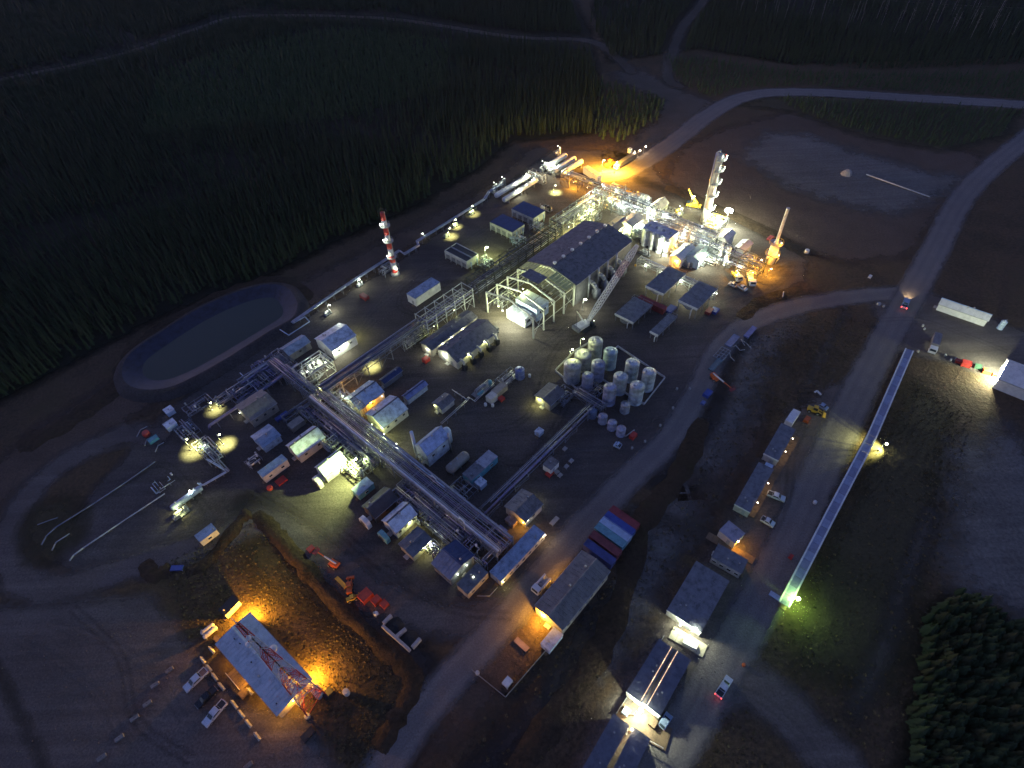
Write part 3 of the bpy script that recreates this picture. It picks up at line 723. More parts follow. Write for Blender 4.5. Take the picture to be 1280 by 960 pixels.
def cabin(label, p1, p2, e=None, w=None, h=3.3, wall=CREAM, roof=SLATE, name='trailer_unit', cat='trailer', group=None, snap=True, ang=None, wins=3, door=True, trim=None, roof2=None, lights=(), z0=.35, acs=0, ribs=True):
    c, L, t = ax(p1, p2, h, snap, ang)
    if w is None: w = 2 * off(G(*e, h), c, t)
    ex, sy = vis(c, t); r = T(name, label, cat, c, t, group); hw = w / 2
    MB().box((0, 0, (z0 + h) / 2), (L, w, h - z0)).build('wall', wall, r)
    sk = MB()
    for s in (-1, 1): sk.box((0, s * hw * .7, z0 / 2), (L - .4, .25, z0 + .02))
    sk.build('skid_rail', DARKST, r)
    nroof = 1 if not roof2 else 2
    for i in range(nroof):
        x0 = -L / 2 - .12 + (L + .24) * i / nroof; x1 = -L / 2 - .12 + (L + .24) * (i + 1) / nroof - (.02 if nroof > 1 else 0)
        m = MB().box(((x0 + x1) / 2, 0, h + .06), (x1 - x0, w + .24, .12))
        if ribs:
            for j in range(int((x1 - x0) / 1.2) + 1): m.box((x0 + .05 + j * 1.2, 0, h + .13), (.05, w + .2, .025))
        m.build('roof', roof if i == 0 else roof2, r)
    if trim:
        m = MB().box((ex * (L / 2 + .16), 0, h - .15), (.1, w + .3, .5)); m.build('fascia', trim, r)
    if door:
        d = MB().box((ex * (L / 2 + .04), -hw * .3, z0 + 1.05), (.08, .95, 2.05)).build('door', M('grey_door', (.30, .31, .33), .5), r)
        MB().box((ex * (L / 2 + .1), -hw * .3 + .35, z0 + 1), (.06, .06, .2)).build('handle', DARKST, d)
        st = MB()
        for q in range(2): st.box((ex * (L / 2 + .35 + .3 * q), -hw * .3, z0 * (.66 - .33 * q) / 2 + .02), (.3, 1.1, z0 * (.66 - .33 * q) + .04))
        st.build('step', WOOD, r)
    rv = random.Random(len(label) + 3)
    for i in range(2 if L > 6 else 1): MB().lathe((rv.uniform(-.4, .4) * L, rv.uniform(-.3, .3) * w, h + .1), [(.13, 0), (.13, .4), (.25, .45), (.22, .6)], 8).build('roof_vent', STEEL, r, True)
    for i in range(wins):
        x = -L / 2 + L * (i + .5) / wins
        f = MB().box((x, sy * (hw + .05), h * .58), (1.3, .08, .9)).build('window', WHITE, r)
        MB().box((x, sy * (hw + .095), h * .58), (1.1, .03, .7)).build('pane', GLASS, f)
    for i in range(acs):
        x = -L / 2 + L * (i + .5) / acs
        MB().box((x, 0, h + .42), (1.0, .9, .6)).build('air_conditioner', STEEL, r)
    for (fx, fy, z, kd, wt, *sp) in lights:
        ox = (.5 if fx >= 1 else -.5 if fx <= -1 else 0); oy = (.5 if fy >= 1 else -.5 if fy <= -1 else 0)
        fixture(r, (fx * L / 2 + ox * .7, fy * hw + oy * .7, z), kd, wt, .4, out=(ox, oy, -.35))
    return r, L, w
def container(label, p1, p2, mat, w=2.44, h=2.6, group=None, snap=True):
    c, L, t = ax(p1, p2, h, snap); ex, sy = vis(c, t); r = T('shipping_container', label, 'container', c, t, group)
    MB().box((0, 0, h / 2 + .08), (L - .1, w - .14, h - .14)).build('wall', mat, r)
    m = MB(); n = int(L / .42)
    for i in range(n):
        x = -L / 2 + .2 + (L - .4) * i / (n - 1)
        m.box((x, 0, h + .012), (.18, w - .3, .04))
        for s in (-1, 1): m.box((x, s * (w / 2 - .05), h / 2 + .1), (.18, .06, h - .35))
    m.build('corrugation', mat, r)
    f = MB()
    for sx in (-1, 1):
        for s in (-1, 1): f.box((sx * (L / 2 - .08), s * (w / 2 - .08), h / 2 + .05), (.18, .18, h + .06))
        for z in (.12, h + .02): f.box((sx * (L / 2 - .08), 0, z), (.16, w - .3, .16))
    for s in (-1, 1):
        for z in (.12, h + .02): f.box((0, s * (w / 2 - .06), z), (L - .35, .14, .16))
    f.build('frame', mat, r)
    for s in (-1, 1):
        d = MB().box((ex * (L / 2 - .02), s * w * .235, h / 2 + .1), (.06, w * .43, h - .4)).build('door', mat, r)
        MB().cyl((ex * (L / 2 + .05), s * w * .15, .35), (ex * (L / 2 + .05), s * w * .15, h - .25), .03, 6).build('lock_rod', STEEL, d)
    return r
def tank(label, top, d, h, mat=PALEBLUE, name='storage_tank', group=None, ladder=True, rail=True, cone=.5):
    p = G(*top, h); rr = d / 2
    r = T(name, label, 'tank', (p.x, p.y, 0), random.uniform(-.4, .4), group)
    MB().lathe((0, 0, 0), [(rr + .06, 0), (rr + .06, .15), (rr, .16), (rr, h * .33), (rr + .03, h * .335), (rr, h * .34), (rr, h * .66), (rr + .03, h * .665), (rr, h * .67), (rr, h - .1), (rr + .06, h - .08), (rr + .06, h)], 24).build('shell', mat, r, True)
    MB().lathe((0, 0, h), [(rr + .06, 0), (rr * .5, cone * .55), (.25, cone), (.25, cone + .25)], 24).build('roof', mat, r, True)
    MB().cyl((rr * .45, rr * .2, h + .1), (rr * .45, rr * .2, h + cone + .45), .12, 8).build('vent', STEEL, r)
    MB().cyl((-rr * .5, rr * .1, h), (-rr * .5, rr * .1, h + cone * .5 + .35), .3, 10).build('hatch', STEEL, r)
    if ladder:
        m = MB(); a = R(-115)
        for s in (-.25, .25):
            m.bar((math.cos(a) * (rr + .25) - math.sin(a) * s, math.sin(a) * (rr + .25) + math.cos(a) * s, 0), (math.cos(a) * (rr + .25) - math.sin(a) * s, math.sin(a) * (rr + .25) + math.cos(a) * s, h + 1), .06)
        for i in range(int(h / .45)):
            z = .3 + i * .45; m.bar((math.cos(a) * (rr + .25) + math.sin(a) * .25, math.sin(a) * (rr + .25) - math.cos(a) * .25, z), (math.cos(a) * (rr + .25) - math.sin(a) * .25, math.sin(a) * (rr + .25) + math.cos(a) * .25, z), .04)
        m.build('ladder', STEEL, r)
    if rail:
        m = MB(); n = 9
        pts = [(math.cos(R(-170 + 12 * i)) * rr, math.sin(R(-170 + 12 * i)) * rr) for i in range(n)]
        for a, b_ in zip(pts, pts[1:]):
            m.bar((*a, h + 1), (*b_, h + 1), .06); m.bar((*a, h + .55), (*b_, h + .55), .04)
        for a in pts: m.bar((*a, h), (*a, h + 1), .06)
        m.build('guard_rail', STEEL, r)
    return r
def vessel(label, p1, p2, rad, zc, mat=WHITE, name='horizontal_vessel', group=None, saddles=3, snap=True, nozzles=2, lights=()):
    c, L, t = ax(p1, p2, zc + rad * .8, snap); r = T(name, label, 'vessel', c, t, group)
    hl = L / 2
    MB().lathe((0, 0, zc), [(.02, -hl), (rad * .55, -hl + rad * .12), (rad * .88, -hl + rad * .35), (rad, -hl + rad * .7), (rad, hl - rad * .7), (rad * .88, hl - rad * .35), (rad * .55, hl - rad * .12), (.02, hl)], 18, 'x').build('shell', mat, r, True)
    for i in range(saddles):
        x = -hl * .75 + 1.5 * hl * i / max(1, saddles - 1)
        MB().box((x, 0, (zc - rad * .55) / 2), (.35, rad * 1.7, zc - rad * .55)).build('saddle', GREYST, r)
    for i in range(nozzles):
        x = -hl * .6 + 1.2 * hl * i / max(1, nozzles - 1)
        n_ = MB().cyl((x, 0, zc + rad * .9), (x, 0, zc + rad + .6), .18, 8).build('nozzle', PIPE, r)
        MB().cyl((x, 0, zc + rad + .5), (x, 0, zc + rad + .62), .3, 10).build('flange', STEEL, n_)
    for (fx, y, z, kd, wt) in lights: fixture(r, (fx * hl, y, z), kd, wt, .4)
    return r
def rack(label, p1, p2, w, levels, bay=5.0, pipes=6, steel=GREYST, mats=(PIPE, PIPE2, PURPLE, PIPE3), seed=0, name='pipe_rack', group=None, snap=True, frames=0, brace=True, lights=(), tray=False, big=None):
    zt = max(levels); c, L, t = ax(p1, p2, zt, snap); r = T(name, label, 'pipe rack', c, t, group); rnd = random.Random(seed)
    n = max(1, round(L / bay)); top = zt + frames
    for i in range(n + 1):
        x = -L / 2 + L * i / n; m = MB()
        for s in (-1, 1): m.bar((x, s * w / 2, 0), (x, s * w / 2, top + .1), .26, .26)
        for z in list(levels) + ([top] if frames else []): m.bar((x, -w / 2, z - .12), (x, w / 2, z - .12), .2, .24)
        if brace and i % 2 == 0 and zt > 3: m.bar((x, -w / 2, .2), (x, w / 2, levels[0] - .3), .1); 
        m.build('bent', steel, r)
    for z in list(levels) + ([top] if frames else []):
        for s in (-1, 1): MB().bar((-L / 2, s * (w / 2 + .02), z - .42), (L / 2, s * (w / 2 + .02), z - .42), .16, .22).build('stringer', steel, r)
    for s in (-1, 1):
        m = MB()
        for i in range(0, n, 2):
            x0, x1 = -L / 2 + L * i / n, -L / 2 + L * (i + 1) / n
            m.bar((x0, s * (w / 2 + .1), .3), (x1, s * (w / 2 + .1), zt - .5), .09); m.bar((x1, s * (w / 2 + .1), .3), (x0, s * (w / 2 + .1), zt - .5), .09)
        if brace: m.build('bracing', steel, r)
    for li, z in enumerate(levels):
        ys = [-w / 2 + .35 + (w - .7) * (k + .5) / pipes for k in range(pipes)]
        for k, y in enumerate(ys):
            if rnd.random() < .12: continue
            rad = rnd.choice((.08, .1, .14, .18, .24)); rad = min(rad, (w - .7) / pipes * .46)
            a, b_ = -L / 2, L / 2
            if rnd.random() < .35: a += L * rnd.uniform(.05, .4)
            if rnd.random() < .35: b_ -= L * rnd.uniform(.05, .4)
            m = MB(); zz = z + rad
            pts = [(a, y, zz), (b_, y, zz)]
            if rnd.random() < .3: pts = [(a, y, zz - rnd.uniform(.8, 2.2))] + pts
            if rnd.random() < .3: pts = pts + [(b_, y, zz - rnd.uniform(.8, 2.2))]
            if rnd.random() < .25 and b_ - a > 12:
                xm = rnd.uniform(a + 5, b_ - 5); pts = pts[:-1] + [(xm, y, zz), (xm, y, zz + .9), (xm + 2, y, zz + .9), (xm + 2, y, zz), pts[-1]] if pts[-1][2] == zz else pts
            m.tube(pts, rad, 7).build('pipe', rnd.choice(mats), r, True)
    if big:
        for y, rad, mt in big: MB().cyl((-L / 2 - 1, y, zt + rad), (L / 2 + 1, y, zt + rad), rad, 12).build('main_pipe', mt, r, True)
    if tray:
        for s in (-1, 1): MB().box((0, s * (w / 2 - .3), top + .2), (L, .45, .12)).build('cable_tray', STEEL, r)
        m = MB()
        for i in range(int(L / 6)): m.box((-L / 2 + 3 + 6 * i, 0, top + .12), (.16, w - 1.9, .1))
        m.build('grating', STEEL, r)
    for (fx, y, z, kd, wt, *sp) in lights:
        fixture(r, (fx * L / 2, y, z), kd, wt, .4, spot=(sp[0] if sp else None))
    return r
def maze(label, cp, lx, ly, h, n, seed, mats=(PIPE, PIPE2, PURPLE), name='piping_module', cat='piping', t=GRID, rad=(.08, .2), posts=True, valves=4, group=None, lights=()):
    c = G(*cp); r = T(name, label, cat, c, t, group); rnd = random.Random(seed)
    if posts:
        nx, ny = max(1, round(lx / 4.5)), max(1, round(ly / 4.5))
        for i in range(nx + 1):
            x = -lx / 2 + lx * i / nx; m = MB()
            for j in range(ny + 1): y = -ly / 2 + ly * j / ny; m.bar((x, y, 0), (x, y, h), .16)
            m.bar((x, -ly / 2, h - .1), (x, ly / 2, h - .1), .14, .18)
            if h > 3: m.bar((x, -ly / 2, h * .5), (x, ly / 2, h * .5), .12, .16)
            m.build('support_frame', GREYST, r)
        for j in range(ny + 1):
            y = -ly / 2 + ly * j / ny; MB().bar((-lx / 2, y, h - .3), (lx / 2, y, h - .3), .12, .16).build('beam', GREYST, r)
    for k in range(n):
        Q = lambda v: round(v / .9) * .9
        x, y, z = Q(rnd.uniform(-lx / 2, lx / 2)), Q(rnd.uniform(-ly / 2, ly / 2)), rnd.choice((.5, .9, h * .5 + .1, h + .1, h + .1, h + .4))
        pts = [(x, y, 0 if rnd.random() < .4 else z), (x, y, z)]; axis = rnd.random() < .5
        for q in range(rnd.randint(1, 4)):
            if axis: x = Q(rnd.choice((-1, 1)) * rnd.uniform(.3, 1) * lx / 2)
            else: y = Q(rnd.choice((-1, 1)) * rnd.uniform(.3, 1) * ly / 2)
            axis = not axis; pts.append((x, y, z))
            if rnd.random() < .25: z = rnd.choice((.5, h * .5 + .1, h + .15)); pts.append((x, y, z))
        if rnd.random() < .4: pts.append((x, y, 0))
        MB().tube(pts, rnd.uniform(*rad), 6).build('pipe', rnd.choice(mats), r, True)
    for k in range(valves):
        x, y, z = rnd.uniform(-lx / 2, lx / 2), rnd.uniform(-ly / 2, ly / 2), rnd.choice((.6, h * .5, h + .2))
        v = MB().lathe((x, y, z), [(.22, 0), (.3, .12), (.3, .4), (.12, .5), (.12, .9), (.35, .92), (.35, .98), (.05, 1)], 10).build('valve', rnd.choice((STEEL, WHITE, GREYST)), r, True)
    for (fx, fy, z, kd, wt, *sp) in lights: fixture(r, (fx * lx / 2, fy * ly / 2, z), kd, wt, .4, spot=(sp[0] if sp else None))
    return r
def skid(label, cp, lx, ly, seed, t=GRID, mats=(WHITE, PIPE, GREYST), name='equipment_skid', cat='skid', h=2.6, group=None, cab=None, lights=()):
    """steel base with vessels, cabinet and pipework"""
    c = G(*cp); r = T(name, label, cat, c, t, group); rnd = random.Random(seed)
    b_ = MB()
    for s in (-1, 1): b_.box((0, s * ly * .45, .15), (lx, .2, .3))
    for i in range(4): b_.box((-lx / 2 + .1 + (lx - .2) * i / 3, 0, .14), (.18, ly * .86, .24))
    b_.build('base_frame', DARKST, r)
    MB().box((0, 0, .33), (lx * .96, ly * .84, .05)).build('deck', GREYST, r)
    rad = ly * rnd.uniform(.16, .24); y = ly * .18
    MB().lathe((0, y, .5 + rad + .3), [(.05, -lx * .36), (rad * .8, -lx * .34), (rad, -lx * .29), (rad, lx * .15), (rad * .8, lx * .2), (.05, lx * .22)], 12, 'x').build('vessel', rnd.choice(mats), r, True)
    for s in (-.22, .1): MB().box((s * lx, y, .55), (.2, rad * 1.5, .45)).build('saddle', GREYST, r)
    vr = ly * .17
    MB().lathe((lx * .36, -ly * .12, .35), [(vr, 0), (vr, h * .8), (vr * .7, h * .92), (.05, h)], 12).build('separator', rnd.choice(mats), r, True)
    MB().box((-lx * .25, -ly * .25, .95), (lx * .3, ly * .28, 1.2)).build('cabinet', cab or rnd.choice(mats), r)
    for k in range(6):
        x0, x1 = sorted((rnd.uniform(-lx / 2, lx / 2), rnd.uniform(-lx / 2, lx / 2))); yy, zz = rnd.uniform(-ly * .45, ly * .45), rnd.uniform(.7, h)
        MB().tube([(x0, yy, .35), (x0, yy, zz), (x1, yy, zz), (x1, rnd.uniform(-ly * .4, ly * .4), zz)], rnd.uniform(.05, .11), 6).build('pipe', rnd.choice((PIPE, PIPE2, STEEL)), r, True)
    for (fx, fy, z, kd, wt, *sp) in lights: fixture(r, (fx * lx / 2, fy * ly / 2, z), kd, wt, .4, spot=(sp[0] if sp else None))
    return r
def pole_lamp(label, cp, h, kind, watts, spot=None, heads=1, at_head=False, glow=40.0, size=.55, arm=.9, rz=0.0, group=None, name='light_pole', tilt=None):
    p = G(*cp, h if at_head else 0); r = T(name, label, 'lamp', (p.x, p.y, 0), rz, group)
    MB().cyl((0, 0, 0), (0, 0, h + .25), .11, 8, .07).build('pole', STEEL, r, True)
    MB().cyl((0, 0, 0), (0, 0, .5), .28, 10).build('footing', CONC, r)
    for i in range(heads):
        a = 2 * math.pi * i / heads; x, y = math.cos(a) * arm, math.sin(a) * arm
        MB().bar((0, 0, h + .15), (x, y, h + .15), .08).build('arm', STEEL, r)
        fixture(r, (x, y, h - .05), kind, watts / heads, size, spot=spot, aim=tilt, glow=glow)
    return r
# ---- vehicles
def wheel(r, x, y, z, rad, w=.26):
    o = MB().cyl((x, y - w / 2, z), (x, y + w / 2, z), rad, 14).build('wheel', RUBBER, r)
    for s in (-1, 1): MB().cyl((x, y + s * w / 2, z), (x, y + s * (w / 2 + .02), z), rad * .58, 10).build('rim', STEEL, o)
def pickup(label, nose, tail, paint, bed=True, bedmat=None, group=None, tail_on=False, head_on=False, name='pickup_truck', rack_=False):
    a, b_ = G(*nose, .6), G(*tail, .6); d = a - b_; t = math.atan2(d.y, d.x); c = (a + b_) / 2; L = d.length; s = L / 6.0
    r = T(name, label, 'pickup' if bed else 'car', (c.x, c.y, 0), t, group); r.scale = (s, max(.95, min(1.12, s)), max(.95, min(1.1, s)))
    W = .98
    lo = [(-3.0, .55), (3.0, .50), (3.0, .95), (2.85, 1.12), (1.35, 1.22), (-3.0, 1.15)] if bed else [(-2.9, .5), (3.0, .5), (3.0, .9), (2.8, 1.05), (1.35, 1.15), (-2.9, 1.15)]
    MB().side(lo, -W, W).build('body', paint, r)
    cabp = [(1.45, 1.2), (.55, 1.84), (-1.05, 1.84), (-1.35, 1.16)] if bed else [(1.45, 1.1), (.5, 1.72), (-2.1, 1.72), (-2.85, 1.12)]
    MB().side(cabp, -W * .86, W * .86).build('cab', paint, r)
    xa, za, xb, zb = cabp[0][0], cabp[0][1], cabp[1][0], cabp[1][1]
    m = MB(); m.add([(xa - .05, -.74, za + .1), (xa - .05, .74, za + .1), (xb + .08, .68, zb - .0), (xb + .08, -.68, zb - .0)], [(0, 1, 2, 3)])
    m.v = [(x + .05, y, z + .03) for x, y, z in m.v]; m.build('windscreen', GLASS, r)
    xr, zr, xs, zs = cabp[2][0], cabp[2][1], cabp[3][0], cabp[3][1]
    MB().add([(xr - .06, .66, zr - .04), (xr - .06, -.66, zr - .04), (xs - .02, -.72, zs + .16), (xs - .02, .72, zs + .16)], [(0, 1, 2, 3)]).build('rear_window', GLASS, r)
    for sd in (-1, 1):
        x2 = xr + .1
        MB().add([(xa - .45, sd * (W * .86 + .012), 1.24), (xb - .05, sd * (W * .86 + .012), zb - .12), (x2, sd * (W * .86 + .012), zb - .12), (xs + .2, sd * (W * .86 + .012), 1.24)], [(0, 1, 2, 3)][::1]).build('side_window', GLASS, r)
        MB().box((1.15, sd * (W + .1), 1.25), (.18, .2, .16)).build('mirror', BLACK, r)
    if bed:
        MB().box((-2.2, 0, 1.165), (1.55, 1.62, .03)).build('cargo_bed', bedmat or DARKIN, r)
        for sd in (-1, 1): MB().box((-2.2, sd * .9, 1.22), (1.65, .12, .14)).build('bed_rail', paint, r)
        MB().box((-2.96, 0, 1.2), (.1, 1.8, .12)).build('tailgate', paint, r)
    for x in (1.9, -1.95):
        for sd in (-1, 1): wheel(r, x, sd * .9, .4, .4)
    for sd in (-1, 1):
        MB().box((3.01, sd * .68, .82), (.06, .42, .2)).build('headlight', E('a', 25.0) if head_on else WHITE, r)
        MB().box((-3.02 if bed else -2.92, sd * .84, .92), (.06, .2, .4)).build('taillight', E('r', 9.0) if tail_on else RED, r)
    MB().box((3.05, 0, .55), (.14, 1.85, .22)).build('bumper', STEEL, r); MB().box((-3.08 if bed else -2.98, 0, .6), (.14, 1.8, .2)).build('bumper', STEEL, r)
    if head_on:
        for sd in (-1, 1): bulb(r, (3.2, sd * .68, .82), 'a', 6000, 60, (1, 0, -.1), .08)
    if tail_on: bulb(r, (-3.4, 0, .9), 'r', 25, None, None, .1)
    return r
def truck(label, nose, tail, cabmat=WHITE, boxmat=WHITE, box='box', group=None, name='truck', cat='truck', lights=()):
    a, b_ = G(*nose, 1), G(*tail, 1); d = a - b_; t = math.atan2(d.y, d.x); c = (a + b_) / 2; L = d.length
    r = T(name, label, cat, (c.x, c.y, 0), t, group); h = L / 2; W = 2.4
    MB().box((0, 0, .75), (L - .3, .9, .3)).build('chassis', DARKST, r)
    cl = min(2.2, L * .3)
    MB().side([(h - cl, .7), (h, .7), (h, 1.7), (h - .25, 2.6), (h - cl, 2.7)], -W / 2, W / 2).build('cab', cabmat, r)
    MB().add([(h + .02, -1, 1.72), (h + .02, 1, 1.72), (h - .2, .95, 2.48), (h - .2, -.95, 2.48)], [(0, 1, 2, 3)]).build('windscreen', GLASS, r)
    for s in (-1, 1):
        MB().box((h - cl * .55, s * (W / 2 + .02), 2.0), (cl * .5, .03, .6)).build('side_window', GLASS, r); MB().box((h + .02, s * .85, 1.0), (.06, .35, .22)).build('headlight', WHITE, r)
    bl = L - cl - .3; bx = -h + bl / 2
    if box == 'box': MB().box((bx, 0, 1.0 + 1.2), (bl, W, 2.4)).build('cargo_box', boxmat, r)
    elif box == 'flat':
        MB().box((bx, 0, 1.05), (bl, W, .25)).build('deck', boxmat, r); MB().box((-h + bl - .1, 0, 1.7), (.15, W, 1.2)).build('headboard', STEEL, r)
    elif box == 'service':
        for s in (-1, 1): MB().box((bx, s * .95, 1.5), (bl, .5, 1.1)).build('tool_locker', boxmat, r)
        MB().box((bx, 0, 1.08), (bl, 1.4, .15)).build('deck', STEEL, r); MB().box((bx + bl * .3, 0, 1.6), (bl * .25, 1.2, .9)).build('compressor', GREYST, r)
    elif box == 'tank':
        MB().lathe((bx, 0, 2.0), [(.1, -bl / 2), (.95, -bl / 2 + .2), (1.0, bl / 2 - .2), (.1, bl / 2)], 14, 'x').build('tank', boxmat, r, True)
    for x in ([h - .9, -h + 1.0] + ([-h + 2.1] if L > 7.5 else [])):
        for s in (-1, 1): wheel(r, x, s * 1.0, .5, .5, .34)
    for (x, y, z, kd, wt) in lights: fixture(r, (x * h, y, z), kd, wt, .35)
    return r
def manlift(label, base, tip, zt, mat=ORANGE, group=None):
    a = G(*base); q = G(*tip, zt); d = q - a; t = math.atan2(d.y, d.x); l = Vector((d.x, d.y)).length
    r = T('boom_lift', label, 'boom lift', a, t, group)
    MB().side([(-1.4, .45), (1.4, .45), (1.3, 1.0), (-1.3, 1.1)], -1.0, 1.0).build('chassis', mat, r)
    MB().side([(-1.9, 1.1), (.8, 1.1), (.6, 1.75), (-1.7, 1.85)], -.8, .8).build('turntable', mat, r)
    for x in (-1, 1):
        for s in (-1, 1): wheel(r, x, s * 1.05, .5, .5, .36)
    MB().bar((-1.2, 0, 1.9), (l * .55, 0, 1.9 + (zt - 1.9) * .6), .34, .4).build('lower_boom', WHITE, r)
    MB().bar((l * .5, 0, 1.9 + (zt - 1.9) * .55), (l, 0, zt), .24, .28).build('upper_boom', mat, r)
    m = MB(); m.box((l + .6, 0, zt - .3), (1.1, 2.0, .1))
    for x in (l + .1, l + 1.1):
        for s in (-1, 1): m.bar((x, s * .95, zt - .3), (x, s * .95, zt + .8), .07)
    for s in (-1, 1): m.bar((l + .1, s * .95, zt + .8), (l + 1.1, s * .95, zt + .8), .07)
    for x in (l + .1, l + 1.1): m.bar((x, -.95, zt + .8), (x, .95, zt + .8), .07)
    m.build('basket', DKRED, r)
    return r
def loader(label, cp, ang, mat, s=1.0, group=None, name='loader', arm=True):
    r = T(name, label, 'machine', G(*cp), ang, group); r.scale = (s, s, s)
    MB().side([(-2.2, .6), (1.2, .6), (1.2, 1.3), (-.3, 1.5), (-2.2, 1.7)], -.8, .8).build('engine_body', mat, r)
    MB().side([(-.5, 1.4), (.9, 1.3), (.7, 2.6), (-.4, 2.6)], -.6, .6).build('cab', DARKIN, r); MB().box((.1, 0, 2.66), (1.4, 1.4, .12)).build('cab_roof', mat, r)
    for x in (-1.4, 1.2):
        for y in (-1, 1): wheel(r, x, y * 1.0, .6, .6, .42)
    if arm:
        for y in (-.5, .5): MB().bar((.9, y, 1.4), (2.9, y, .6), .2, .28).build('lift_arm', mat, r)
        MB().side([(2.7, .1), (3.7, .05), (3.75, .2), (3.0, .35), (2.9, 1.1), (2.7, 1.1)], -1.15, 1.15).build('bucket', mat, r)
    return r
def drum(label, cp, rad=.6, h=1.4, mat=WHITE, name='drum', group=None):
    r = T(name, label, 'drum', G(*cp), 0, group)
    MB().lathe((0, 0, 0), [(rad * .96, 0), (rad, .05), (rad, h * .32), (rad * 1.05, h * .34), (rad, h * .37), (rad, h * .63), (rad * 1.05, h * .66), (rad, h * .69), (rad, h - .05), (rad * .96, h)], 14).build('shell', mat, r, True)
    MB().lathe((0, 0, h), [(rad * .9, 0), (rad * .88, .04)], 14).build('lid', mat, r); MB().cyl((rad * .5, 0, h), (rad * .5, 0, h + .1), .08, 6).build('bung', DARKST, r)
    return r
def crate(label, cp, lx, ly, h, mat, t=GRID, name='crate', cat='crate', lid=None, group=None):
    r = T(name, label, cat, G(*cp), t, group)
    MB().box((0, 0, h / 2 + .1), (lx, ly, h - .1)).build('box', mat, r)
    f = MB()
    for sx in (-1, 1):
        for sy in (-1, 1): f.box((sx * lx / 2, sy * ly / 2, h / 2 + .05), (.14, .14, h + .1))
    for s in (-1, 1): f.box((0, s * ly / 2, h + .04), (lx, .12, .12)); f.box((s * lx / 2, 0, h + .04), (.12, ly, .12))
    f.build('frame', mat, r)
    MB().box((0, 0, h + .03), (lx - .2, ly - .2, .06)).build('lid', lid or mat, r)
    sk = MB()
    for s in (-1, 1): sk.box((0, s * ly * .35, .05), (lx, .15, .1))
    sk.build('runner', WOOD, r)
    return r
def pipe_run(label, px, z, rad, mat, name='pipeline', cat='pipeline', sleepers=6.0, group=None, n=8, r2=None):
    """pipe laid over sleepers along places measured on the photograph; pts may carry a height"""
    P_ = [G(q[0], q[1], q[2] if len(q) > 2 else z) for q in px]; o = P_[0].copy(); o.z = 0
    r = T(name, label, cat, o, 0, group); pts = [p - o for p in P_]
    MB().tube(pts, rad, n).build('pipe', mat, r, True)
    if r2:
        d = (pts[-1] - pts[0]).normalized(); nn = Vector((-d.y, d.x, 0)) * (rad + r2 + .35)
        MB().tube([p + nn for p in pts], r2, n).build('pipe', mat, r, True)
    if sleepers:
        for a, b_ in zip(pts, pts[1:]):
            d = b_ - a; l = Vector((d.x, d.y, 0)).length; k = int(l / sleepers)
            if k < 1 or abs(d.z) > .5: continue
            nn = Vector((-d.y, d.x, 0)).normalized()
            for i in range(k + 1):
                p = a + d * ((i + .5) / (k + 1)); zz = p.z - rad; m = MB()
                for s in (-.5, .5): m.bar(p + nn * s + Vector((0, 0, -p.z)), p + nn * s + Vector((0, 0, zz - p.z)), .14)
                m.bar(p + nn * .75 + Vector((0, 0, zz - p.z - .08)), p - nn * .75 + Vector((0, 0, zz - p.z - .08)), .16, .14)
                m.build('support', GREYST, r)
    return r
# ------------------------------------------------------------------ main hall and the steel frame in front of it
HALL_E, HALL_R = 10.3, 13.2
hall, HL, HW = shed('large charcoal-roofed compressor hall with white ridge vents', (693.6, 334.6), (757, 279.5), (720.5, 355.7), HALL_E, HALL_R, M('grey_hall_cladding', (.11, .11, .115), .55), CHAR, M('hall_ridge', (.10, .10, .12)), name='compressor_hall', cat='building', doors=2, vents=0,
    lights=[(1.0, .5, 8.5, 'w', 2200), (.3, 1.0, 7.0, 'y', 1500), (.75, 1.0, 7.0, 'y', 2500)])
for i in range(7):
    x = -HL / 2 + 1.5 + (HL - 4) * (i, i + .0)[0] / 6.0
    v = MB().lathe((x, 0, HALL_R + .2), [(.35, 0), (.35, .5), (.75, .55), (.75, 1.0), (.2, 1.25)], 12).build('ridge_vent', WHITE, hall, True)
for i in range(4):
    x = -HL / 2 + 9 + i * 6.2; y = -HW / 2
    d = MB(); pts = [(x, y + .1, 6.4), (x, y - 1.2, 6.5), (x, y - 2.2, 6.0), (x, y - 2.9, 4.9)]
    d.tube(pts, .85, 12); d.build('exhaust_duct', M('pale_duct', (.5, .5, .46)), hall, True)
    s = MB().lathe((x, y - 3.4, 0), [(1.2, 0), (1.3, 3.2), (1.1, 4.2), (.6, 4.9), (.6, 5.4)], 14).build('silencer', GREYST, hall, True)
    MB().cyl((x - 1.9, y - 1.0, 0), (x - 1.9, y - 1.0, 11.2), .42, 10).build('exhaust_stack', STEEL, hall, True)
    MB().box((x + 1.8, y - 2.4, 1.3), (2.2, 3.0, 2.6)).build('intake_filter', GREYST, hall)
fc, FL, ft = ax((637, 373), (693.6, 334.6), HALL_R)
fc = hall.location + Vector((math.cos(hall.rotation_euler.z), math.sin(hall.rotation_euler.z), 0)) * -(HL / 2 + FL / 2 + .6); ft = hall.rotation_euler.z
fr = T('building_frame', 'open steel portal frame lit from inside, half built', 'steel frame', fc, ft)
CSTEEL = M('primer_white_steel', (.58, .60, .50), .5, .1, .15)
hw = HW / 2 - .3
NB = 5
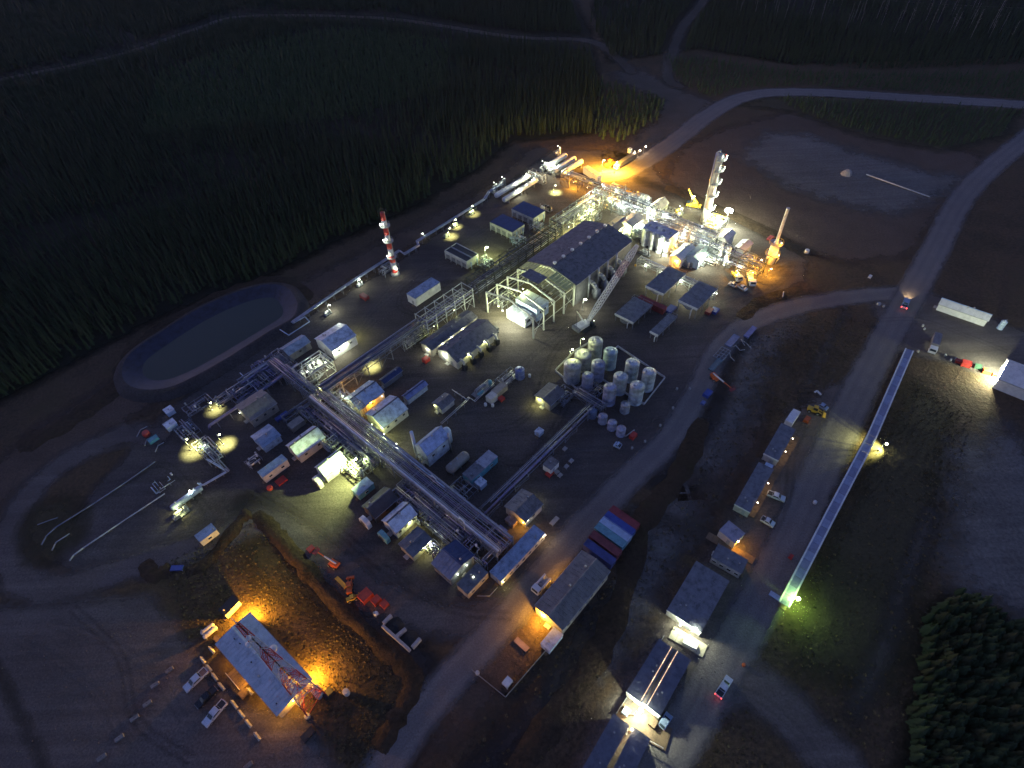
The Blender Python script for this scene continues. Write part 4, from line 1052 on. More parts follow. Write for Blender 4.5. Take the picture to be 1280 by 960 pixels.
for i in range(NB):
    x = -FL / 2 + .4 + (FL - .8) * i / (NB - 1)
    for s in (-1, 1):
        MB().bar((x, s * hw, 0), (x, s * hw, HALL_E), .42, .6).build('column', CSTEEL, fr)
        MB().bar((x, s * hw, HALL_E - .1), (x, 0, HALL_R - .3), .35, .7).build('rafter', CSTEEL, fr)
        MB().bar((x, s * hw, HALL_E - 2.6), (x, s * (hw - 3.2), HALL_E + .45), .18).build('knee_brace', CSTEEL, fr)
for s in (-1, 1):
    for k in range(8):
        f = (k + .5) / 8; y = s * hw * (1 - f); z = HALL_E + (HALL_R - HALL_E) * f + .05
        x0 = -FL / 2 + .4 + (FL - .8) * (.5 if k % 3 else .25)
        MB().bar((x0, y, z), (FL / 2, y, z), .12, .2).build('purlin', GREYST if k % 2 else STEEL, fr)
    for z in (4.0, 9.6): MB().bar((-FL / 2 + .4, s * hw, z), (FL / 2, s * hw, z), .12, .2).build('girt', CSTEEL, fr)
    for a, b_ in ((0, 1), (3, 4)):
        xa = -FL / 2 + .4 + (FL - .8) * a / 4; xb = -FL / 2 + .4 + (FL - .8) * b_ / 4
        MB().bar((xa, s * hw, .2), (xb, s * hw, HALL_E - .5), .1).build('brace_rod', STEEL, fr); MB().bar((xb, s * hw, .2), (xa, s * hw, HALL_E - .5), .1).build('brace_rod', STEEL, fr)
# cladding panels already hung next to the hall
YEL = M('yellow_lit_sheet', (.55, .56, .20), .6)  # yellow of the lamp light is put into the panel colour
for s in (-1, 1):
    for k in range(8):
        f0, f1 = k / 8, (k + .86) / 8; ya, yb = s * hw * (1 - f0) , s * hw * (1 - f1)
        if (s > 0 and k > 4) or (s < 0 and k > 5): continue
        za, zb = HALL_E + (HALL_R - HALL_E) * f0 + .3, HALL_E + (HALL_R - HALL_E) * f1 + .3
        MB().add([(FL / 2 - 5.6, ya, za), (FL / 2 - .4, ya, za), (FL / 2 - .4, yb, zb), (FL / 2 - 5.6, yb, zb), (FL / 2 - 5.6, ya, za + .08), (FL / 2 - .4, ya, za + .08), (FL / 2 - .4, yb, zb + .08), (FL / 2 - 5.6, yb, zb + .08)], [(3, 2, 1, 0), (4, 5, 6, 7), (0, 1, 5, 4), (1, 2, 6, 5), (2, 3, 7, 6), (3, 0, 4, 7)]).build('roof_panel', YEL, fr)
MB().box((FL / 2 - 8.6, 1.5, HALL_R - .1), (5.5, 9, .12)).build('roof_deck', CHAR, fr)
for (x, y, z, kd, wt) in [(-FL / 2 - .6, -3.2, 6.4, 'w', 15000), (-FL / 2 - .6, 2.6, 6.6, 'w', 15000), (-FL / 2 + 1.2, 6.5, 5.5, 'y', 5000), (-FL / 2 + 13, 4, 8.0, 'y', 3500), (FL / 2 - 4, -5, 8.5, 'y', 2500), (FL / 2 - 4, 7, 8.5, 'y', 2500)]:
    fixture(fr, (x, y, z), kd, wt, .5)
# units standing under the frame
for lab, x, y, lx, ly, h, wm_, rm in [('pale blue enclosure under the front of the steel frame', -FL / 2 + 5.0, -1.0, 4.6, 9.5, 4.2, WHITE, PALEROOF), ('pale blue enclosure under the middle of the steel frame', -FL / 2 + 12.0, -1.4, 7.0, 11, 6.0, PALEBLUE, LTBLUE)]:
    u = T('compressor_enclosure', lab, 'enclosure', fr.location + Matrix.Rotation(ft, 3, 'Z') @ Vector((x, y, 0)), ft)
    MB().box((0, 0, h / 2), (lx, ly, h)).build('wall', wm_, u)
    k = 7
    for i in range(k): MB().box((0, -ly / 2 + ly * (i + .5) / k, h + .07), (lx + .2, ly / k - .06, .14)).build('roof_panel', rm, u)
    for i in range(3): MB().box((-lx / 2 - .05, -ly / 2 + ly * (i + .5) / 3, 1.4), (.08, 2.4, 2.5)).build('door', M('pale_door', (.6, .6, .58)), u)
    MB().box((0, -ly / 2 - .06, h * .6), (lx * .5, .1, 1.2)).build('louver', DARKIN, u)
maze('pipework crowded at the left of the steel frame', (632, 378), 9, 5, 4.2, 16, 31, (PIPE, CSTEEL, STEEL), name='piping_module')
pole_lamp('white floodlight beside the hall corner and the crane', (728, 388), 5.5, 'w', 4500, glow=60, size=.9)

# ------------------------------------------------------------------ sheds in the plant
def lit(*a): return a
shed('charcoal-roofed long shed, left of the dark pair', (533, 431), (588, 389.5), (539.5, 437), 4.0, 4.9, TAN, CHAR, CHAR, doors=1, vents=0, lights=[(-1.0, -.2, 3.2, 'w', 900), (.35, -1.0, 3.4, 'w', 900), (-.15, -1.0, 3.4, 'w', 900), (-.55, -1.0, 3.4, 'w', 900)])
sh, L_, w_ = shed('charcoal-roofed long shed with five elbow ducts, right of the dark pair', (559, 438.75), (608, 400), (569, 454), 4.0, 6.4, CREAM, CHAR, CHAR, doors=2, vents=0, lights=[(-1.0, .3, 3.6, 'w', 1400), (-.5, -1.0, 4.2, 'y', 700), (.3, -1.0, 4.2, 'y', 700)])
for i in range(5):
    x = -L_ / 2 + 1.6 + i * (L_ - 4) / 4; y = -w_ / 2
    MB().tube([(x, y + .1, 3.9), (x, y - .9, 4.0), (x, y - 1.6, 3.6), (x, y - 1.8, 2.4)], .48, 10).build('exhaust_duct', M('cream_duct', (.55, .52, .42)), sh, True)
    MB().box((x, y - 1.9, 1.2), (1.5, 1.5, 2.4)).build('silencer_box', DARKIN, sh)
MB().box((L_ / 2 + 1.6, -w_ * .2, 1.3), (2.4, 2.2, 2.6)).build('generator', DARKIN, sh)
shed('white shed with pale blue roof above the lit steel skid', (402.6, 425.7), (432, 406.5), (414, 438.5), 4.8, 6.8, WHITE, PALEROOF, PALEROOF, doors=1, vents=2, lights=[(1.0, -.2, 4.0, 'y', 2600), (-.1, -1.0, 4.4, 'w', 2600), (-.75, -1.0, 4.2, 'w', 2200)])
shed('small slate blue shed beside the pond corner', (355, 437), (380, 420), (361, 443.5), 3.6, 4.8, GREYST, BLUEROOF, BLUEROOF, doors=1, vents=1)
shed('tan shed at the left of the plant with a lit doorway', (304, 514), (332, 491), (313, 525), 4.2, 5.6, TAN, M('tan_roof', (.20, .185, .17)), CHAR, vents=3, lights=[(-1.0, .75, 2.0, 'w', 120)])
shed('small plain blue shed with arched roof, far left', (320.5, 550), (341, 535), (327, 560), 3.2, 4.2, LTBLUE, BLUEROOF, BLUEROOF, vents=0)
shed('blue-roofed shed left of the bright yard', (362, 557), (396, 535), (371.5, 571), 3.8, 6.1, CREAM, LTBLUE, vents=2, wins=0)
s4, L4, w4 = shed('blue-roofed shed with glaring white side facing the bright yard', (398, 584), (423, 564), (406.5, 594.5), 3.8, 6.1, WHITE, LTBLUE, vents=0, wins=0, doors=1)
MB().box((-L4 / 2 - 1.4, 0, 1.0), (2.4, w4 * .8, .12)).build('platform', STEEL, s4)
cabin('narrow white long trailer with blue roof strip, far left', (326, 594), (355, 571), w=3.0, h=3.5, wall=CREAM, roof=BLUEROOF, name='trailer_unit', wins=2)
shed('blue-roofed shed glowing orange at its left wall', (438, 499), (468.6, 477.5), (450, 511), 3.8, 6.1, CREAM, LTBLUE, lights=[(-.2, 1.0, 3.6, 'o', 2600), (-.1, -1.0, 3.4, 'o', 2600), (.8, -1.0, 2.6, 'a', 80)], vents=1)
shed('blue-roofed shed next right of the orange-lit one', (466.6, 520), (496, 497), (478.7, 534), 3.8, 6.1, CREAM, LTBLUE, vents=3, lights=[(-1.0, -.9, 3.4, 'y', 1300)])
shed('narrow blue shed behind the blue-roofed pair, right one', (505, 494), (531, 477), (509, 499), 3.0, 3.8, LTBLUE, M('violet_blue_roof', (.22, .26, .46), .42, .25), NAVY, vents=0)
shed('narrow navy shed behind the blue-roofed pair, left one', (476, 474), (500, 461), (480, 479), 2.8, 3.4, GREYST, NAVY, NAVY, vents=0)
shed('low dark shed with lit yellow gable near the pipe run', (545.6, 505), (562, 494), (551, 512), 2.8, 3.6, CREAM, CHAR, CHAR, vents=0, lights=[(-1.0, .5, 2.6, 'y', 160)])
s11, L11, w11 = shed('tall sky-blue building with stack and round tank', (524.5, 555.5), (551, 533.5), (531.5, 570), 6.6, 9.4, LTBLUE, M('sky_blue_roof', (.30, .38, .58), .4, .25), BLUEROOF, name='process_building', cat='building', vents=2)
MB().cyl((-L11 / 2 + .4, w11 / 2 + .9, 0), (-L11 / 2 + .4, w11 / 2 + .9, 12.2), .55, 12).build('exhaust_stack', PALEBLUE, s11, True)
MB().cyl((L11 / 2 - .4, -w11 / 2 - .9, 0), (L11 / 2 - .4, -w11 / 2 - .9, 9.5), .35, 10).build('exhaust_stack', STEEL, s11, True)
MB().lathe((L11 / 2 + 2.0, w11 * .05, 0), [(1.5, 0), (1.5, 4.8), (1.2, 5.8), (.6, 6.3), (.1, 6.4)], 16).build('dome_tank', PALEBLUE, s11, True)
for s in (-.3, .0, .3): MB().tube([(-L11 / 2, s * w11, 3), (-L11 / 2 - 1.2, s * w11, 3), (-L11 / 2 - 1.2, s * w11, .3)], .2, 7).build('pipe', PIPE, s11, True)
shed('dark brown shed behind a white rounded cowl', (459, 634.5), (487, 612), (467.5, 647.5), 3.4, 5.4, BROWN, M('dark_brown_roof', (.06, .055, .06)), CHAR, vents=1)
shed('blue-roofed shed with a teal cooler at its gable', (484.6, 652.4), (510, 630), (493, 666.5), 3.8, 6.1, WHITE, LTBLUE, vents=3, lights=[(.2, -1.0, 3.2, 'y', 1100)])
shed('grey-roofed low shed with a glaring side lamp', (508, 687), (529, 664.6), (515, 695.7), 3.4, 4.0, TAN, SLATE, SLATE, vents=1, lights=[(.75, -1.0, 3.2, 'w', 1500), (.1, -1.0, 3.0, 'y', 900)])
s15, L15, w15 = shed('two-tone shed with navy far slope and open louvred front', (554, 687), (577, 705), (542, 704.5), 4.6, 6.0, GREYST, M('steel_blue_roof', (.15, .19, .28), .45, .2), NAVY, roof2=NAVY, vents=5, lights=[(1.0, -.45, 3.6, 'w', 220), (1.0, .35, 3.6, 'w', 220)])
cabin('flat grey trailer next to the two-tone shed', (579, 737.5), (601.5, 709), e=(584, 743), h=3.4, wall=TAN, roof=SLATE, wins=2, lights=[(.1, .0, 3.7, 'w', 0)])
cabin('long blue-roofed trailer with a warm lamp at its far corner', (621, 722), (672.5, 660.5), e=(626, 726.5), h=3.4, wall=CREAM, roof=BLUEROOF, wins=7, lights=[(.97, -1.0, 3.3, 'a', 700), (-.95, -1.0, 2.6, 'y', 220)])
shed('grey-roofed cream shed with bright strip lamps', (645, 640), (664, 617.5), (657, 650.5), 3.8, 5.0, CREAM, SLATE, CHAR, vents=1, lights=[(-1.0, -.9, 3.0, 'o', 1300), (-.75, -1.0, 3.4, 'w', 160), (1.0, -.2, 3.4, 'w', 300)])
cabin('teal trailer with pale two-piece roof', (584, 597), (616, 566.5), e=(589, 601.2), h=3.4, wall=TEAL, roof=SLATEBLUE, roof2=M('pale_grey_roof', (.33, .34, .38)), wins=2)
cabin('small pale blue box beside the teal trailer', (597.5, 606), (604, 598.5), w=2.6, h=2.4, wall=PALEBLUE, roof=PALEROOF, wins=0, name='utility_box', cat='box')
vessel('long tan insulated tank lying behind the tall blue building', (560, 587), (583, 563), 1.7, 2.0, TAN, nozzles=3)
cabin('teal flat unit with a white cylinder on the bright yard', (444, 616), (462, 600), w=3.4, h=3.0, wall=TEAL, roof=BLUEROOF, wins=1, name='utility_unit', cat='unit')
tank('small white upright cylinder at the edge of the bright yard', (449.5, 587), 1.7, 3.0, WHITE, ladder=False, rail=False)
shed('dark pump shed with lit round opening by the tank farm', (681, 499.5), (694, 481.5), (688.5, 505.5), 3.4, 4.2, TAN, M('pump_shed_roof', (.13, .12, .12)), CHAR, vents=1, lights=[(-1.0, .5, 3.0, 'y', 1500)])
cabin('white-fronted dark unit near the red tarp', (684.5, 575), (693, 583), w=4, h=3.0, wall=WHITE, roof=CHAR, wins=0, name='utility_unit', cat='unit')
cabin('tall white box trailer with blue roof in the north yard', (514.5, 371), (543.5, 349.5), e=(518, 374.2), h=4.3, wall=WHITE, roof=BLUEROOF, wins=0, name='van_trailer')
for lab, cp, t_, rr in [('white rounded fan cowl in front of the brown shed', (458, 656), GRID, 2.0), ('teal rounded cooler in front of the blue-roofed gable', (481, 674), GRID, 2.0), ('white louvred cooler against the glaring shed gable', (399, 606), GRID, 1.9)]:
    c_ = T('fan_cooler', lab, 'cooler', G(*cp), t_); mt = TEAL if 'teal' in lab else WHITE
    MB().prism([(-rr, .3), (rr, .3), (rr, 2.2), (rr * .7, 3.2), (0, 3.6), (-rr * .7, 3.2), (-rr, 2.2)], -.7, .7).build('cowl', mt, c_)
    MB().cyl((-.72, 0, 1.8), (-.9, 0, 1.8), 1.25, 18).build('fan_ring', STEEL, c_); MB().cyl((-.88, 0, 1.8), (-.93, 0, 1.8), 1.1, 18).build('fan_guard', DARKIN, c_)
    for s in (-1, 1): MB().box((0, s * rr * .8, .15), (1.4, .2, .3)).build('foot', DARKST, c_)

# bright north-east block
shed('cream hip-shaped shed at the back of the bright rack', (816, 258), (830, 246.5), (821, 264), 6.5, 8.2, M('pale_cream', (.62, .60, .48)), M('pale_cream', (.62, .60, .48)), CREAM, lights=[(-1.0, 0, 5, 'w', 1600)])
shed('cream shed right behind the compressor hall', (784, 278), (797, 266), (788, 285), 6.0, 7.2, WHITE, CREAM, CREAM, lights=[(-1.0, -.4, 4.6, 'y', 2200)], vents=1)
shed('tan shed touching the hall, left of the cream one', (766, 283), (779, 270.5), (770, 289), 5.2, 6.2, TAN, TAN, CREAM, lights=[(-1.0, -.9, 4.4, 'y', 1500)], vents=0)
shed('white shed at the lit south edge of the process area', (846.5, 320), (862, 303.5), (851.5, 325), 4.4, 5.6, WHITE, WHITE, CREAM, lights=[(-1.0, -.3, 3.5, 'o', 700), (.5, 1.0, 3.8, 'o', 1800)], vents=1)
cabin('grey-white cooler block with tall cylinders along its front', (809, 280), (842, 294.5), w=7.0, h=8.0, wall=M('pale_grey_cladding', (.48, .48, .50)), roof=M('lilac_grey_roof', (.50, .50, .55)), wins=0, door=False, name='cooler_block', cat='cooler', acs=4)
for i, q in enumerate([(808, 300), (817, 304.5), (826, 309), (835, 313)]):
    tank('white vertical vessel, %s along the cooler block' % ('first from the hall', 'second from the hall', 'third from the hall', 'fourth from the hall')[i], (q[0], q[1] - 12), 2.6, 7.4, WHITE, name='vertical_vessel', ladder=False, rail=False, cone=.8)
shed('glassy pale green unit right of the white lit shed', (868, 321), (881, 306.5), (872.5, 327), 4.6, 5.4, PALEBLUE, M('pale_green_sheet', (.40, .50, .48), .3), STEEL, vents=1)
shed('white sloped unit in the middle of the east rack', (905, 297), (913, 286.5), (909, 300), 5.6, 6.4, WHITE, WHITE, CREAM, vents=0, doors=0)
shed('pale sloped unit at the east end of the rack', (925, 310), (935, 299.5), (930, 314), 4.6, 5.4, PALEBLUE, WHITE, CREAM, vents=0, doors=0)

# flat-roofed modules on legs
def module(label, p1, p2, e, h, sides=True, lamp=None):
    c, L, t = ax(p1, p2, h); w = 2 * off(G(*e, h), c, t); ex, sy = vis(c, t); r = T('cooler_module', label, 'cooler', c, t)
    k = 5
    for i in range(k): MB().box((-L / 2 + L * (i + .5) / k, 0, h), (L / k - .05, w, .3)).build('roof_panel', SLATEBLUE, r)
    MB().box((ex * (L / 2 + .15), 0, h - .25), (.2, w + .1, .9)).build('fascia', WHITE, r)
    MB().box((0, sy * (w / 2 + .08), h - .2), (L, .1, .6)).build('side_fascia', GREYST, r)
    for i in range(4):
        for s in (-1, 1): MB().bar((-L / 2 + .3 + (L - .6) * i / 3, s * (w / 2 - .3), 0), (-L / 2 + .3 + (L - .6) * i / 3, s * (w / 2 - .3), h - .15), .24).build('leg', GREYST, r)
    MB().box((0, 0, h - 1.3), (L - 1, w - 1.2, .8)).build('tube_bundle', STEEL, r)
    for i in range(3): MB().cyl((-L / 3 + L / 3 * i, 0, h - 2.3), (-L / 3 + L / 3 * i, 0, h - 1.7), w * .32, 16).build('fan_ring', STEEL, r)
    MB().tube([(ex * (L / 2 + .6), -w / 4, .2), (ex * (L / 2 + .6), -w / 4, h - 1.2), (ex * (L / 2 - .5), -w / 4, h - 1.2)], .2, 8).build('riser_pipe', WHITE, r, True)
    m = MB()
    for s in (-1, 1):
        m.bar((-ex * L * .5, s * w / 2, h + 1.1), (-ex * L * .36, s * w / 2, h + 1.1), .06)
    m.bar((-ex * L * .5, -w / 2, h + 1.1), (-ex * L * .5, w / 2, h + 1.1), .06); m.bar((-ex * L * .36, -w / 2, h + 1.1), (-ex * L * .36, w / 2, h + 1.1), .06)
    for s in (-1, 0, 1):
        for x in (-.5, -.36): m.bar((ex * L * x, s * w / 2, h), (ex * L * x, s * w / 2, h + 1.1), .06)
    m.build('guard_rail', STEEL, r)
    for q in lamp or []: fixture(r, (q[0] * L / 2, q[1] * w / 2, q[2]), q[3], q[4], .4)
    return r
module('slate-roofed cooler module nearest the crane boom', (820, 363), (845, 336.5), (829, 368), 5.6, lamp=[(.6, -.9, 4.2, 'w', 1800), (-.2, .9, 4.0, 'y', 1800)])
module('slate-roofed cooler module right of the crane boom one', (861, 381), (884.5, 355.5), (871, 387), 5.6, lamp=[(.8, -1.15, 4.6, 'w', 1500), (-.2, .9, 4.2, 'w', 2000)])
module('unlit slate-roofed module nearest the crane foot', (781.5, 398), (803, 375.5), (791, 404), 3.8)
module('narrow slate-roofed module by the blue pallet', (818, 416.5), (841, 393.5), (822.5, 419), 3.6)

# aerial coolers in the north yard
def cooler(label, p1, p2, e, h, topmat, openings=False, rings=2, wallm=M('warm_white_panels', (.52, .52, .49))):
    c, L, t = ax(p1, p2, h); w = 2 * off(G(*e, h), c, t); ex, sy = vis(c, t); r = T('aerial_cooler', label, 'cooler', c, t)
    MB().box((0, 0, h / 2 + .4), (L - .2, w - .2, h - .8)).build('housing', wallm, r)
    if openings:
        for s in (-1, 1): MB().box((0, s * w * .25, h + .02), (L - .6, w * .40, .1)).build('fan_deck', DARKIN, r)
        MB().box((0, 0, h + .1), (L, .7, .3)).build('centre_beam', GREYST, r)
        for s in (-1, 1): MB().box((0, s * (w / 2 - .1), h + .1), (L, .25, .3)).build('rim_beam', wallm, r); MB().box((s * (L / 2 - .1), 0, h + .1), (.25, w - .5, .28)).build('rim_beam', wallm, r)
    else:
        for i in range(2): MB().box((-L / 4 + L / 2 * i, 0, h + .08), (L / 2 - .05, w + .1, .2)).build('roof_panel', topmat, r)
    n = 4
    for i in range(n):
        MB().box((-L / 2 + L * (i + .5) / n, sy * (w / 2 - .05), h * .45), (L / n * .62, .16, h * .45)).build('louver', M('grey_louver', (.20, .21, .22)), r)
        MB().box((-L / 2 + L * i / n, sy * (w / 2 + .0), h / 2), (.2, .2, h)).build('corner_post', wallm, r)
    for i in range(rings): MB().cyl((ex * (L / 2 + .8), -w / 4 + w / 2 * i, .4), (ex * (L / 2 + .8), -w / 4 + w / 2 * i, h - .6), .3, 10).build('header_pipe', PALEBLUE, r, True)
    return r
cooler('navy-topped white cooler, front one of the pair', (620.5, 272.5), (648, 285.5), (641, 291), 4.6, NAVY)
cooler('navy-topped white cooler, rear one of the pair', (647.5, 256), (674, 268.5), (667, 273.2), 4.6, NAVY)
cooler('white cooler with two black fan bays on top', (563.5, 308.5), (590.5, 323), (584, 328.3), 4.4, NAVY, openings=True)
skid('dark skid with white rail at the back of the north yard', (683, 262), 6.5, 3.2, 41, t=GRID - math.pi / 2, mats=(DARKIN, GREYST), cab=WHITE)

# ------------------------------------------------------------------ vessels at the north corner
vessel('long white vessel, left of the front pair', (618, 242.5), (663, 217), 1.25, 2.6, lights=[(.8, 0, 4.6, 'w', 1400), (.1, -1.6, 4.6, 'w', 840)])
vessel('long white vessel, right of the front pair', (629, 248.5), (671, 222), 1.25, 2.6, lights=[(.8, 0, 4.6, 'w', 1400), (-.2, -1.8, 4.6, 'w', 840)])
vessel('white vessel, first of the rear three', (682.5, 206.5), (708, 191), 1.35, 2.8, lights=[(-.9, 0, 5, 'w', 1600)])
vessel('white vessel, second of the rear three', (694, 211.5), (718, 194.5), 1.35, 2.8, lights=[(-.9, 0, 5, 'w', 1600)])
vessel('white vessel, third of the rear three, half orange lit', (703, 214), (728, 198.5), 1.35, 2.8, lights=[(-.9, -1.8, 4, 'o', 800)])
for i, (q, sd) in enumerate([((618, 240), 51), ((628, 233), 52), ((678, 213), 53), ((689, 216), 54), ((697, 194), 55)]):
    skid('glaring white valve cluster ' + ('at the lower end of the front vessels', 'halfway beside the front left vessel', 'at the foot of the first rear vessel', 'at the foot of the second rear vessel', 'at the far tip of the vessels')[i], q, 4.2, 3.0, sd, mats=(WHITE, WHITE, PIPE), name='valve_cluster', cat='valves', h=4.0, lights=[(0, 0, 5.2, 'w', 900)])
maze('small pipe gantry between front and rear vessels', (672, 226), 4, 10, 4.5, 16, 61, (WHITE, PIPE, STEEL))

# ------------------------------------------------------------------ stacks, column, mast
def base_top(b_, t_):
    """height whose top, above ground place b_, appears at t_"""
    B = G(*b_); best = (1e9, 0)
    for i in range(10, 700):
        z = i * .1; q = Vector((B.x, B.y, z - CAM_H)); d = q.dot(_f)
        u, v = 640 + FPX * q.dot(_x) / d, 480 - FPX * q.dot(_u) / d
        e_ = (u - t_[0]) ** 2 + (v - t_[1]) ** 2
        if e_ < best[0]: best = (e_, z)
    return best[1]
sh_ = base_top((494.5, 343), (485, 264))
st = T('flue_stack', 'red and white banded stack with three lit platforms', 'stack', G(494.5, 343))
nb = 9; BRED = M('band_red', (.50, .035, .03), .5)
for i in range(nb):
    z0, z1 = sh_ * i / nb, sh_ * (i + 1) / nb; r0, r1 = 1.25 - .35 * i / nb, 1.25 - .35 * (i + 1) / nb
    MB().cyl((0, 0, z0 + .01), (0, 0, z1), r0, 18, r1).build('band', BRED if i % 2 == 0 else WHITE, st, True)
for fz in (.30, .56, .80):
    z = sh_ * fz; MB().cyl((0, 0, z), (0, 0, z + .12), 2.1, 18).build('platform', STEEL, st)
    m = MB()
    for i in range(14):
        a, b_ = 2 * math.pi * i / 14, 2 * math.pi * (i + 1) / 14
        m.bar((2.05 * math.cos(a), 2.05 * math.sin(a), z + 1.1), (2.05 * math.cos(b_), 2.05 * math.sin(b_), z + 1.1), .07); m.bar((2.05 * math.cos(a), 2.05 * math.sin(a), z), (2.05 * math.cos(a), 2.05 * math.sin(a), z + 1.1), .06)
    m.build('guard_rail', STEEL, st)
    fixture(st, (-1.4, -1.5, z + 1.6), 'w', 420, .5, glow=60)
m = MB()
for s in (-.28, .28): m.bar((1.5, s - 1, 0), (1.15, s - 1, sh_ + 1), .07)
for i in range(int(sh_ / .8)): m.bar((1.5 - .35 * i * .8 / sh_, -1.28, .4 + i * .8), (1.5 - .35 * i * .8 / sh_, -.72, .4 + i * .8), .05)
m.build('ladder', STEEL, st)
m = MB()
for i in range(4):
    a = i * math.pi / 2 + .4; m.bar((1.7 * math.cos(a), 1.7 * math.sin(a), sh_ - 2), (1.7 * math.cos(a), 1.7 * math.sin(a), sh_ + 1.4), .12); m.bar((1.7 * math.cos(a), 1.7 * math.sin(a), sh_ + .9), (1.7 * math.cos(a + 1.57), 1.7 * math.sin(a + 1.57), sh_ + .9), .1)
m.build('top_frame', DARKST, st)
MB().lathe((0, 0, 0), [(2.0, 0), (2.0, .6), (1.5, 1.4), (1.25, 1.5)], 16).build('base_cone', CONC, st, True)
fixture(st, (1.2, -2.0, 4.0), 'w', 900, .4)
maze('ducting and pipe loops at the foot of the banded stack', (487, 340), 8, 4, 3.2, 12, 71, (PIPE, WHITE, PIPE2))

ch = base_top((880.7, 277), (898, 191))
co = T('distillation_column', 'tall pale cylindrical column with lit platforms', 'column', G(880.7, 277))
CM = M('pale_column_jacket', (.52, .51, .47), .4, .35, .1)
MB().lathe((0, 0, 0), [(2.0, 0), (2.0, 3), (1.75, 4.5), (1.75, ch * .55), (1.6, ch * .57), (1.6, ch - .8), (1.2, ch - .2), (.3, ch)], 22).build('shell', CM, co, True)
for fz in (.22, .42, .6, .78, .93):
    z = ch * fz; MB().add([(math.cos(R(a)) * q, math.sin(R(a)) * q, z + dz) for dz in (0, .12) for q in (1.6, 3.2) for a in range(-130, 51, 20)],
        [(i, i + 1, 10 + i + 1, 10 + i) for i in range(9)] + [(20 + i, 30 + i, 31 + i, 21 + i) for i in range(9)] + [(10 + i, 11 + i, 31 + i, 30 + i) for i in range(9)]).build('platform', STEEL, co)
    m = MB()
    for a in range(-130, 50, 20):
        m.bar((math.cos(R(a)) * 3.15, math.sin(R(a)) * 3.15, z), (math.cos(R(a)) * 3.15, math.sin(R(a)) * 3.15, z + 1.1), .07); m.bar((math.cos(R(a)) * 3.15, math.sin(R(a)) * 3.15, z + 1.1), (math.cos(R(a + 20)) * 3.15, math.sin(R(a + 20)) * 3.15, z + 1.1), .07)
    m.build('guard_rail', STEEL, co); fixture(co, (2.6, -1.6, z + 1.9), 'w', 260, .4)
MB().tube([(-1.9, -.6, 1), (-1.9, -.6, ch + .6), (-.2, 0, ch + 1.4), (0, 0, ch)], .3, 10).build('overhead_pipe', PIPE, co, True)
m = MB()
for s in (-.3, .3): m.bar((.5 + s, -2.0, 0), (.5 + s, -1.95, ch), .07)
m.build('ladder', STEEL, co)
fixture(co, (3.2, 1.5, ch - 1.5), 'r', 0, .3, glow=12)
fixture(co, (-1.0, -3.6, 7.0), 'w', 1400, .4); fixture(co, (2.6, -3.0, 4.0), 'y', 1400, .4)

th = base_top((962, 328), (986, 260))
ts = T('flare_stack', 'slim white stack standing on an orange-lit heater', 'stack', G(962, 328))
MB().lathe((0, 0, 0), [(1.9, 0), (1.9, 7.5), (1.5, 9.0), (.9, 10.2), (.62, 10.6), (.62, th - .2), (.7, th - .1), (.7, th)], 16).build('shell', M('pale_stack', (.55, .53, .50), .5), ts, True)
for z in (4.2, 9.6):
    MB().cyl((0, 0, z), (0, 0, z + .12), 2.9, 16).build('platform', STEEL, ts); m = MB()
    for i in range(12):
        a, b_ = 2 * math.pi * i / 12, 2 * math.pi * (i + 1) / 12
        m.bar((2.85 * math.cos(a), 2.85 * math.sin(a), z + 1.1), (2.85 * math.cos(b_), 2.85 * math.sin(b_), z + 1.1), .07); m.bar((2.85 * math.cos(a), 2.85 * math.sin(a), z), (2.85 * math.cos(a), 2.85 * math.sin(a), z + 1.1), .06)
    m.build('guard_rail', YELLOW, ts)
fixture(ts, (.6, -3.0, 11.6), 'o', 420, .5); fixture(ts, (1.2, -3.2, 5.8), 'o', 700, .5)
for s in (-1, 1): MB().tube([(s * 1.9, -1.2, .3), (s * 2.4, -1.6, 3), (s * 1.6, -1.3, 5)], .25, 8).build('burner_pipe', PIPE, ts, True)
# ------------------------------------------------------------------ crawler crane with lattice boom
cr_b, cr_t = G(731, 409), G(797, 306, 26.0)
d = cr_t - cr_b; ct = math.atan2(d.y, d.x); bl = Vector((d.x, d.y)).length
cr = T('crawler_crane', 'crawler crane with long white lattice boom over the modules', 'crane', cr_b, ct)
for s in (-1, 1):
    MB().side([(-3.4, .2), (-2.9, 0), (2.9, 0), (3.4, .2), (3.4, .8), (2.9, 1.0), (-2.9, 1.0), (-3.4, .8)], s * 2.3 - .45, s * 2.3 + .45).build('track', DARKST, cr)
MB().box((0, 0, .95), (3.2, 3.8, .5)).build('car_body', DARKST, cr)
MB().side([(-4.2, 1.3), (1.6, 1.3), (1.6, 2.2), (-.8, 2.9), (-4.2, 2.9)], -1.5, 1.5).build('upper_works', WHITE, cr)
MB().box((-4.7, 0, 2.0), (1.2, 3.6, 1.5)).build('counterweight', GREYST, cr)
MB().side([(1.0, 1.3), (2.6, 1.4), (2.3, 3.0), (1.0, 3.0)], -2.6, -1.5).build('operator_cab', GLASS, cr)
P0, P1 = Vector((1.4, 0, 2.0)), Vector((bl, 0, 26.0)); dv = (P1 - P0); bL = dv.length; dv.normalize(); nv = Vector((-dv.z, 0, dv.x)); yv = Vector((0, 1, 0))
def half(f): return .35 + (.85 - .35) * min(1, f / .2) if f < .2 else (.85 if f < .88 else .85 - .45 * (f - .88) / .12)
secs = 5
